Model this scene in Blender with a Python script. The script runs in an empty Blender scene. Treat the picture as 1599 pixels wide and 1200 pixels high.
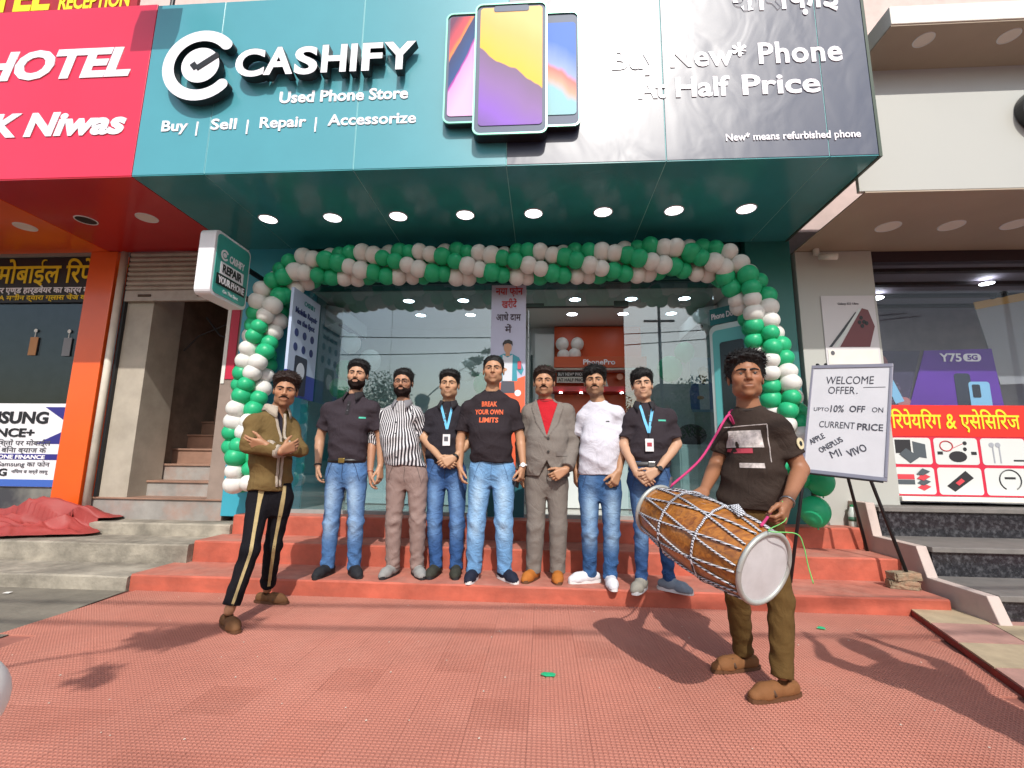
import bpy, bmesh, math, random
import numpy as np
from mathutils import Vector, Matrix
from mathutils.bvhtree import BVHTree
random.seed(7)
S = bpy.context.scene
C = S.collection
R = math.radians

# ------------------------------------------------------------------ camera
cam_d = bpy.data.cameras.new('camera')
cam = bpy.data.objects.new('camera', cam_d); C.objects.link(cam); S.camera = cam
cam_d.sensor_width = 36.0; cam_d.sensor_fit = 'HORIZONTAL'
cam_d.lens = 732.0 / 1599.0 * 36.0
cam_d.clip_start = 0.05; cam_d.clip_end = 600
up_c = Vector((60, -4470, 732)).normalized()
fw_c = Vector((48, 120, 732)); fw_c = (fw_c - up_c * fw_c.dot(up_c)).normalized()
rt_c = fw_c.cross(up_c)
# rows are the place's axes seen from the camera (x right, y down, z ahead)
rot = Matrix(((rt_c.x, -rt_c.y, -rt_c.z), (fw_c.x, -fw_c.y, -fw_c.z), (up_c.x, -up_c.y, -up_c.z)))
cam.matrix_world = Matrix.Translation((0, 0, 1.08)) @ rot.to_4x4()

# ------------------------------------------------------------------ sky and sun
SUN_EL, SUN_AZ = 43.5, 9.0            # high behind the camera, a little to its right
w = bpy.data.worlds.new('World'); S.world = w; w.use_nodes = True
nt = w.node_tree; nt.nodes.clear()
sky = nt.nodes.new('ShaderNodeTexSky'); sky.sky_type = 'NISHITA'; sky.sun_disc = False
sky.sun_elevation = R(SUN_EL); sky.sun_rotation = R(180 - SUN_AZ)
sky.air_density = 1.3; sky.dust_density = 2.2; sky.ozone_density = 1.0
bg = nt.nodes.new('ShaderNodeBackground'); bg.inputs['Strength'].default_value = 0.15
wo = nt.nodes.new('ShaderNodeOutputWorld')
nt.links.new(sky.outputs[0], bg.inputs[0]); nt.links.new(bg.outputs[0], wo.inputs[0])
sd = bpy.data.lights.new('sun', 'SUN'); sd.energy = 3.3; sd.angle = R(0.55); sd.color = (1.0, 0.955, 0.89)
sun = bpy.data.objects.new('sun', sd); C.objects.link(sun)
sdir = Vector((math.sin(R(SUN_AZ)) * math.cos(R(SUN_EL)), -math.cos(R(SUN_AZ)) * math.cos(R(SUN_EL)), math.sin(R(SUN_EL))))
sun.rotation_euler = sdir.to_track_quat('Z', 'Y').to_euler(); sun.location = sdir * 30
vs = S.view_settings; vs.view_transform = 'Standard'; vs.look = 'None'; vs.gamma = 1.0
vs.use_curve_mapping = False; vs.exposure = 0.30
S.render.engine = 'CYCLES'
S.cycles.max_bounces = 8; S.cycles.diffuse_bounces = 4; S.cycles.glossy_bounces = 4
S.cycles.transparent_max_bounces = 12; S.cycles.transmission_bounces = 4
S.cycles.use_denoising = True
S.cycles.sample_clamp_indirect = 6.0

# ------------------------------------------------------------------ materials
def lin(c):
    if isinstance(c, str):
        c = c.lstrip('#'); c = [int(c[i:i+2], 16) / 255 for i in (0, 2, 4)]
        return tuple(((v + .055) / 1.055) ** 2.4 if v > .04045 else v / 12.92 for v in c)
    return tuple(c)
MATS = {}
def mat(name, col, rough=.6, metal=0.0, var=.0, vscale=6.0, bump=0.0, bscale=40.0, spec=.5, coat=0.0, col2=None,
        cscale=None, emit=None, estr=0.0, attr=None, aniso=None, detail=4.0, dirt=0.0, dirtcol='#5a5046', dscale=2.0, wrinkle=0.0, wscale=(20, 20, 11), world=False):
    """one procedural surface: base colour, mottled variation, optional second colour in blotches, fine relief"""
    if name in MATS: return MATS[name]
    m = bpy.data.materials.new(name); m.use_nodes = True; MATS[name] = m
    n = m.node_tree.nodes; L = m.node_tree.links
    b = n['Principled BSDF']
    c = lin(col)
    b.inputs['Base Color'].default_value = (*c, 1)
    b.inputs['Roughness'].default_value = rough; b.inputs['Metallic'].default_value = metal
    b.inputs['Specular IOR Level'].default_value = spec
    b.inputs['Coat Weight'].default_value = coat; b.inputs['Coat Roughness'].default_value = .12
    tc = n.new('ShaderNodeTexCoord')
    src = n.new('ShaderNodeNewGeometry').outputs['Position'] if world else tc.outputs['Object']
    def mapped(sc):
        mp = n.new('ShaderNodeMapping'); L.new(src, mp.inputs[0])
        mp.inputs['Scale'].default_value = sc if isinstance(sc, (tuple, list)) else (sc, sc, sc)
        return mp.outputs[0]
    out = None
    if attr:
        a = n.new('ShaderNodeAttribute'); a.attribute_name = attr; out = a.outputs['Color']
    if var or col2:
        t = n.new('ShaderNodeTexNoise'); t.inputs['Scale'].default_value = 1.0; t.inputs['Detail'].default_value = detail
        t.inputs['Roughness'].default_value = .62
        L.new(mapped(aniso if aniso else vscale), t.inputs['Vector'])
        mx = n.new('ShaderNodeMix'); mx.data_type = 'RGBA'
        rp = n.new('ShaderNodeMapRange'); rp.inputs[1].default_value = .33; rp.inputs[2].default_value = .67
        L.new(t.outputs[0], rp.inputs[0]); L.new(rp.outputs[0], mx.inputs[0])
        if out is not None:
            mx.blend_type = 'MULTIPLY'
            sub = n.new('ShaderNodeMapRange'); sub.inputs[3].default_value = 1 - var; sub.inputs[4].default_value = 1 + var * .3
            L.new(t.outputs[0], sub.inputs[0]); mx.inputs[0].default_value = 1.0
            for l in list(mx.inputs[0].links): L.remove(l)
            L.new(out, mx.inputs[6]); L.new(sub.outputs[0], mx.inputs[7])
        else:
            hi = lin(col2) if col2 else tuple(min(1, v * (1 + var)) for v in c)
            lo = c if col2 else tuple(v * (1 - var) for v in c)
            mx.inputs[6].default_value = (*lo, 1); mx.inputs[7].default_value = (*hi, 1)
        out = mx.outputs[2]
    if dirt:
        t2 = n.new('ShaderNodeTexNoise'); t2.inputs['Scale'].default_value = 1.0; t2.inputs['Detail'].default_value = 8
        t2.inputs['Roughness'].default_value = .7
        L.new(mapped(dscale), t2.inputs['Vector'])
        r2 = n.new('ShaderNodeMapRange'); r2.inputs[1].default_value = .48; r2.inputs[2].default_value = .75
        r2.inputs[4].default_value = dirt; L.new(t2.outputs[0], r2.inputs[0])
        m2 = n.new('ShaderNodeMix'); m2.data_type = 'RGBA'; L.new(r2.outputs[0], m2.inputs[0])
        if out is not None: L.new(out, m2.inputs[6])
        else: m2.inputs[6].default_value = (*c, 1)
        m2.inputs[7].default_value = (*lin(dirtcol), 1); out = m2.outputs[2]
    if out is not None: L.new(out, b.inputs['Base Color'])
    if bump:
        t3 = n.new('ShaderNodeTexNoise'); t3.inputs['Scale'].default_value = 1.0; t3.inputs['Detail'].default_value = 3
        L.new(mapped(bscale), t3.inputs['Vector'])
        bp = n.new('ShaderNodeBump'); bp.inputs['Strength'].default_value = bump; bp.inputs['Distance'].default_value = .01
        L.new(t3.outputs[0], bp.inputs['Height']); L.new(bp.outputs[0], b.inputs['Normal'])
    if wrinkle:                       # soft creases
        t4 = n.new('ShaderNodeTexNoise'); t4.inputs['Scale'].default_value = 1.0; t4.inputs['Detail'].default_value = 3.5; t4.inputs['Distortion'].default_value = 1.6
        L.new(mapped(wscale), t4.inputs['Vector'])
        ab = n.new('ShaderNodeMath'); ab.operation = 'SUBTRACT'; ab.inputs[1].default_value = .5; L.new(t4.outputs[0], ab.inputs[0])
        a2 = n.new('ShaderNodeMath'); a2.operation = 'ABSOLUTE'; L.new(ab.outputs[0], a2.inputs[0])
        b4 = n.new('ShaderNodeBump'); b4.inputs['Strength'].default_value = wrinkle; b4.inputs['Distance'].default_value = .05
        L.new(a2.outputs[0], b4.inputs['Height'])
        if bump: L.new(bp.outputs[0], b4.inputs['Normal'])
        L.new(b4.outputs[0], b.inputs['Normal'])
    if emit:
        b.inputs['Emission Color'].default_value = (*lin(emit), 1); b.inputs['Emission Strength'].default_value = estr
    return m

def glass_mat(name, tint=(.86, .93, .95), refl=1.0, rough=0.0):
    if name in MATS: return MATS[name]
    m = bpy.data.materials.new(name); m.use_nodes = True; MATS[name] = m
    n = m.node_tree.nodes; L = m.node_tree.links; n.clear()
    o = n.new('ShaderNodeOutputMaterial'); tr = n.new('ShaderNodeBsdfTransparent'); gl = n.new('ShaderNodeBsdfGlossy')
    tr.inputs[0].default_value = (*tint, 1); gl.inputs['Roughness'].default_value = rough
    lw = n.new('ShaderNodeLayerWeight'); lw.inputs[0].default_value = .5      # same from either side of the pane
    pw = n.new('ShaderNodeMath'); pw.operation = 'POWER'; pw.inputs[1].default_value = 5.0; L.new(lw.outputs['Facing'], pw.inputs[0])
    sc_ = n.new('ShaderNodeMath'); sc_.operation = 'MULTIPLY_ADD'; sc_.inputs[1].default_value = .8; sc_.inputs[2].default_value = .043 * refl; sc_.use_clamp = True
    L.new(pw.outputs[0], sc_.inputs[0]); ml = sc_; fr = pw
    mx = n.new('ShaderNodeMixShader')
    L.new(ml.outputs[0], mx.inputs[0])
    L.new(tr.outputs[0], mx.inputs[1]); L.new(gl.outputs[0], mx.inputs[2]); L.new(mx.outputs[0], o.inputs[0])
    return m

# ------------------------------------------------------------------ mesh helpers
class MB:
    """collects shapes for ONE mesh object"""
    def __init__(s): s.v = []; s.f = []
    def add(s, vs_, fs):
        o = len(s.v); s.v += [tuple(p) for p in vs_]; s.f += [tuple(i + o for i in f) for f in fs]; return s
    def box(s, x0, x1, y0, y1, z0, z1):
        return s.add([(x0,y0,z0),(x1,y0,z0),(x1,y1,z0),(x0,y1,z0),(x0,y0,z1),(x1,y0,z1),(x1,y1,z1),(x0,y1,z1)],
                     [(0,3,2,1),(4,5,6,7),(0,1,5,4),(1,2,6,5),(2,3,7,6),(3,0,4,7)])
    def hexa(s, p):           # 8 corners: bottom four then top four, counter-clockwise from above
        return s.add(p, [(0,3,2,1),(4,5,6,7),(0,1,5,4),(1,2,6,5),(2,3,7,6),(3,0,4,7)])
    def prism(s, poly, y0, y1):   # poly of (x,z), extruded along y
        n = len(poly)
        vs_ = [(x, y0, z) for x, z in poly] + [(x, y1, z) for x, z in poly]
        return s.add(vs_, [tuple(range(n)), tuple(range(2*n-1, n-1, -1))] + [(i, i+n, (i+1) % n + n, (i+1) % n) for i in range(n)])
    def prism_x(s, poly, x0, x1):  # poly of (y,z), extruded along x
        n = len(poly)
        vs_ = [(x0, y, z) for y, z in poly] + [(x1, y, z) for y, z in poly]
        return s.add(vs_, [tuple(range(n))[::-1], tuple(range(n, 2*n))] + [(i, (i+1) % n, (i+1) % n + n, i+n) for i in range(n)])
    def tube(s, pts, r, n=8, caps=True):
        pts = [Vector(p) for p in pts]; rings = []
        rr = r if isinstance(r, (list, tuple)) else [r] * len(pts)
        prev = None
        for i, p in enumerate(pts):
            d = (pts[min(i+1, len(pts)-1)] - pts[max(i-1, 0)])
            d = d.normalized() if d.length > 1e-9 else Vector((0, 0, 1))
            if prev is None:
                a = d.cross(Vector((0, 0, 1)) if abs(d.z) < .9 else Vector((1, 0, 0))).normalized()
            else:
                a = (prev - d * prev.dot(d)).normalized()
            prev = a; b = d.cross(a)
            rings.append([p + (a * math.cos(2*math.pi*k/n) + b * math.sin(2*math.pi*k/n)) * rr[i] for k in range(n)])
        o = len(s.v)
        for q in rings: s.v += [tuple(x) for x in q]
        for i in range(len(pts) - 1):
            for k in range(n):
                s.f.append((o+i*n+k, o+i*n+(k+1) % n, o+(i+1)*n+(k+1) % n, o+(i+1)*n+k))
        if caps:
            s.f.append(tuple(o + k for k in range(n))[::-1]); s.f.append(tuple(o + (len(pts)-1)*n + k for k in range(n)))
        return s
    def disc(s, c, r, normal, n=24, h=0.0):
        nrm = Vector(normal).normalized()
        return s.tube([Vector(c), Vector(c) + nrm * (h or .002)], r, n)
    def build(s, name, m, parent=None, smooth=False, bevel=0.0, seg=2, at=(0, 0, 0)):
        me = bpy.data.meshes.new(name); me.from_pydata(s.v, [], s.f); me.update()
        if bevel:
            bm = bmesh.new(); bm.from_mesh(me)
            bmesh.ops.recalc_face_normals(bm, faces=bm.faces)
            bmesh.ops.bevel(bm, geom=[e for e in bm.edges if e.is_manifold and e.calc_face_angle(0) > .5], offset=bevel, segments=seg, affect='EDGES', profile=.5, clamp_overlap=True)
            bm.to_mesh(me); bm.free()
        else:
            bm = bmesh.new(); bm.from_mesh(me); bmesh.ops.recalc_face_normals(bm, faces=bm.faces); bm.to_mesh(me); bm.free()
        return put(name, me, m, parent, smooth, at)

def put(name, me, m, parent=None, smooth=False, at=(0, 0, 0)):
    if isinstance(m, (list, tuple)):
        for q in m: me.materials.append(q)
    elif m is not None and not me.materials: me.materials.append(m)
    if smooth: me.polygons.foreach_set('use_smooth', [True] * len(me.polygons))
    o = bpy.data.objects.new(name, me); C.objects.link(o)
    o.location = at
    if parent is not None: adopt(o, parent)
    return o

BASE = {}
def adopt(o, parent):
    """parent a mesh whose coordinates are in place axes"""
    o.parent = parent
    o.matrix_parent_inverse = Matrix.Translation(-BASE.get(parent.name, Vector((0, 0, 0))))
    BASE[o.name] = BASE.get(parent.name, Vector((0, 0, 0))) * 0 + Vector(o.location)
def thing(name, label, cat, loc=(0, 0, 0), group=None):
    o = bpy.data.objects.new(name, None); C.objects.link(o); o.location = loc
    o.empty_display_size = .1
    BASE[o.name] = Vector(loc)
    return tag(o, label, cat, group)
def tag(o, label, cat, group=None):
    o['label'] = label; o['category'] = cat
    if group: o['group'] = group
    return o
def struct(o): o['kind'] = 'structure'; return o

# lettering with the built-in typeface, turned into geometry
def text_mesh(body, bold=0.0, shear=0.0, extrude=0.0, spacing=1.0, res=3):
    cu = bpy.data.curves.new('lettering', 'FONT'); cu.body = body; cu.size = 1.0
    cu.offset = bold; cu.shear = shear; cu.extrude = extrude; cu.space_character = spacing
    cu.resolution_u = res; cu.fill_mode = 'BOTH'
    ob = bpy.data.objects.new('lettering', cu); C.objects.link(ob)
    me = bpy.data.meshes.new_from_object(ob.evaluated_get(bpy.context.evaluated_depsgraph_get()))
    bpy.data.objects.remove(ob); bpy.data.curves.remove(cu)
    n = len(me.vertices); a = np.empty(n * 3); me.vertices.foreach_get('co', a)
    return me, a.reshape(-1, 3)
CAP = None
def lettering(name, body, org, ux, uz, x0, x1, zb, cap, m, parent=None, depth=.004, bold=0.0, shear=0.0, total=False, spacing=1.0, res=3, label=None):
    """text fitted between x0..x1 with its baseline at zb and capitals cap high, on the plane org + x*ux + z*uz"""
    global CAP
    if CAP is None: CAP = float(text_mesh('H')[1][:, 1].max())
    me, a = text_mesh(body, bold, shear, .5, spacing, res)
    lo, hi = a.min(0), a.max(0)
    sx = (x1 - x0) / (hi[0] - lo[0])
    if total: sz = cap / (hi[1] - lo[1]); z = zb + (a[:, 1] - lo[1]) * sz
    else: z = zb + a[:, 1] * cap / CAP
    x = x0 + (a[:, 0] - lo[0]) * sx
    ux = np.array(ux, float); uz = np.array(uz, float); nn = np.cross(ux, uz)
    P = np.array(org, float) + x[:, None] * ux + z[:, None] * uz + ((a[:, 2] + .5) * depth)[:, None] * nn
    if bold:                      # neighbouring strokes overlap: keep their faces off one plane
        par = list(range(len(P)))
        def fd(i):
            while par[i] != i: par[i] = par[par[i]]; i = par[i]
            return i
        for e in me.edges:
            p, q = fd(e.vertices[0]), fd(e.vertices[1])
            if p != q: par[p] = q
        ids = {}
        lift = np.array([(ids.setdefault(fd(i), len(ids)) % 4) * .0006 for i in range(len(P))])
        P += lift[:, None] * nn
    me.vertices.foreach_set('co', P.ravel()); me.update()
    me.materials.clear()
    o = put(name, me, m, parent)
    if not total and cap < .066: o['kind'] = 'stuff'      # fine print: too small to pick apart
    if label: o['label'] = label
    return o
FX, FZ = (1, 0, 0), (0, 0, 1)       # a wall facing the street: normal is -y
def rrect(x0, x1, z0, z1, r, n=5):
    pts = []
    for cx, cz, a0 in ((x1-r, z1-r, 0), (x0+r, z1-r, 90), (x0+r, z0+r, 180), (x1-r, z0+r, 270)):
        for k in range(n + 1):
            a = R(a0 + 90 * k / n); pts.append((cx + r * math.cos(a), cz + r * math.sin(a)))
    return pts
def ellipse(cx, cz, a, b, n=20): return [(cx + a * math.cos(2*math.pi*k/n), cz + b * math.sin(2*math.pi*k/n)) for k in range(n)]
# ================================================================== THE SETTING
# ---- materials of the place
M_pave = mat('red chequered paving', '#a96d5d', .84, var=.10, vscale=1.1, bump=.2, bscale=60, dirt=.45, dirtcol='#b58474', dscale=.9, world=True)
M_pave2 = mat('red chequered paving, stained', '#a46858', .84, var=.12, vscale=1.3, bump=.2, bscale=60, dirt=.45, dirtcol='#ad7b6c', dscale=.9, world=True)
M_groove = mat('paving joints', '#955d50', .9, var=.25, vscale=4)
M_step = mat('red oxide step paint', '#ae5642', .66, var=.22, vscale=4, bump=.5, bscale=14, dirt=.65, dirtcol='#8f4f40', dscale=(1.6, 3, 6), world=True)
M_tread = mat('dusty red tread paint', '#aa6757', .8, var=.22, vscale=5, bump=.4, bscale=18, dirt=.65, dirtcol='#b58a7b', dscale=2.6, world=True)
M_conc = mat('stained concrete', '#8f887b', .92, var=.35, vscale=3.5, bump=.8, bscale=22, dirt=.85, dirtcol='#524c42', dscale=(1.6, 3, 5))
M_concd = mat('dirty concrete apron', '#746e62', .92, var=.25, vscale=2, bump=.5, bscale=25, dirt=.6, dirtcol='#4f4b40', dscale=1.6)
M_asph = mat('asphalt', '#4a4845', .9, var=.2, vscale=2, bump=.4, bscale=60)
M_teal = mat('teal aluminium cladding', '#4c95a2', .32, var=.03, vscale=2, coat=.25, bump=.03, bscale=3)
M_tealw = mat('teal pillar cladding', '#3a9bb0', .4, var=.04, vscale=2, coat=.2)
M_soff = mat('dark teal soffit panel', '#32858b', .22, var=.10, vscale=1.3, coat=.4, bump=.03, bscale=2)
M_seam = mat('pale panel joint', '#8fcfd0', .6)
M_red = mat('red fascia sheet', '#d32a48', .35, var=.05, vscale=1.5, coat=.15, bump=.03, bscale=3)
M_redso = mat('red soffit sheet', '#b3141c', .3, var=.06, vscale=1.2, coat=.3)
M_orange = mat('orange cladding', '#e0591b', .3, var=.05, vscale=2, coat=.3)
M_white = mat('white paint', '#d9d7d0', .6, var=.05, vscale=4)
M_offw = mat('off-white wall tile', '#a79e90', .5, var=.15, vscale=2.5, dirt=.5, dirtcol='#8a8070', dscale=2)
M_greyw = mat('pale grey cladding', '#adaea9', .4, var=.03, vscale=1, coat=.1, dirt=.15, dirtcol='#9a9890', dscale=1)
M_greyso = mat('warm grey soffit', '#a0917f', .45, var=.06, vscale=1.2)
M_dark = mat('black frame', '#15161a', .45)
M_lett = mat('white acrylic letter', '#e9e7ee', .35)
M_lettd = mat('black letter side', '#0c0d12', .5)
M_granite = mat('black speckled granite', '#2b2c30', .3, col2='#17181c', vscale=20, bump=.05)
M_gran2 = mat('pale stone tread', '#6e6a67', .6, var=.15, vscale=8, dirt=.4, dirtcol='#6b665f', dscale=4)
M_inwall = mat('shop white wall', '#c9cfce', .6, var=.03)
M_inteal = mat('shop teal wall', '#1f6f74', .5, var=.04)
M_infloor = mat('shop floor tile', '#b7b5ae', .25, var=.06, vscale=2)
M_inceil = mat('shop ceiling', '#b9b9b4', .7)
M_inorange = mat('orange display laminate', '#d4521d', .4)
M_glass = glass_mat('shop glass', (.80, .90, .92), 3.3)
M_glassr = glass_mat('showroom glass', (.93, .95, .96), .45)
M_glassb = glass_mat('dark shop glass', (.62, .68, .70), 1.3)
M_lamp = mat('lit downlight diffuser', '#ffffff', .5, emit='#f2f6ff', estr=3.2)
M_lampin = mat('lit shop downlight', '#ffffff', .5, emit='#f4f7ff', estr=14.0)
M_lampoff = mat('unlit downlight', '#d8d2c8', .5)
M_rim = mat('lamp trim', '#d5d9da', .35)
M_tile = mat('grey stair tile', '#8f8b86', .5, var=.2, vscale=4, dirt=.55, dirtcol='#a2705a', dscale=3)
M_tile2 = mat('brown stair tile', '#8f6f5e', .5, var=.2, vscale=4, dirt=.4, dirtcol='#7d6a5d', dscale=3)
M_shut = mat('galvanised shutter', '#a79b90', .45, metal=.35, var=.12, vscale=5, dirt=.4, dirtcol='#7a6a5e', dscale=4)

# ---- ground
g = MB(); g.add([(-200, -200, -.125), (200, -200, -.125), (200, 120, -.125), (-200, 120, -.125)], [(0, 1, 2, 3)])
struct(g.build('ground', M_asph))
g = MB(); g.box(-9, 9, -3.2, 3.86, -.2, -.012)
pav = struct(g.build('paving', M_groove))
# chequered tiles: raised square studs on a quarter-metre tile
def tile_mesh(name, m, n=13, size=.25, gap=.0008):
    b = MB(); s0 = -size/2 + gap/2; e = size - gap
    b.add([(s0, s0, -.004), (s0+e, s0, -.004), (s0+e, s0+e, -.004), (s0, s0+e, -.004)], [(0, 1, 2, 3)])
    b.add([(s0, s0, -.012), (s0+e, s0, -.012), (s0+e, s0+e, -.012), (s0, s0+e, -.012),
           (s0, s0, -.004), (s0+e, s0, -.004), (s0+e, s0+e, -.004), (s0, s0+e, -.004)], [(0, 1, 5, 4), (1, 2, 6, 5), (2, 3, 7, 6), (3, 0, 4, 7)])
    p = e / n; a = p * .40; t = p * .30
    for i in range(n):
        for j in range(n):
            x, y = s0 + (i + .5) * p, s0 + (j + .5) * p
            b.add([(x-a, y-a, -.004), (x+a, y-a, -.004), (x+a, y+a, -.004), (x-a, y+a, -.004),
                   (x-t, y-t, -.001), (x+t, y-t, -.001), (x+t, y+t, -.001), (x-t, y+t, -.001)],
                  [(4, 5, 6, 7), (0, 1, 5, 4), (1, 2, 6, 5), (2, 3, 7, 6), (3, 0, 4, 7)])
    me = bpy.data.meshes.new(name); me.from_pydata(b.v, [], b.f); me.materials.append(m); return me
tm = [tile_mesh('paving_tile', M_pave), tile_mesh('paving_tile', M_pave2)]
T = .25; rnd = random.Random(3)
def red_edge(y):           # the painted paving stops at the old concrete on the left
    return -3.36 if y > 2.9 else -3.24
for j in range(9):
    y = 3.735 - T * j
    for i in range(-19, 10):
        x = .94 + T * (i + .5) - T
        if x - T/2 < red_edge(y) - .02: continue
        if x > 2.72 - (3.9 - y) * .33: continue
        if abs(x + .05 * y) > 1.35 * y + .15: continue
        o = bpy.data.objects.new('paving_tile', tm[rnd.random() < .12]); C.objects.link(o)
        o.parent = pav; o.location = (x, y, rnd.uniform(-.0006, .0004)); o.rotation_euler = (rnd.uniform(-.0015, .0015), rnd.uniform(-.0015, .0015), 0)
# old concrete apron on the left, dipping under the red paving
g = MB(); g.add([(-14, -3, -.005), (-3.27, -3, -.005), (-3.24, 2.9, -.0045), (-3.33, 3.4, -.004), (-3.37, 3.86, -.003), (-14, 3.86, -.003)], [(0, 1, 2, 3, 4, 5)])
struct(g.build('concrete_apron', M_concd))

# ---- red oxide steps
st = thing('front_steps', 'three red painted concrete steps in front of the teal shop', 'steps', (-.3, 3.84, 0))
def worn_step(name, x0, x1, xr0, y0, y1, z0, z1, mats, parent, seed):
    """a cast step whose nosing wanders a little"""
    r_ = random.Random(seed); n = 40; b = MB()
    xs = [x0 + (x1 - x0) * i / n for i in range(n + 1)]
    jy = [r_.uniform(-.006, .006) for _ in xs]; jz = [r_.uniform(-.004, .004) for _ in xs]
    jy = [(jy[max(i-1, 0)] + jy[i] + jy[min(i+1, n)]) / 3 for i in range(n + 1)]
    V = []
    for i, x in enumerate(xs):
        ch = .012
        V += [(x, y0 + jy[i], z0), (x, y0 + jy[i] + .002, z1 - ch), (x, y0 + jy[i] + ch, z1 + jz[i]), (x, y1, z1 + jz[i] * .3), (x, y1, z0)]
    F = []
    for i in range(n):
        for k in range(4):
            F.append((i*5+k, (i+1)*5+k, (i+1)*5+k+1, i*5+k+1))
    F += [(0, 1, 2, 3, 4), tuple(n*5+k for k in (4, 3, 2, 1, 0))]
    me = bpy.data.meshes.new(name); me.from_pydata(V, [], F)
    for i, p in enumerate(me.polygons): p.material_index = 1 if (i < n*4 and i % 4 == 2) else 0
    bm = bmesh.new(); bm.from_mesh(me); bmesh.ops.recalc_face_normals(bm, faces=bm.faces); bm.to_mesh(me); bm.free()
    return put(name, me, mats, parent, True) if False else put(name, me, mats, parent)
worn_step('step', -3.37, 2.98, 0, 3.84, 4.40, -.1, .118, [M_step, M_tread], st, 1)
worn_step('step', -3.25, 3.03, 0, 4.36, 4.84, -.1, .302, [M_step, M_tread], st, 2)
worn_step('step', -3.18, 3.02, 0, 4.80, 5.12, -.1, .492, [M_step, M_tread], st, 3)
# ---- concrete steps on the left
lc = thing('concrete_steps', 'stained grey concrete steps left of the red steps', 'steps', (-4.5, 3.8, 0))
worn_step('step', -9.0, -3.375, 0, 3.81, 4.34, -.1, .106, [M_conc, M_conc], lc, 4)
worn_step('step', -9.0, -3.255, 0, 4.29, 4.80, -.1, .275, [M_conc, M_conc], lc, 5)
worn_step('step', -9.0, -3.185, 0, 4.76, 5.06, -.1, .395, [M_conc, M_conc], lc, 6)

# ================================================================== TEAL PHONE SHOP
FY = 3.55
shop = thing('phone_shop', 'teal phone shop with glass front between white pillar and stair', 'shop', (-.3, 5.0, .49))
b = MB(); b.box(-3.47, -2.85, 5.0, 5.5, .45, 3.6); b.build('pillar', M_tealw, shop, bevel=.006)
b = MB(); b.box(2.22, 2.70, 5.02, 5.5, .45, 3.6); b.build('pillar', mat('green-teal pillar cladding', '#1f6a66', .4), shop, bevel=.006)
b = MB(); b.box(-2.85, 2.22, 5.14, 5.34, 3.10, 3.60); b.build('shutter_box', mat('dark shutter box', '#1e4f52', .4, var=.1), shop)
for k in range(7):
    b = MB(); b.box(-2.84, 2.21, 5.115, 5.139, 3.12 + k*.055, 3.162 + k*.055); b.build('shutter_slat', mat('teal shutter slat', '#2b6f70', .35, metal=.3), shop, bevel=.006)
# interior shell
b = MB(); b.box(-3.4, 2.7, 5.121, 8.0, .30, .489); b.build('floor', M_infloor, shop)
b = MB(); b.box(-2.85, 2.22, 5.06, 5.13, .489, .53); b.build('sill', mat('grey stone sill', '#8f8f8c', .4, var=.15, vscale=6), shop)
b = MB(); b.box(-2.84, 2.21, 5.36, 7.2, 3.10, 3.16); b.build('ceiling', M_inceil, shop)
b = MB(); b.box(-2.95, -2.84, 5.50, 7.2, .49, 3.2); b.build('side_wall', M_inteal, shop)
b = MB(); b.box(2.21, 2.32, 5.50, 7.2, .49, 3.2); b.build('side_wall', mat('shop grey-green wall', '#8d9c99', .55), shop)
b = MB(); b.box(-2.95, 2.32, 7.0, 7.12, .49, 3.2); b.build('back_wall', M_inwall, shop)
# roof slab over everything behind the signs
b = MB(); b.box(-3.62, 2.65, 3.70, 8.2, 3.72, 3.9); b.build('canopy_slab', M_conc, shop)
b = MB(); b.box(-9.0, 9.0, 5.6, 8.2, 3.9, 9.0); b.build('upper_wall', mat('upper facade plaster', '#c9b4ae', .8, var=.08), shop)
# glass panes
gl = []
for (x0, x1, z0, z1) in ((-2.85, -1.752, .53, 3.10), (-1.748, -.56, .53, 3.10), (.905, 1.90, .53, 3.10), (-.19, .90, 2.83, 3.10)):
    b = MB(); b.box(x0, x1, 5.16, 5.172, z0, z1); gl.append(b.build('glass_pane', M_glass, shop))
b = MB(); b.box(-.555, -.20, 5.16, 5.172, .53, 3.10); b.build('glass_pane', M_glass, shop)
# open glass door swung into the shop
b = MB(); b.box(-.172, -.160, 5.2, 6.2, .52, 2.81); dr = b.build('glass_door', M_glass, shop)
b = MB(); b.box(-.205, .01, 5.145, 5.19, 2.815, 2.86); b.build('patch_fitting', mat('dull steel fitting', '#2c3a38', .35, metal=.6), shop)
b = MB(); b.box(.80, .96, 5.145, 5.19, 2.81, 2.88); b.build('patch_fitting', MATS['dull steel fitting'], shop)
b = MB(); b.tube([(-.13, 5.35, 1.2), (-.13, 5.35, 2.3)], .015); b.build('door_handle', MATS['dull steel fitting'], dr)
b = MB(); b.box(-.2, .9, 5.155, 5.178, 2.812, 2.829); b.build('door_head_rail', M_dark, shop)

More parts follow.
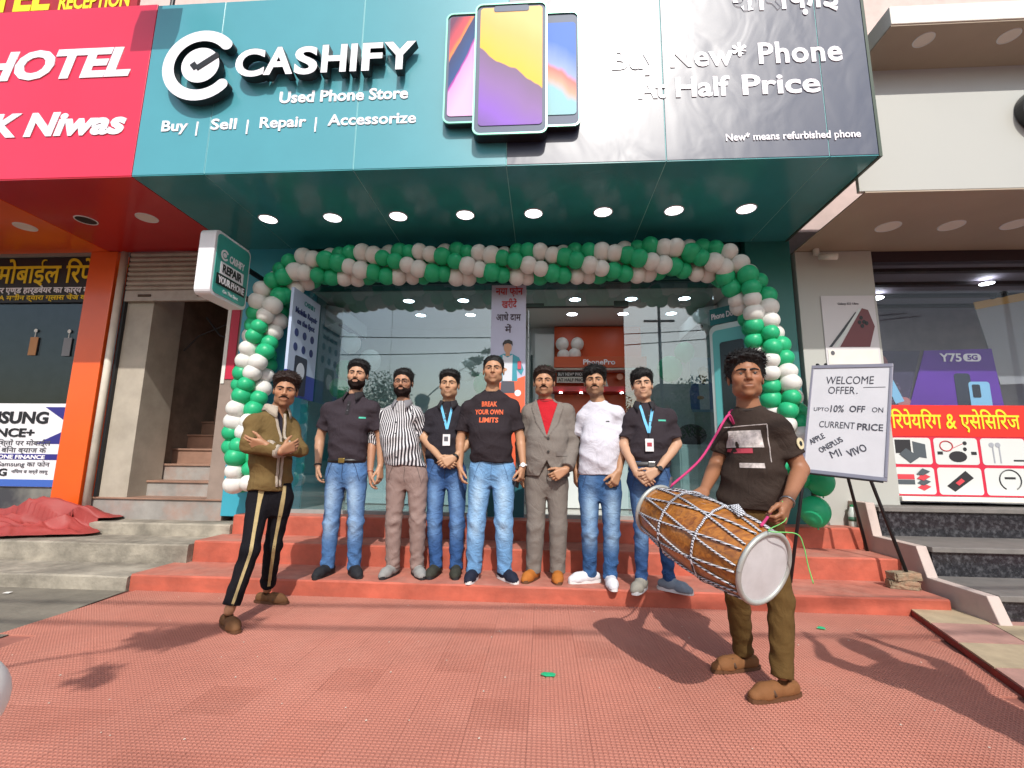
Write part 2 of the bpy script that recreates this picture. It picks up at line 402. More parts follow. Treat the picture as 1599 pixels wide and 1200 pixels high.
# ---- signboard (fascia)
sb = thing('shop_signboard', 'large teal and dark blue shop signboard with white letters and phone cutouts', 'signboard', (-.48, FY, 3.51))
M_navy = None
def navy():
    m = bpy.data.materials.new('glossy dark blue flex sheet'); m.use_nodes = True
    n = m.node_tree.nodes; L = m.node_tree.links; p = n['Principled BSDF']
    p.inputs['Base Color'].default_value = (*lin('#363e54'), 1); p.inputs['Roughness'].default_value = .40
    p.inputs['Specular IOR Level'].default_value = .8
    tc = n.new('ShaderNodeTexCoord'); mp = n.new('ShaderNodeMapping'); mp.inputs['Scale'].default_value = (1.5, 1, 1.1)
    L.new(tc.outputs['Object'], mp.inputs[0])
    t = n.new('ShaderNodeTexNoise'); t.inputs['Scale'].default_value = 1.6; t.inputs['Detail'].default_value = 2.5; t.inputs['Distortion'].default_value = .8
    L.new(mp.outputs[0], t.inputs['Vector'])
    bp = n.new('ShaderNodeBump'); bp.inputs['Strength'].default_value = .10; bp.inputs['Distance'].default_value = .10
    L.new(t.outputs[0], bp.inputs['Height']); L.new(bp.outputs[0], p.inputs['Normal'])
    return m
M_navy = navy()
SEAMS = [-3.62, -2.95, -1.62, -.31, 1.0, 2.28, 2.655]
ZT = 5.26
for i in range(6):
    x0, x1 = SEAMS[i] + .003, SEAMS[i+1] - .003
    b = MB(); b.box(x0, x1, FY, FY + .03, 3.515, ZT)
    b.build('front_panel', M_teal if i < 3 else M_navy, sb, bevel=.003)
    b = MB(); b.box(x0, x1, FY + .002, 5.02, 3.505, 3.513) if i else b.box(x0, x1, FY + .002, 5.02, 3.505, 3.513)
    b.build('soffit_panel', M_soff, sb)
for i in range(1, 6):
    b = MB(); b.box(SEAMS[i] - .003, SEAMS[i] + .003, FY + .006, FY + .02, 3.516, ZT)
    b.box(SEAMS[i] - .003, SEAMS[i] + .003, FY + .02, 5.0, 3.507, 3.512); b.build('panel_joint', M_seam, sb)
b = MB(); b.box(-3.62, 2.655, FY + .04, FY + .1, 3.52, ZT + .03); b.build('backing_frame', M_dark, sb)
b = MB(); b.box(2.656, 2.68, FY, 5.02, 3.50, ZT); b.build('side_panel', mat('olive edge cladding', '#3b4a3d', .5), sb)
# emblem: open ring with a ticked disc
def ring_poly(cx, cz, ro, ri, a0, a1, n=40):
    pts = [(cx + ro * math.cos(R(a0 + (a1-a0)*k/n)), cz + ro * math.sin(R(a0 + (a1-a0)*k/n))) for k in range(n+1)]
    ra = (ro - ri) / 2; rm = (ro + ri) / 2
    e = R(a1); c = (cx + rm * math.cos(e), cz + rm * math.sin(e))
    pts += [(c[0] + ra * math.cos(e + R(180*k/8)), c[1] + ra * math.sin(e + R(180*k/8))) for k in range(1, 8)]
    pts += [(cx + ri * math.cos(R(a1 + (a0-a1)*k/n)), cz + ri * math.sin(R(a1 + (a0-a1)*k/n))) for k in range(n+1)]
    e = R(a0); c = (cx + rm * math.cos(e), cz + rm * math.sin(e))
    pts += [(c[0] + ra * math.cos(e + math.pi + R(180*k/8)), c[1] + ra * math.sin(e + math.pi + R(180*k/8))) for k in range(1, 8)]
    return pts
def raised(name, poly, y_front, y_back, parent, m_front=M_lett, m_side=M_lettd):
    n = len(poly); b = MB(); b.prism(poly, y_front, y_back)
    me = bpy.data.meshes.new(name); me.from_pydata(b.v, [], b.f)
    for i, p in enumerate(me.polygons): p.material_index = 0 if i == 0 else 1
    bm = bmesh.new(); bm.from_mesh(me)
    bmesh.ops.recalc_face_normals(bm, faces=bm.faces)
    big = [f for f in bm.faces if len(f.verts) > 4]
    bmesh.ops.triangulate(bm, faces=big, quad_method='BEAUTY', ngon_method='EAR_CLIP')
    bm.to_mesh(me); bm.free()
    return put(name, me, [m_front, m_side], parent)
LZ = -.055
cx, cz = -3.035, 4.50
raised('emblem_ring', ring_poly(cx, cz, .352, .245, 42, 318), FY - .10, FY - .03, sb)
tickdisc = ellipse(cx, cz + .0, .175, .175, 36)
raised('emblem_disc', tickdisc, FY - .10, FY - .03, sb)
b = MB(); tk = [(-.075, .02), (-.03, -.035), (.16, .10)]
for (ax, az), (bx2, bz2) in ((tk[0], tk[1]), (tk[1], tk[2])):
    d = Vector((bx2-ax, bz2-az)).normalized(); nn = Vector((-d.y, d.x)) * .027
    b.prism([(cx+ax-nn.x, cz+az-nn.y), (cx+bx2-nn.x, cz+bz2-nn.y), (cx+bx2+nn.x, cz+bz2+nn.y), (cx+ax+nn.x, cz+az+nn.y)], FY - .1045 - (.001 if ax > -.05 else 0), FY - .101)
b.build('emblem_tick', M_lettd, sb)
# the seven letters, each raised on a black return
def raised_letter(ch, x0, x1, zb, cap, parent):
    o = lettering('letter', ch, (0, FY - .03, 0), FX, FZ, x0, x1, zb, cap, None, parent, depth=.075, bold=.035, res=6)
    me = o.data; me.materials.append(M_lett); me.materials.append(M_lettd)
    for p in me.polygons: p.material_index = 0 if p.normal.y < -.9 else 1
xs_ = [(-2.79, -2.515), (-2.52, -2.245), (-2.235, -2.02), (-1.985, -1.755), (-1.72, -1.66), (-1.615, -1.43), (-1.42, -1.13)]
xs = [(a*.97, b_*.97) for a, b_ in xs_]
for ch, (a0, a1) in zip('CASHIFY', xs):
    raised_letter(ch, a0, a1, 4.372 + (0.008 if ch in 'AHIFY' else 0), .25, sb)
def fascia_text(t, x0, x1, zb, cap, bold=.02, y=FY - .001, **k):
    return lettering('lettering', t, (0, y, 0), FX, FZ, x0, x1, zb, cap, M_lett, sb, depth=.005, bold=bold, **k)
fascia_text('Used Phone Store', -2.335, -1.175, 4.175, .105, .03)
for t, x0, x1 in (('Buy', -3.40, -3.155), ('|', -3.075, -3.06), ('Sell', -2.94, -2.705), ('|', -2.61, -2.595), ('Repair', -2.49, -2.07), ('|', -1.99, -1.975), ('Accessorize', -1.875, -1.095)):
    fascia_text(t, x0, x1, 3.935 - (.02 if t == '|' else 0), .1, .022)
fascia_text('Buy New* Phone', .58, 2.46, 4.375, .19, .024, spacing=1.06)
for t, x0, x1 in (('At', .79, 1.02), ('Half', 1.10, 1.54), ('Price', 1.64, 2.26)): fascia_text(t, x0, x1, 4.09, .175, .024)
fascia_text('New* means refurbished phone', 1.48, 2.53, 3.67, .062, .02)
fascia_text('कैिशफ़ाई', 1.60, 2.49, 4.82, .40, .025, total=True)
# three phone cutouts
def phone_screen_mat(name, kind):
    m = bpy.data.materials.new(name); m.use_nodes = True; n = m.node_tree.nodes; L = m.node_tree.links; p = n['Principled BSDF']
    p.inputs['Roughness'].default_value = .55; p.inputs['Specular IOR Level'].default_value = .25
    tc = n.new('ShaderNodeTexCoord'); sx = n.new('ShaderNodeSeparateXYZ'); L.new(tc.outputs['Generated'], sx.inputs[0])
    ns = n.new('ShaderNodeTexNoise'); ns.inputs['Scale'].default_value = 2.2; L.new(tc.outputs['Generated'], ns.inputs[0])
    def math_(op, a, b_):
        q = n.new('ShaderNodeMath'); q.operation = op
        for i, v in enumerate((a, b_)):
            if isinstance(v, (int, float)): q.inputs[i].default_value = v
            else: L.new(v, q.inputs[i])
        return q.outputs[0]
    k = {'a': -.75, 'b': .32, 'c': .25}[kind]
    v = math_('ADD', sx.outputs[2], math_('MULTIPLY', sx.outputs[0], k))
    v = math_('ADD', v, math_('MULTIPLY', ns.outputs[0], .16))
    cr = n.new('ShaderNodeValToRGB'); L.new(v, cr.inputs[0]); e = cr.color_ramp
    stops = {'a': [(.0, '#e3b3e0'), (.30, '#d99ad8'), (.33, '#b03aa0'), (.36, '#2c4f86'), (.60, '#33406c'), (.63, '#f08a4a'), (.70, '#e8545c'), (.95, '#6a3f5c')],
             'b': [(.0, '#6a5a86'), (.25, '#8a5fc4'), (.5, '#8a6aa6'), (.71, '#7c6586'), (.72, '#f0b944'), (1.0, '#efb56a'), (1.2, '#f0c080')],
             'c': [(.1, '#90bcc0'), (.45, '#8fc0cf'), (.55, '#e0a08a'), (.66, '#d77a72'), (.72, '#90a4e0'), (.95, '#4f78cc')]}[kind]
    mn, mxv = stops[0][0], stops[-1][0]
    mr = n.new('ShaderNodeMapRange'); mr.inputs[1].default_value = mn; mr.inputs[2].default_value = mxv
    L.new(v, mr.inputs[0]); L.new(mr.outputs[0], cr.inputs[0])
    while len(e.elements) < len(stops): e.elements.new(.5)
    for q, (pos, col) in zip(e.elements, stops): q.position = (pos - mn) / (mxv - mn); q.color = (*lin(col), 1)
    L.new(cr.outputs[0], p.inputs['Base Color']); return m
M_mint = mat('mint phone edge', '#86c9b4', .3, metal=.3)
M_bez = mat('grey phone bezel', '#4d5a72', .55)
def phone_cut(kind, x0, x1, z0, z1, y0, sc):
    ph = thing('x', '', '', (0, 0, 0)) if False else None
    r = .06
    body = raised('phone_cutout', rrect(x0, x1, z0, z1, r), y0, FY - .02, sb, M_bez, M_lettd)
    b = MB(); o = rrect(x0, x1, z0, z1, r); i_ = rrect(x0 + .014, x1 - .014, z0 + .014, z1 - .014, r - .01); n = len(o)
    b.add([(x, y0 - .012, z) for x, z in o] + [(x, y0 - .012, z) for x, z in i_] + [(x, y0, z) for x, z in o] + [(x, y0, z) for x, z in i_],
          [(k, (k+1) % n, (k+1) % n + n, k + n) for k in range(n)] + [(k, k + 2*n, (k+1) % n + 2*n, (k+1) % n) for k in range(n)] + [(k + n, (k+1) % n + n, (k+1) % n + 3*n, k + 3*n) for k in range(n)])
    b.build('edge_trim', M_mint, body)
    b = MB(); b.prism(rrect(sc[0], sc[1], sc[2], sc[3], .03), y0 - .006, y0 - .001); b.build('screen', phone_screen_mat('printed phone screen ' + kind, kind), body)
    if kind == 'b':
        xm = (sc[0] + sc[1]) / 2
        b = MB(); b.prism(rrect(xm - .15, xm + .15, sc[3] - .045, sc[3] + .012, .02), y0 - .009, y0 - .0065); b.build('notch', M_bez, body)
PZ = -.03
phone_cut('a', -.845, -.44, 3.85, 4.92, FY - .075, (-.81, -.475, 3.92, 4.885))
phone_cut('c', -.05, .303, 3.79, 4.885, FY - .075, (-.02, .27, 3.90, 4.78))
phone_cut('b', -.585, .03, 3.705, 4.955, FY - .115, (-.54, -.012, 3.79, 4.915))

# ---- eight lit downlights in the teal soffit
ords = ['leftmost', 'second from left', 'third from left', 'fourth from left', 'fifth from left', 'sixth from left', 'second from right', 'rightmost']
def downlight(name, x, y, z, r, label, m, group, lit):
    t = thing(name, label, 'downlight', (x, y, z), group)
    b = MB(); n = 28
    b.add([(x + q * math.cos(2*math.pi*k/n), y + q * math.sin(2*math.pi*k/n), zz) for q, zz in ((r*1.12, z), (r*1.10, z-.006), (r, z-.006), (r*.98, z-.001)) for k in range(n)],
          [(j*n+k, j*n+(k+1) % n, (j+1)*n+(k+1) % n, (j+1)*n+k) for j in range(3) for k in range(n)])
    b.build('trim', M_rim, t, True)
    b = MB(); b.add([(x + r * math.cos(2*math.pi*k/n), y + r * math.sin(2*math.pi*k/n), z - .003) for k in range(n)], [tuple(range(n))])
    b.build('diffuser', m, t)
for k in range(8):
    x = -2.83 + .683 * k
    downlight('downlight', x, 4.32, 3.505, .085, ords[k] + ' lit round downlight in the teal soffit', M_lamp, 'lit downlights in the teal soffit', True)

# ---- shop ceiling lamps seen through the glass
ci = 0
for j, y in enumerate((5.7, 6.3)):
    for i, x in enumerate((-1.73, -1.02, -.31, .40, 1.10, 1.75)):
        downlight('ceiling_light', x, y, 3.10, .07, '%s lit ceiling lamp in the %s row inside the teal shop' % (['first', 'second', 'third', 'fourth', 'fifth', 'sixth'][i], ['front', 'back'][j]), M_lampin, 'lit lamps in the shop ceiling', True)

# ---- projecting blade sign
pj = thing('projecting_sign', 'teal rounded projecting sign with white rim beside the left shop pillar', 'sign', (-3.22, 4.4, 2.6))
M_blade = mat('teal lightbox face', '#3f9c92', .35)
poly = rrect(4.02, 4.57, 2.60, 3.26, .06)
b = MB(); b.prism_x(poly, -3.30, -3.14); b.build('case', mat('white plastic case', '#e0dfe4', .35), pj, bevel=.008)
b = MB(); b.prism_x(rrect(4.05, 4.54, 2.63, 3.23, .05), -3.139, -3.133); b.build('face_panel', M_blade, pj)
SX, SZ = (0, 1, 0), (0, 0, 1)          # text on a face looking +x reads along +y
def blade(t, y0, y1, zb, cap, m, bold=.02, d=.003, off=0): lettering('lettering', t, (-3.1325 + off, 0, 0), SX, SZ, y0, y1, zb, cap, m, pj, depth=d, bold=bold)
blade('CASHIFY', 4.238, 4.467, 3.00, .07, M_lett)
b = MB(); b.prism_x([(y, z) for y, z in ring_poly(4.165, 3.04, .055, .036, 42, 318, 20)], -3.1325, -3.129); b.build('emblem_ring', M_lett, pj)
b = MB(); b.prism_x([(y, z) for y, z in ellipse(4.165, 3.04, .024, .024, 16)], -3.1325, -3.129); b.build('emblem_disc', M_lett, pj)
b = MB(); b.prism_x([(4.12, 2.84), (4.47, 2.84), (4.47, 2.965), (4.12, 2.965)], -3.1325, -3.1305); b.build('white_band', M_lett, pj)
b = MB(); b.prism_x([(4.08, 2.725), (4.515, 2.725), (4.515, 2.835), (4.08, 2.835)], -3.1325, -3.1300); b.build('black_band', M_dark, pj)
blade('REPAIR', 4.152, 4.444, 2.865, .078, M_dark, .03, .002, .0025)
blade('YOUR PHONE', 4.106, 4.496, 2.748, .066, M_lett, .025, .002, .003)
blade('On The Spot', 4.192, 4.421, 2.665, .035, M_lett, 0, .002)
for z in (2.78, 3.1):
    b = MB(); b.tube([(-3.22, 4.56, z), (-3.22, 5.0, z)], .03); b.build('bracket', M_dark, pj)

# ================================================================== LEFT NEIGHBOURS
hs = thing('hotel_signboard', 'bright red hotel signboard with bold white letters at upper left', 'signboard', (-6.0, FY, 3.51))
b = MB(); b.box(-9.0, -3.628, FY + .004, FY + .04, 3.515, ZT + .02); b.build('front_panel', M_red, hs, bevel=.003)
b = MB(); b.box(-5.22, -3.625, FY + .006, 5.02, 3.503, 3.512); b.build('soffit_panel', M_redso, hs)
lettering('lettering', 'HOTEL', (0, FY + .003, 0), FX, FZ, -5.32, -3.79, 4.535, .275, M_lett, hs, depth=.006, bold=.045, shear=.18)
lettering('lettering', 'K Niwas', (0, FY + .003, 0), FX, FZ, -5.08, -3.75, 3.94, .215, M_lett, hs, depth=.006, bold=.045, shear=.18)
ub = thing('upper_banner', 'dark red banner with yellow letters above the hotel signboard', 'banner', (-5.2, 3.7, 5.3))
b = MB(); b.box(-7.5, -4.02, 3.72, 3.75, 5.26, 6.2); b.build('sheet', mat('dark red flex', '#9c1420', .5, var=.1), ub)
lettering('lettering', 'HOTEL', (0, 3.719, 0), FX, FZ, -6.2, -4.95, 5.49, .3, mat('yellow print', '#e8d820', .5), ub, bold=.04)
lettering('lettering', 'RECEPTION', (0, 3.719, 0), FX, FZ, -4.85, -4.1, 5.475, .16, MATS['yellow print'], ub, bold=.03)
lettering('lettering', 'AC & NON AC ROOMS', (0, 3.719, 0), FX, FZ, -4.85, -4.1, 5.385, .055, M_lett, ub, bold=.02)
fl = thing('shadow_box', 'unseen box on an arm added to cast the shadow on the red and teal signs', 'shadow_box', (-3.72, 3.6, 5.3))  # added out of view, only to throw the shadow across the sign joint
b = MB(); b.tube([(-3.55, 3.62, 5.2), (-3.55, 3.62, 5.62), (-3.52, 2.95, 5.66)], .02); b.build('arm', M_dark, fl)
b = MB(); b.hexa([(-3.72, 2.82, 5.48), (-3.30, 2.82, 5.48), (-3.30, 3.08, 5.42), (-3.72, 3.08, 5.42), (-3.72, 2.88, 5.70), (-3.30, 2.88, 5.70), (-3.30, 3.12, 5.64), (-3.72, 3.12, 5.64)]); b.build('housing', M_dark, fl, bevel=.01)
# unlit lamps in the red and orange soffits
for x, y, m, lb in ((-4.08, 4.24, M_lampoff, 'pale unlit downlight in the red soffit near the teal edge'), (-4.77, 4.26, M_dark, 'dark empty downlight hole in the red soffit'), (-5.57, 4.36, M_lampoff, 'pale unlit downlight in the orange soffit')):
    downlight('downlight', x, y, 3.503 if x > -5.3 else 3.499, .09, lb, m, 'unlit lamps in the left soffits', False)

os_ = thing('mobile_repair_shop', 'orange framed mobile repair shop with dark window at left edge', 'shop', (-6.5, 5.0, .4))
b = MB(); b.box(-5.44, -5.10, 4.98, 5.35, .38, 3.50); b.build('pillar', M_orange, os_, bevel=.008)
b = MB(); b.box(-9.0, -5.225, FY + .05, 5.0, 3.499, 3.509); b.build('soffit_panel', M_orange, os_)
b = MB(); b.box(-9.0, -5.44, 5.03, 5.10, 2.885, 3.46); b.build('name_board', mat('black name board', '#17141a', .4), os_)
b = MB(); b.box(-9.0, -5.44, 5.0, 5.12, 3.462, 3.50); b.build('head_rail', mat('grey rail', '#8d8780', .5), os_)
b = MB(); b.box(-9.0, -5.44, 5.06, 5.07, 1.66, 2.885); b.build('window_pane', M_glassb, os_)
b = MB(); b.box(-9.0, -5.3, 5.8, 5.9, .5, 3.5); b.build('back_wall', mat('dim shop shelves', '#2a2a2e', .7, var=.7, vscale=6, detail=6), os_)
b = MB(); b.box(-9.0, -5.43, 5.04, 5.10, .42, .72); b.build('plinth', mat('mixed plinth tile', '#8a8a80', .5, col2='#3c3d42', vscale=1.7), os_)
M_yel = mat('yellow sign paint', '#e8c61c', .5)
lettering('lettering', 'मोबाईल िरपेयिंरग', (0, 5.028, 0), FX, FZ, -6.66, -4.9, 3.09, .35, M_yel, os_, bold=.014, total=True)
lettering('lettering', 'सॉफ्टवेयर एण्ड हार्डवेयर का कार्य किया', (0, 5.028, 0), FX, FZ, -6.95, -5.30, 2.975, .125, M_lett, os_, bold=.02, total=True)
lettering('lettering', 'OCA मशीन द्वारा ग्लास चेंज किया', (0, 5.028, 0), FX, FZ, -6.75, -5.32, 2.893, .10, M_yel, os_, bold=.02, total=True)
fb = thing('finance_banner', 'white finance banner with black letters under the dark shop window', 'banner', (-6.3, 5.03, .73))
b = MB(); b.box(-8.0, -5.445, 5.02, 5.032, .72, 1.66); b.build('sheet', mat('white flex print', '#dcdbe0', .5, var=.03), fb)
M_ind = mat('indigo print', '#2d2a78', .5); M_blk = mat('black print', '#1b1b1f', .5); M_gryp = mat('grey print', '#56565c', .5)
b = MB(); b.prism([(-5.72, 1.62), (-5.45, 1.62), (-5.45, 1.46)], 5.016, 5.0195); b.build('corner_print', M_ind, fb)
b = MB(); b.prism([(-5.76, 1.20), (-5.45, 1.20), (-5.45, 1.345)], 5.016, 5.0195); b.build('corner_print', M_ind, fb)
b = MB(); b.box(-8.0, -5.45, 5.016, 5.0195, 1.02, 1.085); b.build('band_print', M_ind, fb)
b = MB(); b.box(-8.0, -5.45, 5.016, 5.0195, .722, .80); b.build('band_print', mat('blue print', '#3c60b0', .5), fb)
def fin(t, x0, x1, zb, c, m, bold=.02): lettering('lettering', t, (0, 5.0155, 0), FX, FZ, x0, x1, zb, c, m, fb, depth=.003, bold=bold)
fin('SAMSUNG', -6.66, -5.66, 1.435, .125, M_blk, .035); fin('FINANCE+', -6.66, -5.80, 1.28, .09, M_blk, .03)
fin('आसान किश्तों पर मोबाईल', -6.6, -5.58, 1.18, .055, M_gryp, 0); fin('घर ले जाएँ बिना ब्याज के', -6.6, -5.62, 1.10, .055, M_gryp, 0)
fin('LOCATION ONE FINANCE', -6.66, -5.62, 1.03, .04, M_lett, .03); fin('और पायें Samsung का फोन', -6.5, -5.55, .945, .05, M_gryp, 0)
fin('SAMSUNG', -6.75, -6.05, .84, .075, M_blk, .03); fin('नियम व शर्तें लागू', -6.0, -5.55, .87, .035, M_gryp, 0)
# dangling tags behind the dark window
for k, (x, z, cl) in enumerate(((-6.05, 2.36, '#b07a4a'), (-5.62, 2.35, '#7d7d80'))):
    t = thing('hanging_tag', ('orange', 'grey')[k] + ' price tag hanging on a suction hook in the dark window', 'tag', (x, 5.05, z))
    b = MB(); b.tube([(x, 5.05, z + .16), (x, 5.05, z + .1)], .004, 6); b.disc((x, 5.045, z + .18), .022, (0, 1, 0)); b.build('hook', M_white, t)
    b = MB(); b.box(x - .05, x + .05, 5.045, 5.05, z - .12, z + .1); b.build('card', mat('tag ' + cl, cl, .5), t)

# ---- stair entrance with rolled-up shutter
se = thing('stair_entrance', 'narrow tiled stair entrance under a half raised shutter', 'entrance', (-4.2, 5.0, .4))
b = MB(); b.box(-4.93, -4.60, 5.04, 5.5, .60, 3.5); b.build('jamb', M_offw, se, bevel=.005)
b = MB(); b.box(-3.66, -3.475, 5.02, 5.5, .60, 3.5); b.build('jamb', mat('brown jamb tile', '#8a7a70', .5, var=.1), se, bevel=.005)
b = MB(); b.box(-4.93, -3.475, 7.2, 7.3, .6, 5.0); b.build('back_wall', MATS['dim stair wall'] if 'dim stair wall' in MATS else M_offw, se)
b = MB(); b.box(-4.93, -3.475, 5.34, 7.3, 3.52, 3.6); b.build('stair_ceiling', M_conc, se)
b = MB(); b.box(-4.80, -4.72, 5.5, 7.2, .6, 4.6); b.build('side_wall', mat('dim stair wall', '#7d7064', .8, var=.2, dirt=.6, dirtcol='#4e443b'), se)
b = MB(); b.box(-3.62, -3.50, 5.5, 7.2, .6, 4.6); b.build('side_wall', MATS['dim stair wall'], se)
for k in range(9):
    z0 = .61 + .19 * k; y0 = 5.30 + .23 * k
    b = MB(); b.box(-4.72, -3.62, y0, y0 + .26, z0 - .3, z0 + .165); b.build('stair_riser', M_tile if k < 2 else M_tile2, se)
    b = MB(); b.box(-4.72, -3.62, y0 - .02, y0 + .25, z0 + .167, z0 + .19); b.build('stair_tread', M_tile2, se, bevel=.003)
b = MB(); b.box(-5.05, -3.475, 5.03, 5.32, .38, .605); b.build('threshold', M_tile, se)
b = MB(); b.box(-5.06, -3.47, 5.01, 5.31, .607, .625); b.build('threshold_slab', M_tile2, se, bevel=.003)
b = MB(); b.tube([(-5.0, 4.98, .40), (-5.0, 4.98, 3.48)], .038, 14); b.build('drain_pipe', mat('white pipe', '#cfc8ba', .4, var=.08, dirt=.3), se, True)
b = MB(); b.box(-4.955, -4.925, 5.0, 5.06, .63, 3.49); b.build('guide_rail', M_dark, se)
for k in range(8):
    z = 3.01 + k * .06
    b = MB(); b.prism_x([(5.0, z), (4.985, z + .012), (4.98, z + .03), (4.985, z + .048), (5.0, z + .058), (5.02, z + .058), (5.02, z)], -4.93, -3.72); b.build('shutter_slat', M_shut, se)
b = MB(); b.box(-4.93, -3.72, 4.985, 5.03, 2.875, 3.005); bb = b.build('bottom_bar', M_shut, se, bevel=.004)
for x in (-4.68, -3.95):
    b = MB(); b.box(x - .08, x + .08, 4.975, 4.984, 2.925, 2.955); b.build('latch', mat('rusty iron', '#4a3a30', .8, var=.3), bb, bevel=.003)
b = MB(); b.tube([(-4.3, 5.52, 2.84), (-4.15, 5.6, 2.62), (-3.95, 5.7, 2.56), (-3.8, 5.6, 2.85)], .012, 6); b.tube([(-4.55, 5.52, 2.4), (-4.4, 5.55, 2.6), (-4.0, 5.6, 2.8)], .01, 6); b.build('cable', M_dark, se)
rp = thing('red_poster', 'narrow red poster strip on the stair jamb beside the teal pillar', 'poster', (-3.56, 5.0, 2.0))
b = MB(); b.box(-3.60, -3.50, 5.008, 5.016, 1.95, 2.85); b.build('sheet', mat('crimson print', '#b81f3c', .5), rp)
b = MB(); b.box(-3.645, -3.605, 5.008, 5.016, 1.9, 2.85); b.build('margin', M_white, rp)

# ================================================================== RIGHT NEIGHBOUR
rs = thing('mobile_showroom', 'pale grey clad mobile showroom with large window right of the teal shop', 'shop', (4.5, 5.0, .5))
b = MB(); b.box(2.735, 3.53, 5.0, 5.6, .45, 3.37); b.build('pillar', M_greyw, rs, bevel=.006)
b = MB(); b.box(2.69, 9, 3.86, 3.90, 3.385, 4.30); b.build('fascia_panel', M_greyw, rs, bevel=.004)
b = MB(); b.box(2.69, 9, 4.05, 4.10, 4.302, 4.72); b.build('fascia_panel', mat('shaded grey cladding', '#b9b9bd', .45), rs)
b = MB(); b.box(2.69, 9, 3.902, 4.1, 4.28, 4.299); b.build('fascia_top', M_greyw, rs)
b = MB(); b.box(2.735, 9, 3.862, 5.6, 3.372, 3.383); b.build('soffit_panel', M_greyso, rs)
b = MB(); b.box(2.90, 9, 3.585, 4.05, 4.712, 4.722); b.build('ledge_soffit', M_greyso, rs)
b = MB(); b.box(2.90, 9, 3.575, 4.6, 4.725, 4.895); b.build('ledge', M_white, rs, bevel=.006)
b = MB(); b.box(2.6, 3.3, 4.4, 4.7, 4.75, 7.5); b.build('upper_wall', mat('dusty pink wall', '#b7a0a4', .7), rs)
for k in range(5):
    b = MB(); b.box(2.62 + k*.15, 2.64 + k*.15, 4.385, 4.40, 4.9, 7.5); b.build('wall_rib', MATS['dusty pink wall'], rs)
for i, x in enumerate((3.34, 3.92, 4.49)):
    downlight('downlight', x, 4.47, 3.372, .095, ['left', 'middle', 'right'][i] + ' pale unlit lamp in the grey soffit of the showroom', M_lampoff, 'unlit lamps in the showroom soffit', False)
for i, x in enumerate((3.27, 3.96)):
    downlight('downlight', x, 3.73, 4.712, .07, ['left', 'right'][i] + ' pale round lamp under the upper white ledge', M_lampoff, 'lamps under the white ledge', False)
# window
b = MB(); b.box(3.535, 9, 5.06, 5.07, .79, 3.30); b.build('window_pane', M_glassr, rs)
b = MB(); b.box(3.535, 9, 5.03, 5.12, 3.25, 3.37); b.build('window_head', mat('maroon window head', '#2a1620', .4), rs)
b = MB(); b.box(3.53, 9, 4.97, 5.3, .74, .785); b.build('window_sill', M_white, rs, bevel=.005)
b = MB(); b.box(3.53, 9, 6.9, 7.0, .7, 3.4); b.build('back_wall', mat('showroom back wall', '#8b8794', .6, var=.1), rs)
b = MB(); b.box(3.53, 9, 5.2, 7.0, .6, .7); b.build('floor', M_infloor, rs)
b = MB(); b.box(3.4, 9, 5.2, 7.0, 3.31, 3.36); b.build('ceiling', mat('showroom ceiling', '#77717c', .7), rs)
for k in range(5):
    y = 5.35 + k * .42
    b = MB(); b.box(3.54, 9, y, y + .07, 3.27, 3.308); b.build('ceiling_beam', mat('dark maroon beam', '#1d1016', .5), rs)
b = MB(); b.disc((4.35, 6.2, 3.25), .1, (0, 0, -1)); b.build('inside_lamp', M_lampin, rs)
b = MB(); b.disc((5.3, 5.7, 3.25), .07, (0, 0, -1)); b.build('inside_lamp', M_lampin, rs)
# hanging name sign on the fascia: only its rim is in view
rd = thing('round_sign', 'green round sign with black rim cut by the right edge', 'sign', (4.22, 3.8, 4.06))
b = MB(); b.disc((4.22, 3.78, 4.07), .20, (0, 1, 0), 40, .07); b.build('rim', M_dark, rd)
b = MB(); b.disc((4.22, 3.765, 4.09), .185, (0, 1, 0), 40, .014); b.build('face', mat('green sign face', '#1f9a74', .35), rd)
# granite steps, white side cheek
gs = thing('granite_steps', 'black speckled granite steps with pale treads at the right', 'steps', (4.2, 3.6, 0))
for k, (y0, z0, z1) in enumerate(((3.62, -.02, .215), (4.16, .215, .44), (4.74, .44, .70))):
    b = MB(); b.box(3.12 + .01*k, 9, y0, 5.4, z0 - .05, z1 - .042); b.build('granite_riser', mat('granite chips', '#1b1c20', .16, col2='#26262b', vscale=55, detail=1.0, dirt=.55, dirtcol='#77777c', dscale=26), gs)
    b = MB(); b.box(3.11 + .01*k, 9, y0 - .025, 5.4, z1 - .04, z1); b.build('stone_tread', M_gran2, gs, bevel=.005)
b = MB()
for pts in ([(3.50, -.02), (3.60, .21), (4.10, .215), (4.18, .44), (4.68, .445), (4.74, .735), (5.0, .735), (5.0, -.02)],):
    b.prism_x(pts, 3.03, 3.112)
b.build('side_cheek', mat('stained white cheek', '#b9a9a2', .7, var=.12, vscale=5, dirt=.45, dirtcol='#8d7a70', dscale=5), gs, bevel=.006)
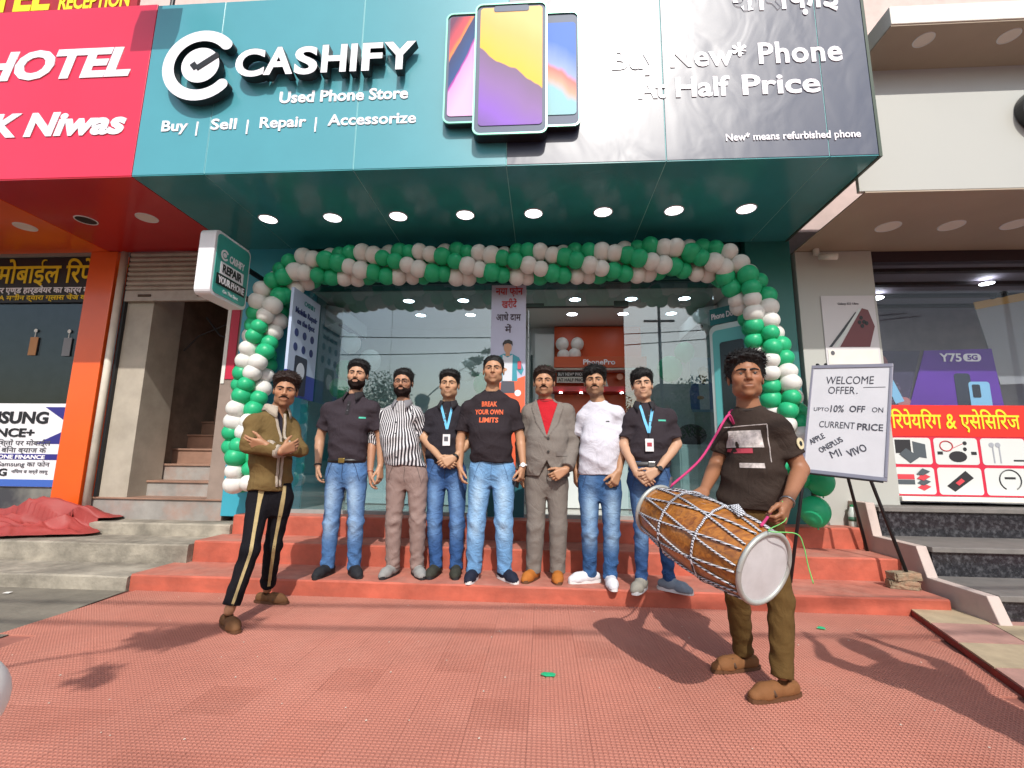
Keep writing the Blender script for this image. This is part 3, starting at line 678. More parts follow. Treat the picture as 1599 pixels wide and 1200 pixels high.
# low tiled pavement at the right, beige and pink slabs, red painted kerb
rpv = MB(); rpv.add([(2.72, 3.92, .0), (2.24, 2.45, .0), (1.9, 1.2, .0), (9, 1.2, .0), (9, 3.92, .0), (2.72, 3.92, .034), (2.24, 2.45, .034), (1.9, 1.2, .034), (9, 1.2, .034), (9, 3.92, .034)],
    [(5, 6, 7, 8, 9), (0, 5, 6, 1), (1, 6, 7, 2)])
rpv_o = struct(rpv.build('side_pavement', mat('dark red kerb paint', '#7c211c', .7, var=.3, vscale=9)))
M_bei = mat('beige pavement slab', '#a8977c', .8, var=.15, vscale=6, dirt=.3); M_pnk = mat('pink pavement slab', '#a87f74', .8, var=.15, vscale=6, dirt=.3)
for j in range(7):
    for i in range(9):
        y1 = 3.90 - .36*j; y0 = y1 - .352
        e0 = 2.72 - (3.92 - y0) * .327 + .006; e1 = 2.72 - (3.92 - y1) * .327 + .006
        x0 = e1 + .40*i + (e0 - e1) * .0; b = MB()
        xa0, xa1 = e0 + .40*i, e1 + .40*i
        b.hexa([(xa0, y0, .03), (xa0 + .393, y0, .03), (xa1 + .393, y1, .03), (xa1, y1, .03), (xa0, y0, .045), (xa0 + .393, y0, .045), (xa1 + .393, y1, .045), (xa1, y1, .045)])
        if xa0 > 4.6: continue
        b.build('pavement_slab', M_bei if (i + j) % 2 == 0 else M_pnk, rpv_o)
# ================================================================== FIGURES: smooth-union fields turned into one continuous skin
class Field:
    def __init__(s, lo, hi, h):
        s.h = h; s.lo = np.array(lo, np.float32)
        s.n = [int(math.ceil((hi[i] - lo[i]) / h)) + 1 for i in range(3)]
        s.ax = [(lo[i] + h * np.arange(s.n[i])).astype(np.float32) for i in range(3)]
        s.D = np.full(s.n, 9.0, np.float32)
    def win(s, lo, hi, pad):
        i0 = [max(0, int((lo[i] - pad - s.lo[i]) / s.h)) for i in range(3)]
        i1 = [min(s.n[i], int((hi[i] + pad - s.lo[i]) / s.h) + 2) for i in range(3)]
        if any(i1[i] <= i0[i] for i in range(3)): return None
        sl = tuple(slice(i0[i], i1[i]) for i in range(3))
        return sl, s.ax[0][sl[0]][:, None, None], s.ax[1][sl[1]][None, :, None], s.ax[2][sl[2]][None, None, :]
    def add(s, prim, k=.0):
        fn, lo, hi = prim
        q = s.win(lo, hi, max(k, .01) + 2*s.h)
        if q is None: return s
        sl, X, Y, Z = q; d = fn(X, Y, Z); a = s.D[sl]
        if k > 0:
            h = np.clip(.5 + .5 * (a - d) / k, 0, 1); s.D[sl] = a * (1-h) + d * h - k * h * (1-h)
        else: s.D[sl] = np.minimum(a, d)
        return s
    def sub(s, prim, k=.0):
        fn, lo, hi = prim
        q = s.win(lo, hi, max(k, .01) + 2*s.h)
        if q is None: return s
        sl, X, Y, Z = q; d = -fn(X, Y, Z); a = s.D[sl]
        if k > 0:
            h = np.clip(.5 - .5 * (a - d) / k, 0, 1); s.D[sl] = a * (1-h) + d * h + k * h * (1-h)
        else: s.D[sl] = np.maximum(a, d)
        return s
    def full(s): return s.ax[0][:, None, None], s.ax[1][None, :, None], s.ax[2][None, None, :]
    def clip(s, fn): s.D = np.maximum(s.D, fn(*s.full())); return s
    def near(s, w=.03):
        idx = np.nonzero(np.abs(s.D) < w)
        return idx, np.stack([s.ax[i][idx[i]] for i in range(3)], 1)
    def displace(s, fn, w=.03):
        idx, P = s.near(w); s.D[idx] += fn(P).astype(np.float32); return s
    def mesh(s): return surface_nets(s.D, s.lo, s.h)

def surface_nets(D, lo, h):
    I = D < 0
    A = I.astype(np.uint8)
    c = A[:-1, :-1, :-1] + A[1:, :-1, :-1] + A[:-1, 1:, :-1] + A[1:, 1:, :-1] + A[:-1, :-1, 1:] + A[1:, :-1, 1:] + A[:-1, 1:, 1:] + A[1:, 1:, 1:]
    act = (c > 0) & (c < 8); idx = np.nonzero(act); n = len(idx[0])
    ids = np.full(act.shape, -1, np.int32); ids[idx] = np.arange(n)
    corners = [(i, j, k) for i in (0, 1) for j in (0, 1) for k in (0, 1)]
    val = {q: D[idx[0]+q[0], idx[1]+q[1], idx[2]+q[2]] for q in corners}
    acc = np.zeros((n, 3), np.float64); cnt = np.zeros(n)
    for q in corners:
        for ax in range(3):
            if q[ax]: continue
            p = list(q); p[ax] = 1; p = tuple(p)
            a, b = val[q], val[p]; m = (a < 0) != (b < 0)
            t = np.where(m, a / np.where(m, a - b, 1), 0)
            for i in range(3): acc[:, i] += np.where(m, q[i] + (t if i == ax else 0), 0)
            cnt += m
    V = (np.stack(idx, 1) + acc / cnt[:, None]) * h + np.asarray(lo)
    Q = []
    for ax in range(3):
        u, v = [(1, 2), (2, 0), (0, 1)][ax]
        a = np.moveaxis(I, (ax, u, v), (0, 1, 2)); g = np.moveaxis(ids, (ax, u, v), (0, 1, 2))
        ch = a[:-1, 1:-1, 1:-1] != a[1:, 1:-1, 1:-1]
        e = np.nonzero(ch)
        q4 = np.stack([g[e[0], e[1], e[2]], g[e[0], e[1]+1, e[2]], g[e[0], e[1]+1, e[2]+1], g[e[0], e[1], e[2]+1]], 1)
        ins = a[:-1, 1:-1, 1:-1][e]
        q4[~ins] = q4[~ins][:, ::-1]
        Q.append(q4)
    Q = np.concatenate(Q); Q = Q[(Q >= 0).all(1)]
    return V, Q

def np_mesh(name, V, Q, col=None):
    me = bpy.data.meshes.new(name)
    me.vertices.add(len(V)); me.vertices.foreach_set('co', np.ascontiguousarray(V, np.float32).ravel())
    me.loops.add(len(Q)*4); me.loops.foreach_set('vertex_index', np.ascontiguousarray(Q, np.int32).ravel())
    me.polygons.add(len(Q)); me.polygons.foreach_set('loop_start', np.arange(0, len(Q)*4, 4, dtype=np.int32))
    me.polygons.foreach_set('loop_total', np.full(len(Q), 4, np.int32))
    me.polygons.foreach_set('use_smooth', np.ones(len(Q), bool))
    me.update(calc_edges=True)
    if col is not None:
        at = me.color_attributes.new('Col', 'FLOAT_COLOR', 'POINT')
        at.data.foreach_set('color', np.concatenate([col, np.ones((len(V), 1))], 1).astype(np.float32).ravel())
    return me

v3 = lambda *a: np.array(a, np.float64)
def nrm(a): return a / (np.linalg.norm(a) + 1e-9)
def cap(a, b, r0, r1=None, flat0=False, flat1=False, prof=None):
    """tapered capsule, optionally cut flat at either end; prof = [(t, r), ...]"""
    r1 = r0 if r1 is None else r1
    a = np.asarray(a, float); b = np.asarray(b, float); ab = b - a; L2 = float(ab @ ab) + 1e-12; L = math.sqrt(L2); R_ = max([r0, r1] + [q[1] for q in (prof or [])])
    def fn(X, Y, Z):
        x, y, z = X - a[0], Y - a[1], Z - a[2]
        s = (x*ab[0] + y*ab[1] + z*ab[2]) / L2; t = np.clip(s, 0, 1)
        d = np.sqrt((x - t*ab[0])**2 + (y - t*ab[1])**2 + (z - t*ab[2])**2)
        r = np.interp(t, [q[0] for q in prof], [q[1] for q in prof]).astype(np.float32) if prof else r0 + (r1 - r0) * t
        d = d - r
        if flat1: d = np.maximum(d, (s - 1) * L)
        if flat0: d = np.maximum(d, -s * L)
        return d
    return fn, np.minimum(a, b) - R_, np.maximum(a, b) + R_
def ell(c, r, rotm=None):
    c = np.asarray(c, float); r = np.asarray(r, float)
    def fn(X, Y, Z):
        x, y, z = X - c[0], Y - c[1], Z - c[2]
        if rotm is not None:
            x, y, z = (rotm[0][i]*x + rotm[1][i]*y + rotm[2][i]*z for i in range(3))
        k0 = np.sqrt((x/r[0])**2 + (y/r[1])**2 + (z/r[2])**2); k1 = np.sqrt((x/r[0]**2)**2 + (y/r[1]**2)**2 + (z/r[2]**2)**2) + 1e-6
        return k0 * (k0 - 1) / k1
    m = r.max(); return fn, c - m, c + m
def loft(zs, cx, cy, a, b, yaw=0.0, p=2.3):
    """stack of rounded cross-sections along z"""
    zs = np.array(zs, float); ca, sa = math.cos(yaw), math.sin(yaw)
    def fn(X, Y, Z):
        zc = np.clip(Z, zs[0], zs[-1])
        A = np.interp(zc, zs, a).astype(np.float32); B = np.interp(zc, zs, b).astype(np.float32)
        x = X - np.interp(zc, zs, cx).astype(np.float32); y = Y - np.interp(zc, zs, cy).astype(np.float32)
        u = np.abs(x*ca + y*sa) / A; v = np.abs(-x*sa + y*ca) / B
        r = (u**p + v**p + 1e-9)**(1/p)
        d = (r - 1) * np.minimum(A, B) * .92
        return np.maximum(d, np.maximum(Z - zs[-1], zs[0] - Z))
    m = max(max(a), max(b))
    return fn, v3(min(cx)-m, min(cy)-m, zs[0]), v3(max(cx)+m, max(cy)+m, zs[-1])
def smooth_levels(z, *cols, n=24):
    """ease the profile so that no kink shows"""
    zz = np.linspace(z[0], z[-1], n); out = []
    for c in cols:
        q = np.interp(zz, z, c)
        for _ in range(2): q[1:-1] = (q[:-2] + 2*q[1:-1] + q[2:]) / 4
        out.append(q)
    return [zz] + out

def folds(seed, amp, fz=(40, 90), fx=(6, 22), n=7):
    r_ = np.random.RandomState(seed); K = []
    for _ in range(n):
        K.append((r_.uniform(*fx) * r_.choice([-1, 1]), r_.uniform(*fx) * r_.choice([-1, 1]), r_.uniform(*fz), r_.uniform(0, 6.28), r_.uniform(.5, 1)))
    def fn(P, w=1.0):
        s = 0
        for kx, ky, kz, ph, am in K:
            s = s + am * (np.abs(np.sin(.5 * (kx*P[:, 0] + ky*P[:, 1] + kz*P[:, 2]) + ph)) - .64)
        return s * amp / n * 2.2 * w
    return fn
def gz(P, z0, s): return np.exp(-((P[:, 2] - z0) / s)**2)

# ---- cloth, skin and hair surfaces
M_skin = mat('skin', '#b98a6a', .48, attr='Col', var=.08, vscale=60, bump=.08, bscale=220, spec=.35)
M_hair = mat('black hair', '#100d0d', .58, var=.5, aniso=(260, 60, 60), bump=.35, bscale=(420, 120, 120), spec=.3)
M_hairb = mat('dark brown hair', '#24150f', .58, var=.5, aniso=(260, 60, 60), bump=.35, bscale=(420, 120, 120), spec=.3)
M_beard = mat('beard hair', '#221917', .8, var=.5, vscale=200, spec=.15)
M_cloth = mat('woven cloth', '#808080', .88, attr='Col', var=.12, vscale=90, bump=.22, bscale=320, spec=.15, wrinkle=.34, wscale=(8, 8, 5))
M_denim = mat('denim', '#4a6a9a', .9, attr='Col', var=.35, vscale=110, bump=.3, bscale=420, spec=.1, wrinkle=.40, wscale=(9, 9, 13))
M_suede = mat('shoe upper', '#808080', .75, attr='Col', var=.15, vscale=70, bump=.2, bscale=300, spec=.2)
M_eye = mat('eye white', '#857a72', .35); M_iris = mat('dark iris', '#0e0907', .3)
M_solew = mat('white sole', '#cfcfcf', .6); M_soled = mat('dark sole', '#1b1b1e', .7); M_solet = mat('brown sole', '#5b3a22', .7)

def head_build(o):
    """field of head and neck in head coordinates (face towards -y), scaled to the figure"""
    s = o.get('hs', 1.0); w_ = o.get('fw', 1.0) * 1.09; jw = o.get('jaw', 1.0)
    cx = np.array(o['hc'], float); yaw, pit, rol = o.get('yaw', 0), o.get('pitch', 0), o.get('roll', 0)
    Rm = np.array((Matrix.Rotation(yaw, 3, 'Z') @ Matrix.Rotation(pit, 3, 'X') @ Matrix.Rotation(rol, 3, 'Y')))
    T_ = lambda p: cx + Rm @ (np.array(p, float) * s)
    Rl = [list(r) for r in Rm]
    nb = np.array(o['neck'], float)
    h = .0036 * s if not o.get('fine') else .0031
    f = Field(cx - v3(.125, .145, .30)*s, cx + v3(.125, .15, .175)*s, h)
    E = lambda c, r: ell(T_(c), np.array(r) * s, Rl)
    K = lambda a, b, r0, r1=None: cap(T_(a), T_(b), r0*s, (r0 if r1 is None else r1)*s)
    # neck and top of the chest
    f.add(cap(nb + v3(0, .012, -.03), T_((0, .022, -.055)), o.get('nr', .058), o.get('nr', .058) * .93))
    cw = min(1.0, o.get('sw', .19)/.19)*.9
    for sx in (-1, 1): f.add(cap(nb + v3(sx*.02, .03, -.012), nb + v3(sx*.075*cw, .03, -.075), .034, .034), .04)
    f.add(ell(nb + v3(0, .018, -.15), v3(.115*cw, .080*cw, .11)), .04)
    f.add(E((0, .012, .036), (.0745*w_, .094, .083)), .03)
    f.add(E((0, -.020, -.018), (.063*w_, .066, .088)), .03)
    f.add(E((0, -.024, -.066), (.051*w_*jw, .055, .047)), .028)
    f.add(E((0, -.068, -.100), (.021*jw, .017, .016)), .026)
    for sx in (-1, 1):
        f.add(E((sx*.043*w_, -.056, -.020), (.022, .020, .020)), .026)
        f.add(E((sx*.046*w_*jw, -.012, -.072), (.018, .028, .022)), .026)
        f.add(K((sx*.008, -.084, .022), (sx*.050*w_, -.066, .024), .0095, .008), .014)
    for sx in (-1, 1): f.sub(E((sx*.031*w_, -.098, .003), (.018, .019, .012)), .012)
    ns_ = o.get('nose', 1.0)
    f.add(K((0, -.080, .020), (0, -.082 - .021*ns_, -.024), .0075*ns_, .0115*ns_), .012)
    for sx in (-1, 1): f.add(E((sx*.0125, -.093, -.029), (.0088, .011, .0075)), .007)
    f.add(E((0, -.083, -.056), (.026, .012, .021)), .02)
    f.add(K((-.020, -.086, -.0535), (.020, -.086, -.0535), .0052), .005)
    f.add(K((-.016, -.087, -.0655), (.016, -.087, -.0655), .0062), .005)
    f.sub(K((-.025, -.0975, -.0595), (.025, -.0975, -.0595), .0042), .004)
    for sx in (-1, 1):
        f.add(E((sx*.031*w_, -.0705, .004), (.0165, .0145, .0125)), .006)
        f.sub(E((sx*.031*w_, -.089, .0025), (.0140, .0105, .0056)), .002)
        f.add(E((sx*.0760*w_, .012, -.008), (.0085, .0185, .031)), .008)
        f.sub(E((sx*.087*w_, .006, -.004), (.006, .010, .017)), .004)
    return f, T_, Rm, cx, s

def to_head(P, cx, Rm, s): return ((P - cx) @ Rm) / s

def person(key, label, J, o):
    """J: joints in metres from the feet; o: build, clothes, hair"""
    org = np.array(J['o'], float)
    root = thing('person', label, 'person', tuple(org), o.get('group'))
    W = lambda p: tuple(np.array(p, float) + org)
    def emit(name, V, Q, m, parent=None, col=None):
        me = np_mesh(name, V + org, Q, col)
        return put(name, me, m, parent or root)
    g = {k: np.array(v, float) for k, v in J.items() if k != 'o'}
    bs = o.get('bs', 1.0)
    # ---------------- skeleton
    sl, sr = g['sl'] + v3(.030, 0, -.072), g['sr'] + v3(-.030, 0, -.072)
    smid = (sl + sr) / 2; sw = np.linalg.norm((sr - sl)[:2]) / 2
    tyaw = o.get('tyaw', math.atan2((sr - sl)[1], (sr - sl)[0]))
    cr, wa, nk = g['crotch'], g['waist'], g['neck'] + v3(0, 0, -.012)
    hyaw = o.get('hyaw', tyaw * .6); hd = v3(math.cos(hyaw), math.sin(hyaw), 0)
    hipc = v3(cr[0], wa[1] + .005, cr[2] + .09)
    hw = o.get('hipw', .088)
    hl, hr = hipc - hd*hw, hipc + hd*hw
    skin = np.array(lin(o.get('skin', '#a9795a')))
    # ---------------- body: hidden core, arms with hands, head -> one mesh
    VV, QQ, CC = [], [], []
    def gather(f, paint=None):
        V, Q = f.mesh(); n = sum(len(v) for v in VV)
        VV.append(V); QQ.append(Q + n); CC.append(paint(V) if paint else np.tile(skin, (len(V), 1)))
    core = Field(np.minimum(np.minimum(g['al'], g['ar']), hl) - v3(.25, .25, .05) , np.maximum(np.maximum(g['al'], g['ar']), np.maximum(nk, smid)) + v3(.25, .25, .04), .014)
    zz = smooth_levels([hipc[2]-.02, wa[2], (wa[2]+smid[2])/2, smid[2]-.12, smid[2]-.02, nk[2]], [hipc[0], wa[0], (wa[0]+smid[0])/2, smid[0], smid[0], nk[0]], [hipc[1], wa[1], smid[1], smid[1], smid[1], nk[1]], [.115*bs, .115*bs, .12*bs, min(.13*bs, sw*.72), min(.11, sw*.6), .045], [.08*bs, .08*bs, .085*bs, .085*bs, .055, .04])
    core.add(loft(zz[0], zz[1], zz[2], zz[3], zz[4], tyaw))
    for hp, kn, an in ((hl, g['kl'], g['al']), (hr, g['kr'], g['ar'])):
        core.add(cap(hp + v3(0, .01, -.03), kn, .048*bs, .040*bs), .015); core.add(cap(kn, an, .045, .032), .02)
    gather(core)
    fr = o.get('arm', .95)
    hs_ = o.get('hand', 1.0)
    hand_info = {}
    for sd, S0, El, Wr, Hd in (('l', sl, g['el'], g['wl'], g['hl']), ('r', sr, g['er'], g['wr'], g['hr'])):
        hdv = nrm(Hd - Wr)
        pn = np.array(o.get('palm_' + sd, (1 if sd == 'l' else -1, .35, 0)), float)   # where the palm looks
        pn = nrm(pn - hdv * (pn @ hdv))
        sgn = 1 if sd == 'l' else -1
        side = np.cross(hdv, pn) * sgn * o.get('thumb_' + sd, 1)
        if o.get('thumb_dir_' + sd) is not None:
            td = np.array(o['thumb_dir_' + sd], float)
            if side @ td < 0: side = -side
        ends = [S0, El, Wr, Wr + hdv*.21]
        f = Field(np.min(ends, 0) - .085, np.max(ends, 0) + .085, .0042)
        f.add(cap(S0, El, .042*fr, .041*fr, prof=[(0, .034*fr), (.3, .044*fr), (.6, .045*fr), (1, .040*fr)])); 
        f.add(cap(El, Wr, .04, .026, prof=[(0, .039*fr), (.25, .043*fr), (.7, .032*fr), (1, .0265*fr)]), .02)
        curl = o.get('curl_' + sd, .35); hh = hs_
        base = Wr + hdv*.01
        wid = [.030, .0105, -.0095, -.028]
        for k in range(4):
            kn = base + hdv*(.092 - (.006 if k == 3 else 0) - (.003 if k == 0 else 0))*hh + side*wid[k]*hh
            f.add(cap(base + side*wid[k]*.55*hh + pn*.001, kn, .0165*hh, .0125*hh), .012)
        f.add(cap(base + side*.022*hh + hdv*.02*hh + pn*.010, base + hdv*.06*hh + side*.03*hh + pn*.006, .016*hh, .013*hh), .012)
        for k in range(4):
            p = base + hdv*(.088 - (.006 if k == 3 else 0))*hh + side*wid[k]*hh; d = nrm(hdv + side*(.06, .02, -.03, -.08)[k])
            ln = (.074, .082, .076, .06)[k]*hh; ang = 0
            for j, (fl, rr0, rr1) in enumerate(((.45, .0098, .0088), (.3, .0088, .008), (.25, .008, .0066))):
                ang += curl * (.75, 1.1, .7)[j] * (1 + .12*k)
                dd = d*math.cos(ang) + pn*math.sin(ang); q = p + dd*ln*fl
                f.add(cap(p, q, rr0*hh, rr1*hh), .003); p = q
        p = base + hdv*.028*hh + side*.026*hh + pn*.006; d = nrm(hdv*.75 + side*.62 + pn*.25); c2 = o.get('thumbcurl_' + sd, .25)
        for j, (ln, rr0, rr1) in enumerate(((.042, .0145, .0115), (.033, .011, .0098), (.027, .0098, .0075))):
            q = p + d*ln*hh; f.add(cap(p, q, rr0*hh, rr1*hh), .006); p = q; d = nrm(d + hdv*c2 - side*c2*.6 + pn*c2*.5)
        hand_info[sd] = (base, hdv, side, pn)
        def paintarm(V, Wr=Wr):
            t = np.clip(1 - np.linalg.norm(V - Wr, axis=1) / .25, 0, 1)[:, None]
            return skin * (1 - .06*t)
        gather(f, paintarm)
    ho = dict(o['head']); ho['neck'] = nk
    hsz = (g['top'][2] - g['chin'][2]) / .262 * ho.get('scale', 1.0)
    ho['hs'] = hsz; ho['sw'] = sw
    ho['hc'] = v3(g['top'][0]*.5 + g['chin'][0]*.5, (g['top'][1] + .01), g['chin'][2] + .117*hsz) + np.array(ho.get('off', (0, 0, 0)))
    hf, T_, Rm, hcx, hsc = head_build(ho)
    stub = ho.get('stubble', .7 if ho.get('beard') else 0)
    def painth(V):
        q = to_head(V, hcx, Rm, hsc); c = np.tile(skin, (len(V), 1))
        lip = np.exp(-((q[:, 0]/.021)**2 + ((q[:, 2]+.0595)/.0105)**2)) * (q[:, 1] < -.075)
        c = c * (1 - lip[:, None] * np.array((.18, .34, .32)))
        line = np.exp(-((q[:, 0]/.022)**4 + ((q[:, 2]+.0593)/.0028)**2)) * (q[:, 1] < -.075)
        c = c * (1 - .45*line[:, None])
        for sx in (-1, 1):
            e = np.exp(-(((q[:, 0]-sx*.0335)/.020)**2 + ((q[:, 2]-.006)/.011)**2)) * (q[:, 1] < -.05)
            c = c * (1 - e[:, None] * np.array((.30, .33, .33)))
            lash = np.exp(-(((q[:, 0]-sx*.0335)/.015)**4 + ((q[:, 2]-.0085)/.0036)**2)) * (q[:, 1] < -.06)
            c = c * (1 - .75*lash[:, None])
            ns = np.exp(-(((q[:, 0]-sx*.009)/.004)**2 + ((q[:, 2]+.0355)/.0035)**2)) * (q[:, 1] < -.08)
            c = c * (1 - .6*ns[:, None])
        if stub:
            zb = np.interp(q[:, 1], [-.1, -.07, -.03, .0], [-.04, -.045, -.03, -.0])
            m = 1 / (1 + np.exp((q[:, 2] - zb) / .006)) * (q[:, 1] < .02) * (q[:, 2] > -.14) * np.clip(1 - lip*1.5, 0, 1)
            c = c * (1 - stub * m[:, None] * np.array((.55, .5, .45)))
        ch = np.exp(-(((np.abs(q[:, 0])-.04)/.02)**2 + ((q[:, 2]+.02)/.02)**2)) * (q[:, 1] < -.03)
        c = c * (1 + ch[:, None] * np.array((.10, .0, -.02)))
        return c
    gather(hf, painth)
    body = put('body', np_mesh('body', np.concatenate(VV) + org, np.concatenate(QQ), np.concatenate(CC)), M_skin, root)
    # ---------------- hair, brows, beard on the same head field
    X, Y, Z = hf.full(); Rt = Rm
    xr, yr, zr = X - hcx[0], Y - hcx[1], Z - hcx[2]
    hx = (xr*Rt[0][0] + yr*Rt[1][0] + zr*Rt[2][0]) / hsc; hy = (xr*Rt[0][1] + yr*Rt[1][1] + zr*Rt[2][1]) / hsc; hz = (xr*Rt[0][2] + yr*Rt[1][2] + zr*Rt[2][2]) / hsc
    hx, hy, hz = (a.astype(np.float32) for a in (hx, hy, hz))
    H = ho.get('hair', {}); Hm = M_hairb if H.get('brown') else M_hair
    top, sid, qf = H.get('top', .022)*.95, H.get('side', .008)*.6, H.get('quiff', .0)*.9
    t = sid + (top - sid) / (1 + np.exp(-(hz - .062) / .020))
    t = t + qf * np.exp(-(((hy + .062) / .035)**2 + ((hz - .105) / .04)**2)) * (1 + H.get('sweep', 0) * hx / .05)
    wv = H.get('wave', .0016)
    t = t + wv * np.sin(hx*H.get('wf', 150) + 28*hy + 8*np.sin(60*hz)) * np.sin(hy*70 + hz*50 + 1.3) + .0016*np.sin(hx*420 + hy*60) * np.sin(hz*90)
    t = t + .0032 * (np.sin(hx*95 + 1 + 20*hz)*np.sin(hy*85 + 2) + .6*np.sin(hx*190 + hz*130)*np.sin(hy*120 + 1)) / (1 + np.exp(-(hz - .07)/.015))
    hlz = H.get('line', .066) - .008
    zl = np.interp(hy, [-.11, -.088, -.062, -.050, -.036, -.02, -.004, .006, .04, .07], [hlz+.004, hlz, hlz-.006, hlz-.024, .012, H.get('burn', -.018), H.get('burn', -.018), .03, -.045, H.get('nape', -.075)]).astype(np.float32)
    zl = zl + H.get('fringe', 0) * -.02 * np.exp(-((hx - H.get('fx', 0)) / .03)**2) * (hy < -.05) + (hy < -.035) * .012 * np.clip(1 - (hx/.05)**2, -.6, 1) + .0016*np.sin(hx*190 + 2)
    t = t * np.clip((hz - zl) / .032, .12, 1)          # hair thins out to nothing at the hairline
    D = np.maximum(hf.D / hsc - t, (zl - hz) * .8)
    for sx in (-1, 1):
        ear = np.sqrt(((hx - sx*.086) / .018)**2 + ((hy - .008) / .022)**2 + ((hz + .008) / .034)**2) - 1
        D = np.maximum(D, -ear * .016)
    D = np.where(hz < -.085, 1.0, D)
    V, Q = surface_nets((D * hsc).astype(np.float32), hf.lo, hf.h); hair_strands(emit, V, Q, Hm, hcx, Rm, hsc, H, key)
    for sx in (-1, 1):
        a, b_, rr = (sx*.013, .0205), (sx*.052, .0225), H.get('brow', .0062)
        tt = np.clip(((hx - a[0])*(b_[0]-a[0]) + (hz - a[1])*(b_[1]-a[1])) / ((b_[0]-a[0])**2 + (b_[1]-a[1])**2), 0, 1)
        d2 = np.sqrt((hx - a[0] - tt*(b_[0]-a[0]))**2 + (hz - a[1] - tt*(b_[1]-a[1]) - .005*np.sin(tt*3.1))**2) - rr*(1 - .45*tt)
        De = np.maximum(np.maximum(hf.D/hsc - .0028, d2), hy + .03)
        V, Q = surface_nets((De*hsc).astype(np.float32), hf.lo, hf.h)
        if len(Q): emit('eyebrow', V, Q, Hm)
    bt = ho.get('beard', 0)
    if bt:
        zb = np.interp(hy, [-.11, -.085, -.06, -.035, -.015, .0], [-.048, -.050, -.056, -.044, -.016, .012]).astype(np.float32)
        mouth = np.sqrt((hx/.022)**2 + ((hz + .0605)/.0115)**2) - 1
        Db = np.maximum(hf.D/hsc - (bt + .001*np.sin(hx*300)*np.sin(hz*260 + hy*120)) * np.clip((zb - hz)/.018, .15, 1), (hz - zb)*.8)
        Db = np.maximum(Db, -mouth*.012); Db = np.maximum(Db, hy + .004); Db = np.maximum(Db, -(hz + .122 + .30*(hy + .06)))
        nose = np.sqrt((hx/.019)**2 + ((hy + .1)/.03)**2 + ((hz + .028)/.013)**2) - 1
        Db = np.maximum(Db, -nose*.012)
        V, Q = surface_nets((Db*hsc).astype(np.float32), hf.lo, hf.h)
        if len(Q): hair_strands(emit, V, Q, M_beard, hcx, Rm, hsc, dict(len=.35), key, 'beard', 1400)
    mt = ho.get('moustache', 0)
    if mt:
        zc = -.0445 - .013*np.clip((np.abs(hx) - .010)/.026, 0, 1)
        Dm = np.maximum(np.maximum(hf.D/hsc - mt, np.abs(hz - zc) - .0062*(1 - .45*np.abs(hx)/.036)), np.abs(hx) - .036); Dm = np.maximum(Dm, hy + .05)
        V, Q = surface_nets((Dm*hsc).astype(np.float32), hf.lo, hf.h)
        if len(Q): emit('moustache', V, Q, M_beard)
    for sx in (-1, 1):
        c = T_((sx*.031*1.09*ho.get('fw', 1.0), -.0695, .0025))
        b = MB(); uvsphere(b, c + org, .0127*hsc, 14, 10); e = b.build('eye', M_eye, root, True)
        dirn = Rm @ nrm(v3(ho.get('gaze', 0), -1, -.03)); b = MB(); uvsphere(b, c + dirn*.0035*hsc + org, .0108*hsc, 12, 8); b.build('iris', M_iris, e, True)
    ctx = dict(root=root, org=org, emit=emit, g=g, sl=sl, sr=sr, smid=smid, sw=sw, tyaw=tyaw, hipc=hipc, hl=hl, hr=hr, nk=nk, wa=wa, o=o, hand=hand_info, T=T_, Rm=Rm, hsc=hsc, W=W, body=body, hd=hd, hyaw=hyaw)
    return ctx

def hair_strands(emit, V, Q, Hm, cx, Rm, s, H, key, name='hair', count=2600):
    """hair mass plus many fine tapering locks lying along the combing direction, one mesh"""
    r_ = np.random.RandomState(len(V) % 9973)
    a, b_, c_ = V[Q[:, 0]], V[Q[:, 1]], V[Q[:, 2]]; N = np.cross(b_ - a, c_ - a); N /= np.linalg.norm(N, axis=1)[:, None] + 1e-9
    P = V[Q].mean(1); k = r_.choice(len(P), min(len(P), count), replace=False); P, N = P[k], N[k]
    q = to_head(P, cx, Rm, s)
    N = np.where((((P - cx) * N).sum(1) < 0)[:, None], -N, N)
    topw = np.clip((q[:, 2] - .05) / .05, 0, 1)[:, None]; fr = (q[:, 1] < -.04)[:, None] * topw
    comb = H.get('comb', (0.25, .6, .35)); back = Rm @ np.array(comb, float); down = Rm @ np.array((0, .25, -1.0))
    fring = Rm @ np.array((-.5, -.35, -.7)) * H.get('fringe', 0)
    d = N*(.30 + .25*topw) + back*topw*(1 - .8*fr*min(1, H.get('fringe', 0))) + down*(1 - topw)*.9 + fring*fr + r_.normal(0, .28, P.shape)
    d /= np.linalg.norm(d, axis=1)[:, None]
    L_ = (r_.uniform(.010, .022, len(P)) * (.5 + .9*topw[:, 0]) * H.get('len', 1.0))[:, None] * s
    sd = np.cross(d, N + r_.normal(0, .3, P.shape)); sd /= np.linalg.norm(sd, axis=1)[:, None] + 1e-9
    wd = .0016 * s
    p0 = P - N*.002; p1 = p0 + d*L_*.55; p2 = p0 + (d*.9 + down*.18)*L_
    VV = np.stack([p0 - sd*wd, p0 + sd*wd, p1 + sd*wd*.8, p1 - sd*wd*.8, p2 + sd*wd*.25, p2 - sd*wd*.25], 1).reshape(-1, 3)
    o = len(V) + 6*np.arange(len(P))[:, None]
    QQ = np.concatenate([Q, o + np.array([[0, 1, 2, 3]]), o + np.array([[3, 2, 4, 5]])])
    return emit(name, np.concatenate([V, VV]), QQ, Hm)

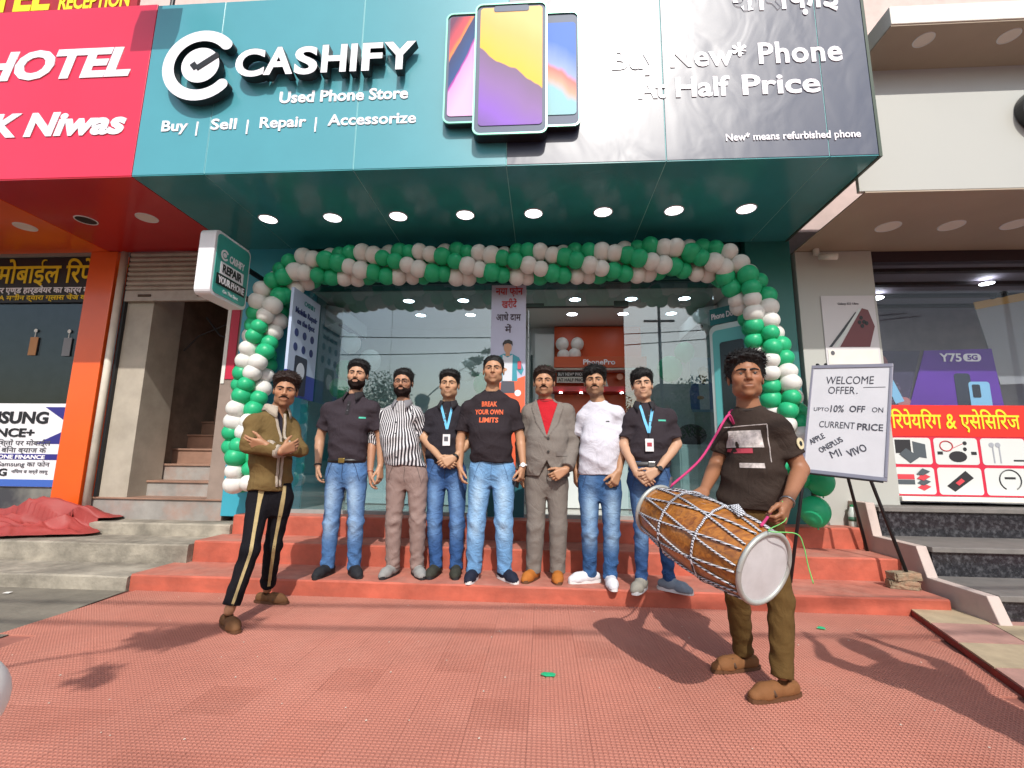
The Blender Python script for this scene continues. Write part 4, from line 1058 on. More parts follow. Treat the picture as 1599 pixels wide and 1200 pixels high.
def uvsphere(b, c, r, n=16, m=10, sc=(1, 1, 1)):
    vs_ = [(c[0], c[1], c[2] + r*sc[2])]; fs = []
    for j in range(1, m):
        for k in range(n):
            th, ph = math.pi*j/m, 2*math.pi*k/n
            vs_.append((c[0] + r*sc[0]*math.sin(th)*math.cos(ph), c[1] + r*sc[1]*math.sin(th)*math.sin(ph), c[2] + r*sc[2]*math.cos(th)))
    vs_.append((c[0], c[1], c[2] - r*sc[2])); L_ = len(vs_) - 1
    for k in range(n): fs.append((0, 1+k, 1+(k+1) % n)); fs.append((L_, L_-1-k, L_-1-(k+1) % n))
    for j in range(m-2):
        for k in range(n): fs.append((1+j*n+k, 1+(j+1)*n+k, 1+(j+1)*n+(k+1) % n, 1+j*n+(k+1) % n))
    b.add(vs_, fs)

# ---------------- clothes
def shirt(c, col, kind='tee', hem=None, sleeve='short', name='shirt', m=None, fit=1.0, vneck=0.0, scoop=.0, seed=1, grow=0.0, stripes=None, slen=.72, amp=.017, cut=None, paint=None, tuck=False, belly=0.0, sr_=1.0):
    o, g = c['o'], c['g']; bs = o.get('bs', 1.0); sm, nk, wa, hp = c['smid'], c['nk'], c['wa'], c['hipc']
    hz = wa[2] if hem is None else hem
    sw = c['sw']
    ch = o.get('chest', 1.0)
    zl = [hz - .0, wa[2] + .05, (wa[2]*.5 + sm[2]*.5), sm[2] - .13, sm[2] - .02, max(sm[2] + .03, nk[2] - .085), nk[2] - .050, nk[2] - .024, nk[2] + .002]
    X = [hp[0]*.6+wa[0]*.4, wa[0], wa[0]*.45 + sm[0]*.55, sm[0], sm[0], sm[0]*.8+nk[0]*.2, sm[0]*.3+nk[0]*.7, nk[0], nk[0]]
    yb = hp[1]
    Yc = [yb, wa[1] - belly*.5, wa[1]*.5 + sm[1]*.5 - .01 - belly*.5, sm[1] - .012, sm[1], sm[1], sm[1]*.5+nk[1]*.5 + .006, nk[1] + .008, nk[1] + .006]
    A = [.168*bs*fit, .163*bs*fit, .166*bs*fit*ch, (sw*.88 + .015)*ch, sw*.99, sw*.90, .140, .090, .064]
    B = [.118*bs + belly*.4, .122*bs + belly*.6, .126*bs*ch + belly*.4, .124*ch, .10, .082, .076, .074, .063]
    if tuck: A[0] *= .95; B[0] *= .95
    pad = grow
    A = [a + pad for a in A]; B = [b_ + pad for b_ in B]
    zz = smooth_levels(zl, X, Yc, A, B, n=80)
    ends = [c['sl'], c['sr'], g['el'], g['er'], v3(wa[0]-.2, wa[1]-.17, hz), v3(wa[0]+.2, wa[1]+.17, hz), nk + v3(0, 0, .05)]
    if sleeve in ('long', 'rolled'): ends += [g['wl'], g['wr']]
    f = Field(np.min(ends, 0) - .10, np.max(ends, 0) + .10, .0068)
    f.add(loft(zz[0], zz[1], zz[2], zz[3], zz[4], c['tyaw']))
    for sd, S0, El, Wr in (('l', c['sl'], g['el'], g['wl']), ('r', c['sr'], g['er'], g['wr'])):
        f.add(ell(S0 + v3(0, 0, -.014), v3(.053, .060, .056) + pad), .06)
        if sleeve == 'short':
            E_ = S0 + (El - S0) * slen
            f.add(cap(S0 + v3(0, 0, -.012), E_, .052 + pad, .060 + pad, flat1=True), .04)
        elif sleeve == 'rolled':
            f.add(cap(S0, El, .062 + pad, .052 + pad), .03); f.add(cap(El, El + (Wr-El)*.12, .052 + pad, .054 + pad, flat1=True), .015)
        else:
            f.add(cap(S0 + v3(0, 0, -.008), El, .058*sr_ + pad, .054*sr_ + pad), .03); f.add(cap(El, El + (Wr-El)*.93, .053*sr_ + pad, .043*sr_ + pad, flat1=True), .02)
    F1 = folds(seed, amp, (18, 60), (6, 30)); F2 = folds(seed + 50, amp*1.2, (40, 100), (4, 30))
    def disp(P):
        d = F1(P, .7 + .6*gz(P, hz + .06, .12))
        for S0, El in ((c['sl'], g['el']), (c['sr'], g['er'])):
            d = d + F2(P, np.exp(-((np.linalg.norm(P - El, axis=1))/.11)**2) + .5*np.exp(-((np.linalg.norm(P - (S0 - v3(0, 0, .09)), axis=1))/.09)**2))
        return d
    f.displace(disp)
    # wavy hem
    Xf, Yf, Zf = f.full(); f.D = np.maximum(f.D, (hz + .006*np.sin(Xf*26 + seed) + .005*np.sin(Yf*31)) - Zf)
    # arms must not be welded to the hem: neckline
    ty = c['tyaw']; fwd = v3(math.sin(ty), -math.cos(ty), 0)
    if scoop: f.sub(ell(nk + fwd*.040 + v3(0, 0, .028), v3(.068, .070, scoop)), .008)
    if vneck:
        f.sub(cap(nk + fwd*.075 + v3(0, 0, .05), nk + fwd*.105 + v3(0, 0, -vneck), .045, .004), .004)
    if cut: cut(f, c, fwd)
    V, Q = f.mesh()
    base = np.tile(np.array(lin(col)), (len(V), 1))
    if stripes:
        base = stripes(V, c, base)
    if paint: base = paint(V, c, base)
    me = np_mesh(name, V + c['org'], Q, base); ob = put(name, me, m or M_cloth, c['root'])
    c['shirt'] = ob; c['hem'] = hz
    return ob

def trousers(c, col, r=(.090, .066, .058), hemz=.055, name='trousers', m=None, seed=3, fade=None, amp=.016, top=None, paint=None, kneeamp=1.0, hemcut=None, seat=1.0):
    o, g = c['o'], c['g']; bs = o.get('bs', 1.0); hp, wa = c['hipc'], c['wa']; r = (r[0]*.95, r[1]*.93, r[2]*.93)
    tz = (wa[2] + .02) if top is None else top
    zl = [hp[2] - .11, hp[2] - .03, hp[2] + .06, tz]
    zz = smooth_levels(zl, [hp[0]]*2 + [hp[0]*.6+wa[0]*.4, wa[0]], [hp[1] + .012, hp[1] + .010, hp[1] + .005, hp[1]], [.120*bs, .165*bs, .168*bs, .158*bs], [.075*bs, .112*bs*seat, .116*bs*seat, .112*bs], n=20)
    ends = [c['hl'], c['hr'], g['kl'], g['kr'], g['al'], g['ar'], v3(wa[0], wa[1], tz)]
    f = Field(np.min(ends, 0) - v3(.14, .16, .07), np.max(ends, 0) + v3(.14, .16, .03), .0068)
    f.add(loft(zz[0], zz[1], zz[2], zz[3], zz[4], c['hyaw'], 2.4))
    legs = []
    for H0, K, A in ((c['hl'], g['kl'], g['al']), (c['hr'], g['kr'], g['ar'])):
        L_ = Field(f.lo, [f.ax[i][-1] for i in range(3)], f.h) if False else None
        e = A - (K - A) * 0; tt = (K[2] - hemz) / (K[2] - A[2]); e = K + (A - K) * tt
        legs.append((H0, K, e))
    D2 = []
    for H0, K, e in legs:
        q = Field(f.lo, (0, 0, 0), f.h) if False else None
        sub = Field.__new__(Field); sub.h, sub.lo, sub.n, sub.ax = f.h, f.lo, f.n, f.ax; sub.D = np.full(f.n, 9.0, np.float32)
        r = [q_ for q_ in r]; sub.add(cap(H0, K, r[0]*bs, r[1]*bs, prof=[(0, r[0]*bs), (.3, r[0]*.98*bs), (.75, (r[0]*.3+r[1]*.7)*bs), (1, r[1]*bs)])); sub.add(cap(K, e, r[1]*bs, r[2]*bs, flat1=True, prof=[(0, r[1]*bs), (.3, r[1]*1.03*bs), (.8, r[2]*bs), (1, r[2]*1.02*bs)]), .03)
        D2.append(sub.D)
    legsD = np.minimum(D2[0], D2[1])
    k = .035; h = np.clip(.5 + .5*(f.D - legsD)/k, 0, 1); f.D = f.D*(1-h) + legsD*h - k*h*(1-h)
    F1 = folds(seed, amp, (25, 85), (18, 70), 9); F3 = folds(seed + 9, amp*1.2, (20, 45), (15, 45))
    def disp(P):
        w_ = .35 + 1.0*gz(P, hemz + .07, .08) + .75*kneeamp*gz(P, g['kl'][2] + .0, .10)
        return F1(P, w_) + F3(P, .55*gz(P, hp[2] - .02, .12))
    f.displace(disp)
    V, Q = f.mesh()
    base = np.tile(np.array(lin(col)), (len(V), 1))
    if fade:
        fc = np.array(lin(fade)); w_ = np.zeros(len(V))
        for H0, K, e in legs:
            ln = v3(0, 0, 0); t = np.clip((H0[2] - V[:, 2]) / (H0[2] - e[2]), 0, 1)
            cx_ = np.where(V[:, 2] > K[2], H0[0] + (K[0]-H0[0])*(H0[2]-V[:, 2])/(H0[2]-K[2]), K[0] + (e[0]-K[0])*(K[2]-V[:, 2])/(K[2]-e[2]))
            cy_ = np.where(V[:, 2] > K[2], H0[1] + (K[1]-H0[1])*(H0[2]-V[:, 2])/(H0[2]-K[2]), K[1] + (e[1]-K[1])*(K[2]-V[:, 2])/(K[2]-e[2]))
            near = np.exp(-((V[:, 0]-cx_)/.048)**2) * (V[:, 1] < cy_ + .01)
            w_ = np.maximum(w_, near * (np.exp(-((t - .24)/.2)**2) + .7*np.exp(-((t - .56)/.12)**2)))
        nz = .5 + .5*np.sin(V[:, 2]*95 + 6*np.sin(V[:, 0]*40) + seed)
        w_ = np.clip(w_ * (.92 + .08*nz), 0, 1)
        base = base*(1 - w_[:, None]) + fc*w_[:, None]
    if paint: base = paint(V, c, base, legs)
    ob = put(name, np_mesh(name, V + c['org'], Q, base), m or M_cloth, c['root'])
    c['trousers'] = ob; c['legs'] = legs
    return ob

def shoe(c, A, ang, col, sole, gz_=0.0, L=.250, kind='sneaker', tilt=0, name='shoe', lace=None, sockcol=None):
    """A: ankle (local), ang: toe direction in radians, 0 = towards the street, + = viewer's right"""
    d = v3(math.sin(ang), -math.cos(ang), 0); s = v3(math.cos(ang), math.sin(ang), 0)
    b0 = v3(A[0], A[1], gz_)
    heel, ball, toe = b0 - d*.055, b0 + d*(L*.42), b0 + d*(L - .10)
    f = Field(np.minimum(heel, toe) - v3(.075, .075, .01), np.maximum(heel, toe) + v3(.075, .075, .16), .005)
    low = kind == 'loafer'
    if low:
        f.add(cap(heel + v3(0, 0, .036), ball + v3(0, 0, .028), .034, .034)); f.add(cap(ball + v3(0, 0, .027), toe + v3(0, 0, .022), .034, .022), .03)
        f.add(cap(ball - s*.010 + v3(0, 0, .024), toe - s*.006 + v3(0, 0, .020), .030, .020), .03)
        f.add(cap(b0 - d*.02 + v3(0, 0, .04), b0 - d*.03 + v3(0, 0, .066), .036, .034, flat1=True), .02)
        f.add(cap(b0 + d*.055 + v3(0, 0, .045), ball + d*.01 + v3(0, 0, .036), .030, .026), .025)
    else:
        f.add(cap(heel + v3(0, 0, .045), ball + v3(0, 0, .034), .036, .037)); f.add(cap(ball + v3(0, 0, .032), toe + v3(0, 0, .026), .037, .028), .03)
        f.add(cap(ball - s*.012 + v3(0, 0, .03), toe - s*.008 + v3(0, 0, .024), .032, .026), .03)
        f.add(cap(b0 + v3(0, 0, .05), b0 - d*.005 + v3(0, 0, .105), .040, .039, flat1=True), .03)
        f.add(cap(b0 + d*.03 + v3(0, 0, .06), ball + v3(0, 0, .045), .032, .028), .035)
    f.clip(lambda X, Y, Z: (gz_ + .012) - Z)
    if low: f.sub(ell(b0 + d*.005 + v3(0, 0, .095), v3(.030, .040, .045)), .006)
    Fx = folds(int(abs(A[0])*997) + 5, .0022, (60, 140), (40, 120)); f.displace(lambda P: Fx(P), .02)
    V, Q = f.mesh(); base = np.tile(np.array(lin(col)), (len(V), 1))
    ob = put(name, np_mesh(name, V + c['org'], Q, base), M_suede, c['root'])
    # sole: rounded outline, a little wider than the upper
    pts = []
    n = 26
    for k in range(n):
        a = 2*math.pi*k/n; t = (1 - math.cos(a)) / 2; u = heel - d*.043 + (toe + d*.034 - heel + d*.043) * t
        wdt = .041 * (abs(math.sin(a))**.62) * (1 - .10*math.sin(t*math.pi*1.0) + .05*t)
        pts.append(u + s*wdt*(1 if math.sin(a) >= 0 else -1))
    h = .026 if kind != 'loafer' else .016
    b = MB(); P0 = [tuple(p + c['org'] + v3(0, 0, .0005)) for p in pts]; P1 = [tuple(p + c['org'] + v3(0, 0, h)) for p in pts]
    b.add(P0 + P1, [tuple(range(n))[::-1], tuple(range(n, 2*n))] + [(k, (k+1) % n, (k+1) % n + n, k+n) for k in range(n)])
    so = b.build('sole', sole, ob)
    if lace is not None:
        for j in range(4):
            cpt = b0 + d*(.045 + .024*j) + v3(0, 0, .094 - .0125*j) + c['org']
            b = MB(); b.tube([tuple(cpt - s*.022 - v3(0, 0, .008)), tuple(cpt + v3(0, 0, .002)), tuple(cpt + s*.022 - v3(0, 0, .008))], .0035, 6); b.build('lace', lace, ob)
    if low:
        cpt = b0 + d*.085 + v3(0, 0, .058) + c['org']
        b = MB(); b.tube([tuple(cpt - s*.045 - v3(0, 0, .03)), tuple(cpt - s*.02 + v3(0, 0, .004)), tuple(cpt + s*.02 + v3(0, 0, .004)), tuple(cpt + s*.045 - v3(0, 0, .03))], .0075, 6); b.build('strap', mat('dark loafer strap', '#4a3424', .6), ob, True)
    return ob

def band(c, name, z, h, a, b, m, parent=None, cx=None, cy=None, yaw=0.0, n=40, tilt=0.0, buckle=None):
    """belt-like ring"""
    B_ = MB(); cxy = (cx, cy); ca, sa = math.cos(yaw), math.sin(yaw); V = []
    for ring, (g_, dz) in enumerate(((0, -h/2), (.004, -h/2), (.004, h/2), (0, h/2))):
        for k in range(n):
            t = 2*math.pi*k/n; e = 2/2.3
            u = (a + g_) * math.copysign(abs(math.cos(t))**e, math.cos(t)); v = (b + g_) * math.copysign(abs(math.sin(t))**e, math.sin(t))
            V.append((cx + u*ca - v*sa + c['org'][0], cy + u*sa + v*ca + c['org'][1], z + dz + tilt*v + c['org'][2]))
    B_.add(V, [(j*n+k, j*n+(k+1) % n, ((j+1) % 4)*n+(k+1) % n, ((j+1) % 4)*n+k) for j in range(4) for k in range(n)])
    return B_.build(name, m, parent or c['root'], True)

def wristband(c, sd, m, name='wrist_band', r=.031, h=.012, face=None, back=.012):
    base, hdv, side, pn = c['hand'][sd]; p = base - hdv*back
    ax = nrm(c['g']['w' + sd] - c['g']['e' + sd]); u = nrm(np.cross(ax, v3(0, 1, .2))); v = np.cross(ax, u); n = 20; V = []
    for rr, dz in ((r, -h/2), (r + .003, -h/2), (r + .003, h/2), (r, h/2)):
        for k in range(n):
            t = 2*math.pi*k/n; V.append(tuple(p + ax*dz + u*rr*math.cos(t) + v*rr*math.sin(t) + c['org']))
    b = MB(); b.add(V, [(j*n+k, j*n+(k+1) % n, ((j+1) % 4)*n+(k+1) % n, ((j+1) % 4)*n+k) for j in range(4) for k in range(n)])
    ob = b.build(name, m, c['root'], True)
    if face is not None:
        out = nrm(v3(0, -1, .1) - ax*(v3(0, -1, .1) @ ax)); q = p + out*(r + .004) + c['org']
        b = MB(); b.tube([tuple(q), tuple(q + out*.008)], .019, 18); b.build('watch_face', face, ob)
    return ob

def drape(c, pts2, ob, off=.003):
    """drop (x,z) points onto the front of a garment"""
    bv = BVHTree.FromPolygons([v.co for v in ob.data.vertices], [p.vertices for p in ob.data.polygons])
    out = []
    for x, z in pts2:
        hit = bv.ray_cast(Vector((x + c['org'][0], c['org'][1] - .6, z + c['org'][2])), Vector((0, 1, 0)))
        y = hit[0].y if hit[0] is not None else c['org'][1] - .1
        out.append((x + c['org'][0], y - off, z + c['org'][2]))
    return out
def drape_mesh(c, name, me, ob, m, parent, off=.003):
    bv = BVHTree.FromPolygons([v.co for v in ob.data.vertices], [p.vertices for p in ob.data.polygons])
    for v in me.vertices:
        hit = bv.ray_cast(Vector((v.co.x, c['org'][1] - .7, v.co.z)), Vector((0, 1, 0)))
        if hit[0] is not None: v.co.y = hit[0].y - off
    me.update(); return put(name, me, m, parent)
def print_text(c, body, x0, x1, zb, cap_, m, ob, bold=.02, rotz=0.0, name='chest_print'):
    me, a = text_mesh(body, bold, 0, 0, 1.0, 2); lo, hi = a.min(0), a.max(0)
    bm = bmesh.new(); bm.from_mesh(me); bmesh.ops.triangulate(bm, faces=bm.faces); bmesh.ops.subdivide_edges(bm, edges=[e for e in bm.edges if e.calc_length() > .12], cuts=2, use_grid_fill=True); bm.to_mesh(me); bm.free()
    a = np.array([v.co[:] for v in me.vertices]); sx = (x1-x0)/(hi[0]-lo[0]); sz = cap_/(hi[1]-lo[1])
    for v, q in zip(me.vertices, a): v.co = (x0 + (q[0]-lo[0])*sx + c['org'][0], 0, zb + (q[1]-lo[1])*sz + c['org'][2])
    me.materials.clear()
    return drape_mesh(c, name, me, ob, m, ob)
def patch(c, name, x0, x1, z0, z1, m, ob, n=8, off=.003, parent=None, rnd_=0):
    b = MB(); V = [(x0 + (x1-x0)*i/n + c['org'][0], 0, z0 + (z1-z0)*j/n + c['org'][2]) for j in range(n+1) for i in range(n+1)]
    F = [(j*(n+1)+i, j*(n+1)+i+1, (j+1)*(n+1)+i+1, (j+1)*(n+1)+i) for j in range(n) for i in range(n)]
    if rnd_:
        xm, zm = (x0+x1)/2 + c['org'][0], (z0+z1)/2 + c['org'][2]
        F = [f for f in F if all(((V[q][0]-xm)/((x1-x0)/2))**2 + ((V[q][2]-zm)/((z1-z0)/2))**2 < 1.15 for q in f)]
    me = bpy.data.meshes.new(name); me.from_pydata(V, [], F)
    return drape_mesh(c, name, me, ob, m, parent or ob, off)

def collar(c, m, parent, front=.030, up=.006, r=.064, gap=26, spread=.06, z=0.0, drop=.024):
    """turned-down collar: stand, fold and two front points"""
    nk = c['nk'] + v3(0, .006, z); ty = c['tyaw']; n = 36; V = []
    rows = [(r - .006, up - .008), (r - .002, up + .010), (r + .008, up + .012), (r + .016, up - .012), (r + .024, up - drop)]
    for k in range(n + 1):
        t = -180 + gap + (360 - 2*gap) * k / n          # 0 = back
        ft = max(0, (abs(t) - 100) / (80 - gap)); a = R(t) - ty
        dx, dy = math.sin(a), math.cos(a)
        for j, (rr, zz) in enumerate(rows):
            ex = ft*front*(.4 if j == 3 else 1.0) if j >= 3 else 0
            lift = -.018*ft if j < 3 else -.03*ft
            V.append(tuple(nk + v3(dx*(rr + spread*ft*(.5 if j >= 3 else 0)), dy*(rr*1.0 + (ft*.035 if j >= 3 else ft*.012)), zz + lift - ex) + c['org']))
    F = [(k*5+j, (k+1)*5+j, (k+1)*5+j+1, k*5+j+1) for k in range(n) for j in range(4)]
    me = bpy.data.meshes.new('collar'); me.from_pydata(V, [], F)
    ob = put('collar', me, m, parent, True)
    md = ob.modifiers.new('thick', 'SOLIDIFY'); md.thickness = .004; md.offset = 1
    return ob
def neck_rib(c, m, parent, r=.072, dz=-.016, tilt=.34, w_=.006):
    nk = c['nk']; ty = c['tyaw']; pts = []
    for k in range(33):
        a = 2*math.pi*k/32; u, v = math.sin(a), math.cos(a)
        pts.append(tuple(nk + v3(r*u*math.cos(ty) - r*v*math.sin(ty)*.95, r*v*math.cos(ty)*.95 + r*u*math.sin(ty) + .004, dz + tilt*r*v*.55) + c['org']))
    b = MB(); b.tube(pts, w_, 8, False); return b.build('neck_rib', m, parent, True)
def lanyard(c, ob, zc, xc, m_strap, spreadx=.055):
    nk = c['nk']; t = thing_part = None
    P = drape(c, [(nk[0] - spreadx + (xc - nk[0] + spreadx)*k/10, nk[2] - .022 + (zc - nk[2] + .022)*k/10) for k in range(11)], ob, .005)
    Q_ = drape(c, [(nk[0] + spreadx + (xc - nk[0] - spreadx)*k/10, nk[2] - .022 + (zc - nk[2] + .022)*k/10) for k in range(11)], ob, .006)
    for pts in (P, Q_):
        b = MB(); V = []
        for i, p in enumerate(pts):
            q = Vector(pts[min(i+1, 10)]) - Vector(pts[max(i-1, 0)]); sd_ = Vector((q.z, 0, -q.x)).normalized()*.0105
            p = Vector(p); V += [tuple(p - sd_), tuple(p + sd_)]
        b.add(V, [(2*i, 2*i+1, 2*i+3, 2*i+2) for i in range(10)]); b.build('lanyard_strap', m_strap, c['root'])
    e = Vector(P[-1]); b = MB(); b.tube([e, e + Vector((0, -.004, -.045))], .004, 6); b.build('lanyard_clip', M_dark, c['root'])
    y = e.y - .008; x = e.x; z = e.z - .045
    b = MB(); b.box(x - .032, x + .032, y - .003, y, z - .098, z); cd = b.build('id_card', mat('white id card', '#d8d6d8', .4), c['root'], bevel=.0012)
    return cd, (x, y - .0035, z)
# ================================================================== THE PEOPLE
PP = {}
PP['polo'] = dict(o=(-1.691,4.020,.118), top=(.027,0,1.844), chin=(.047,-.05,1.580), neck=(.010,.03,1.545), sl=(-.249,.03,1.476), sr=(.220,.03,1.483), el=(-.285,.05,1.134), wl=(-.250,-.02,.902), hl=(-.225,-.05,.752), er=(.260,.08,1.132), wr=(.278,.05,.902), hr=(.289,.03,.761), crotch=(0,0,.742), waist=(-.003,0,.953), kl=(-.095,-.02,.430), kr=(.118,-.02,.430), al=(-.108,0,.085), ar=(.110,.02,.085))
PP['stripe'] = dict(o=(-1.159,4.080,.118), top=(-.108,0,1.779), chin=(-.085,-.05,1.525), neck=(-.096,.03,1.485), sl=(-.327,.03,1.415), sr=(.061,.03,1.431), el=(-.362,.04,1.118), wl=(-.335,-.03,.850), hl=(-.310,-.06,.702), er=(.104,.10,1.140), wr=(.139,.10,.914), hr=(.154,.10,.784), crotch=(-.016,0,.730), waist=(-.063,0,.945), kl=(-.108,-.02,.445), kr=(.099,-.02,.448), al=(-.103,0,.085), ar=(.100,.02,.085))
PP['lan1'] = dict(o=(-.820,4.140,.118), top=(-.036,0,1.778), chin=(-.016,-.05,1.512), neck=(-.035,.03,1.488), sl=(-.224,.03,1.419), sr=(.146,.03,1.435), el=(-.238,0,1.154), wl=(-.050,-.165,.980), hl=(.071,-.175,.905), er=(.193,0,1.143), wr=(.078,-.155,.985), hr=(-.030,-.215,.920), crotch=(-.021,0,.742), waist=(-.048,0,.950), kl=(-.109,-.02,.440), kr=(.089,-.02,.443), al=(-.085,0,.085), ar=(.086,0,.085))
PP['tee'] = dict(o=(-.435,4.020,.118), top=(-.004,0,1.892), chin=(.006,-.05,1.622), neck=(-.011,.03,1.588), sl=(-.254,.03,1.490), sr=(.207,.03,1.500), el=(-.279,.04,1.138), wl=(-.269,-.02,.911), hl=(-.245,-.05,.776), er=(.242,.04,1.153), wr=(.272,-.03,.918), hr=(.252,-.06,.796), crotch=(.008,0,.775), waist=(-.004,0,.975), kl=(-.114,-.02,.470), kr=(.114,-.02,.475), al=(-.128,0,.085), ar=(.126,.02,.085))
PP['suit'] = dict(o=(.026,4.080,.118), top=(-.018,0,1.795), chin=(-.014,-.05,1.527), neck=(-.004,.03,1.510), sl=(-.170,.04,1.457), sr=(.207,.02,1.470), el=(-.200,.08,1.100), wl=(-.205,.05,.870), hl=(-.205,.04,.750), er=(.236,.02,1.098), wr=(.165,-.155,.895), hr=(.045,-.205,.825), crotch=(.006,0,.690), waist=(.006,0,.950), kl=(-.083,-.02,.420), kr=(.104,-.02,.424), al=(-.099,0,.085), ar=(.098,0,.085))
PP['white'] = dict(o=(.458,3.980,.118), top=(-.011,0,1.784), chin=(-.022,-.05,1.516), neck=(.014,.03,1.493), sl=(-.140,.07,1.420), sr=(.192,-.03,1.440), el=(-.175,.14,1.132), wl=(-.180,.10,.888), hl=(-.175,.08,.760), er=(.205,-.04,1.109), wr=(.150,-.12,.888), hr=(.090,-.16,.765), crotch=(.010,0,.670), waist=(.012,0,.93), kl=(-.078,-.02,.405), kr=(.094,-.04,.410), al=(-.076,.05,.085), ar=(.077,-.03,.085))
PP['lan2'] = dict(o=(.862,3.850,.118), top=(-.047,0,1.730), chin=(-.052,-.05,1.473), neck=(-.032,.03,1.453), sl=(-.165,.04,1.395), sr=(.180,-.01,1.410), el=(-.205,.04,1.102), wl=(-.150,-.145,.890), hl=(-.070,-.185,.820), er=(.205,0,1.110), wr=(.010,-.165,.905), hr=(-.095,-.205,.845), crotch=(-.017,0,.727), waist=(-.020,0,.955), kl=(-.095,-.02,.445), kr=(.083,-.02,.440), al=(-.105,0,.085), ar=(.104,0,.085))
PP['left'] = dict(o=(-2.054,3.360,0), top=(.108,-.01,1.719), chin=(.150,-.05,1.461), neck=(.062,.01,1.445), sl=(-.035,-.135,1.398), sr=(.150,.125,1.390), el=(.020,-.215,1.165), wl=(.245,-.205,1.120), hl=(.318,-.11,1.170), er=(.262,.03,1.135), wr=(.165,-.225,1.155), hr=(.062,-.262,1.178), crotch=(.085,-.02,.690), waist=(.075,0,.895), kl=(.080,-.17,.452), kr=(.085,.10,.448), al=(.030,-.25,.095), ar=(-.025,.27,.095))
PP['drum'] = dict(o=(1.100,2.620,0), top=(.043,0,1.700), chin=(-.008,-.05,1.430), neck=(.038,.02,1.405), sl=(-.078,.10,1.342), sr=(.168,-.07,1.342), el=(-.115,.15,1.075), wl=(-.262,-.06,.938), hl=(-.345,-.16,.885), er=(.212,-.10,1.055), wr=(.045,-.28,.905), hr=(-.025,-.35,.810), crotch=(-.014,0,.640), waist=(-.008,0,.850), kl=(-.080,.06,.405), kr=(.080,-.07,.415), al=(-.025,.17,.10), ar=(.035,-.125,.10))

RIB = mat('black knit rib', '#1d1a1f', .85, bump=.2, bscale=300)
LEA = mat('black leather', '#141315', .4); STEEL = mat('brushed steel', '#9a9a9c', .3, metal=.9); GOLDB = mat('brass buckle', '#b89a58', .3, metal=.8)
CYAN = mat('light blue lanyard', '#58a8cf', .6)
def belt(c, z, m=LEA, bk=STEEL, dx=0.0, bs=None):
    bs = bs or c['o'].get('bs', 1.0)
    b_ = band(c, 'belt', z, .034, .160*bs, .1155*bs, m, None, c['wa'][0], c['hipc'][1], c['hyaw'])
    y = c['hipc'][1] - .1155*bs - .006; x = c['wa'][0] + dx
    b = MB(); b.box(x - .026 + c['org'][0], x + .026 + c['org'][0], y - .006 + c['org'][1], y + .004 + c['org'][1], z - .02 + c['org'][2], z + .02 + c['org'][2]); b.build('buckle', bk, b_, bevel=.003)
def pockets(c, colm, name='pocket_seam'):
    for s in (-1, 1):
        pts = drape(c, [(c['hipc'][0] + s*(.085 + .012*k), c['wa'][2] - .02 - .011*k*k*.35 - .012*k) for k in range(6)], c['trousers'], .002)
        b = MB(); b.tube(pts, .0028, 5); b.build(name, colm, c['trousers'])
DKSEAM = mat('dark denim seam', '#2e4468', .9); LTSEAM = mat('chino seam', '#6a5c58', .9)
def fly(c, m):
    pts = drape(c, [(c['hipc'][0] + .004 + .003*math.sin(k), c['wa'][2] - .03 - .02*k) for k in range(8)], c['trousers'], .002)
    b = MB(); b.tube(pts, .003, 5); b.build('fly_seam', m, c['trousers'])

def placket(c, o_):
    x = c['nk'][0]*.7 + c['smid'][0]*.3; z1 = c['nk'][2] - .075
    patch(c, 'placket', x - .015, x + .015, z1 - .12, z1, RIB, o_, 6, .004)
    for k in range(2):
        p = drape(c, [(x, z1 - .035 - .05*k)], o_, .006)[0]; b = MB(); b.disc(p, .006, (0, -1, 0), 10, .003); b.build('button', MATS['grey print'], o_)
# 1 --- leftmost of the row
c = person('polo', 'bearded man in black polo shirt and blue jeans, leftmost of the row on the step', PP['polo'],
    dict(skin='#b48a6e', group='people standing in a row on the red step', palm_l=(1, .3, 0), palm_r=(-1, .3, 0), thumb_dir_l=(0, -1, 0), thumb_dir_r=(0, -1, 0), curl_l=.42, curl_r=.4,
         head=dict(yaw=R(10), roll=R(2), nose=1.05, hair=dict(top=.028, side=.006, quiff=.012), beard=.0018, moustache=.003)))
o_ = shirt(c, '#373036', hem=.93, vneck=.055, tuck=True, seed=11, slen=.68)
collar(c, RIB, o_); placket(c, o_); patch(c, 'chest_logo', .105, .155, 1.305, 1.32, mat('teal embroidery', '#3fa890', .7), o_, 4)
trousers(c, '#4f75a6', fade='#9db8d4', m=M_denim, seed=4); belt(c, .945, bk=GOLDB); pockets(c, DKSEAM); fly(c, DKSEAM)
shoe(c, c['g']['al'], R(-8), '#25262a', M_soled, lace=M_dark); shoe(c, c['g']['ar'], R(38), '#25262a', M_soled, lace=M_dark)
wristband(c, 'l', LEA, 'wrist_band', .030, .014)

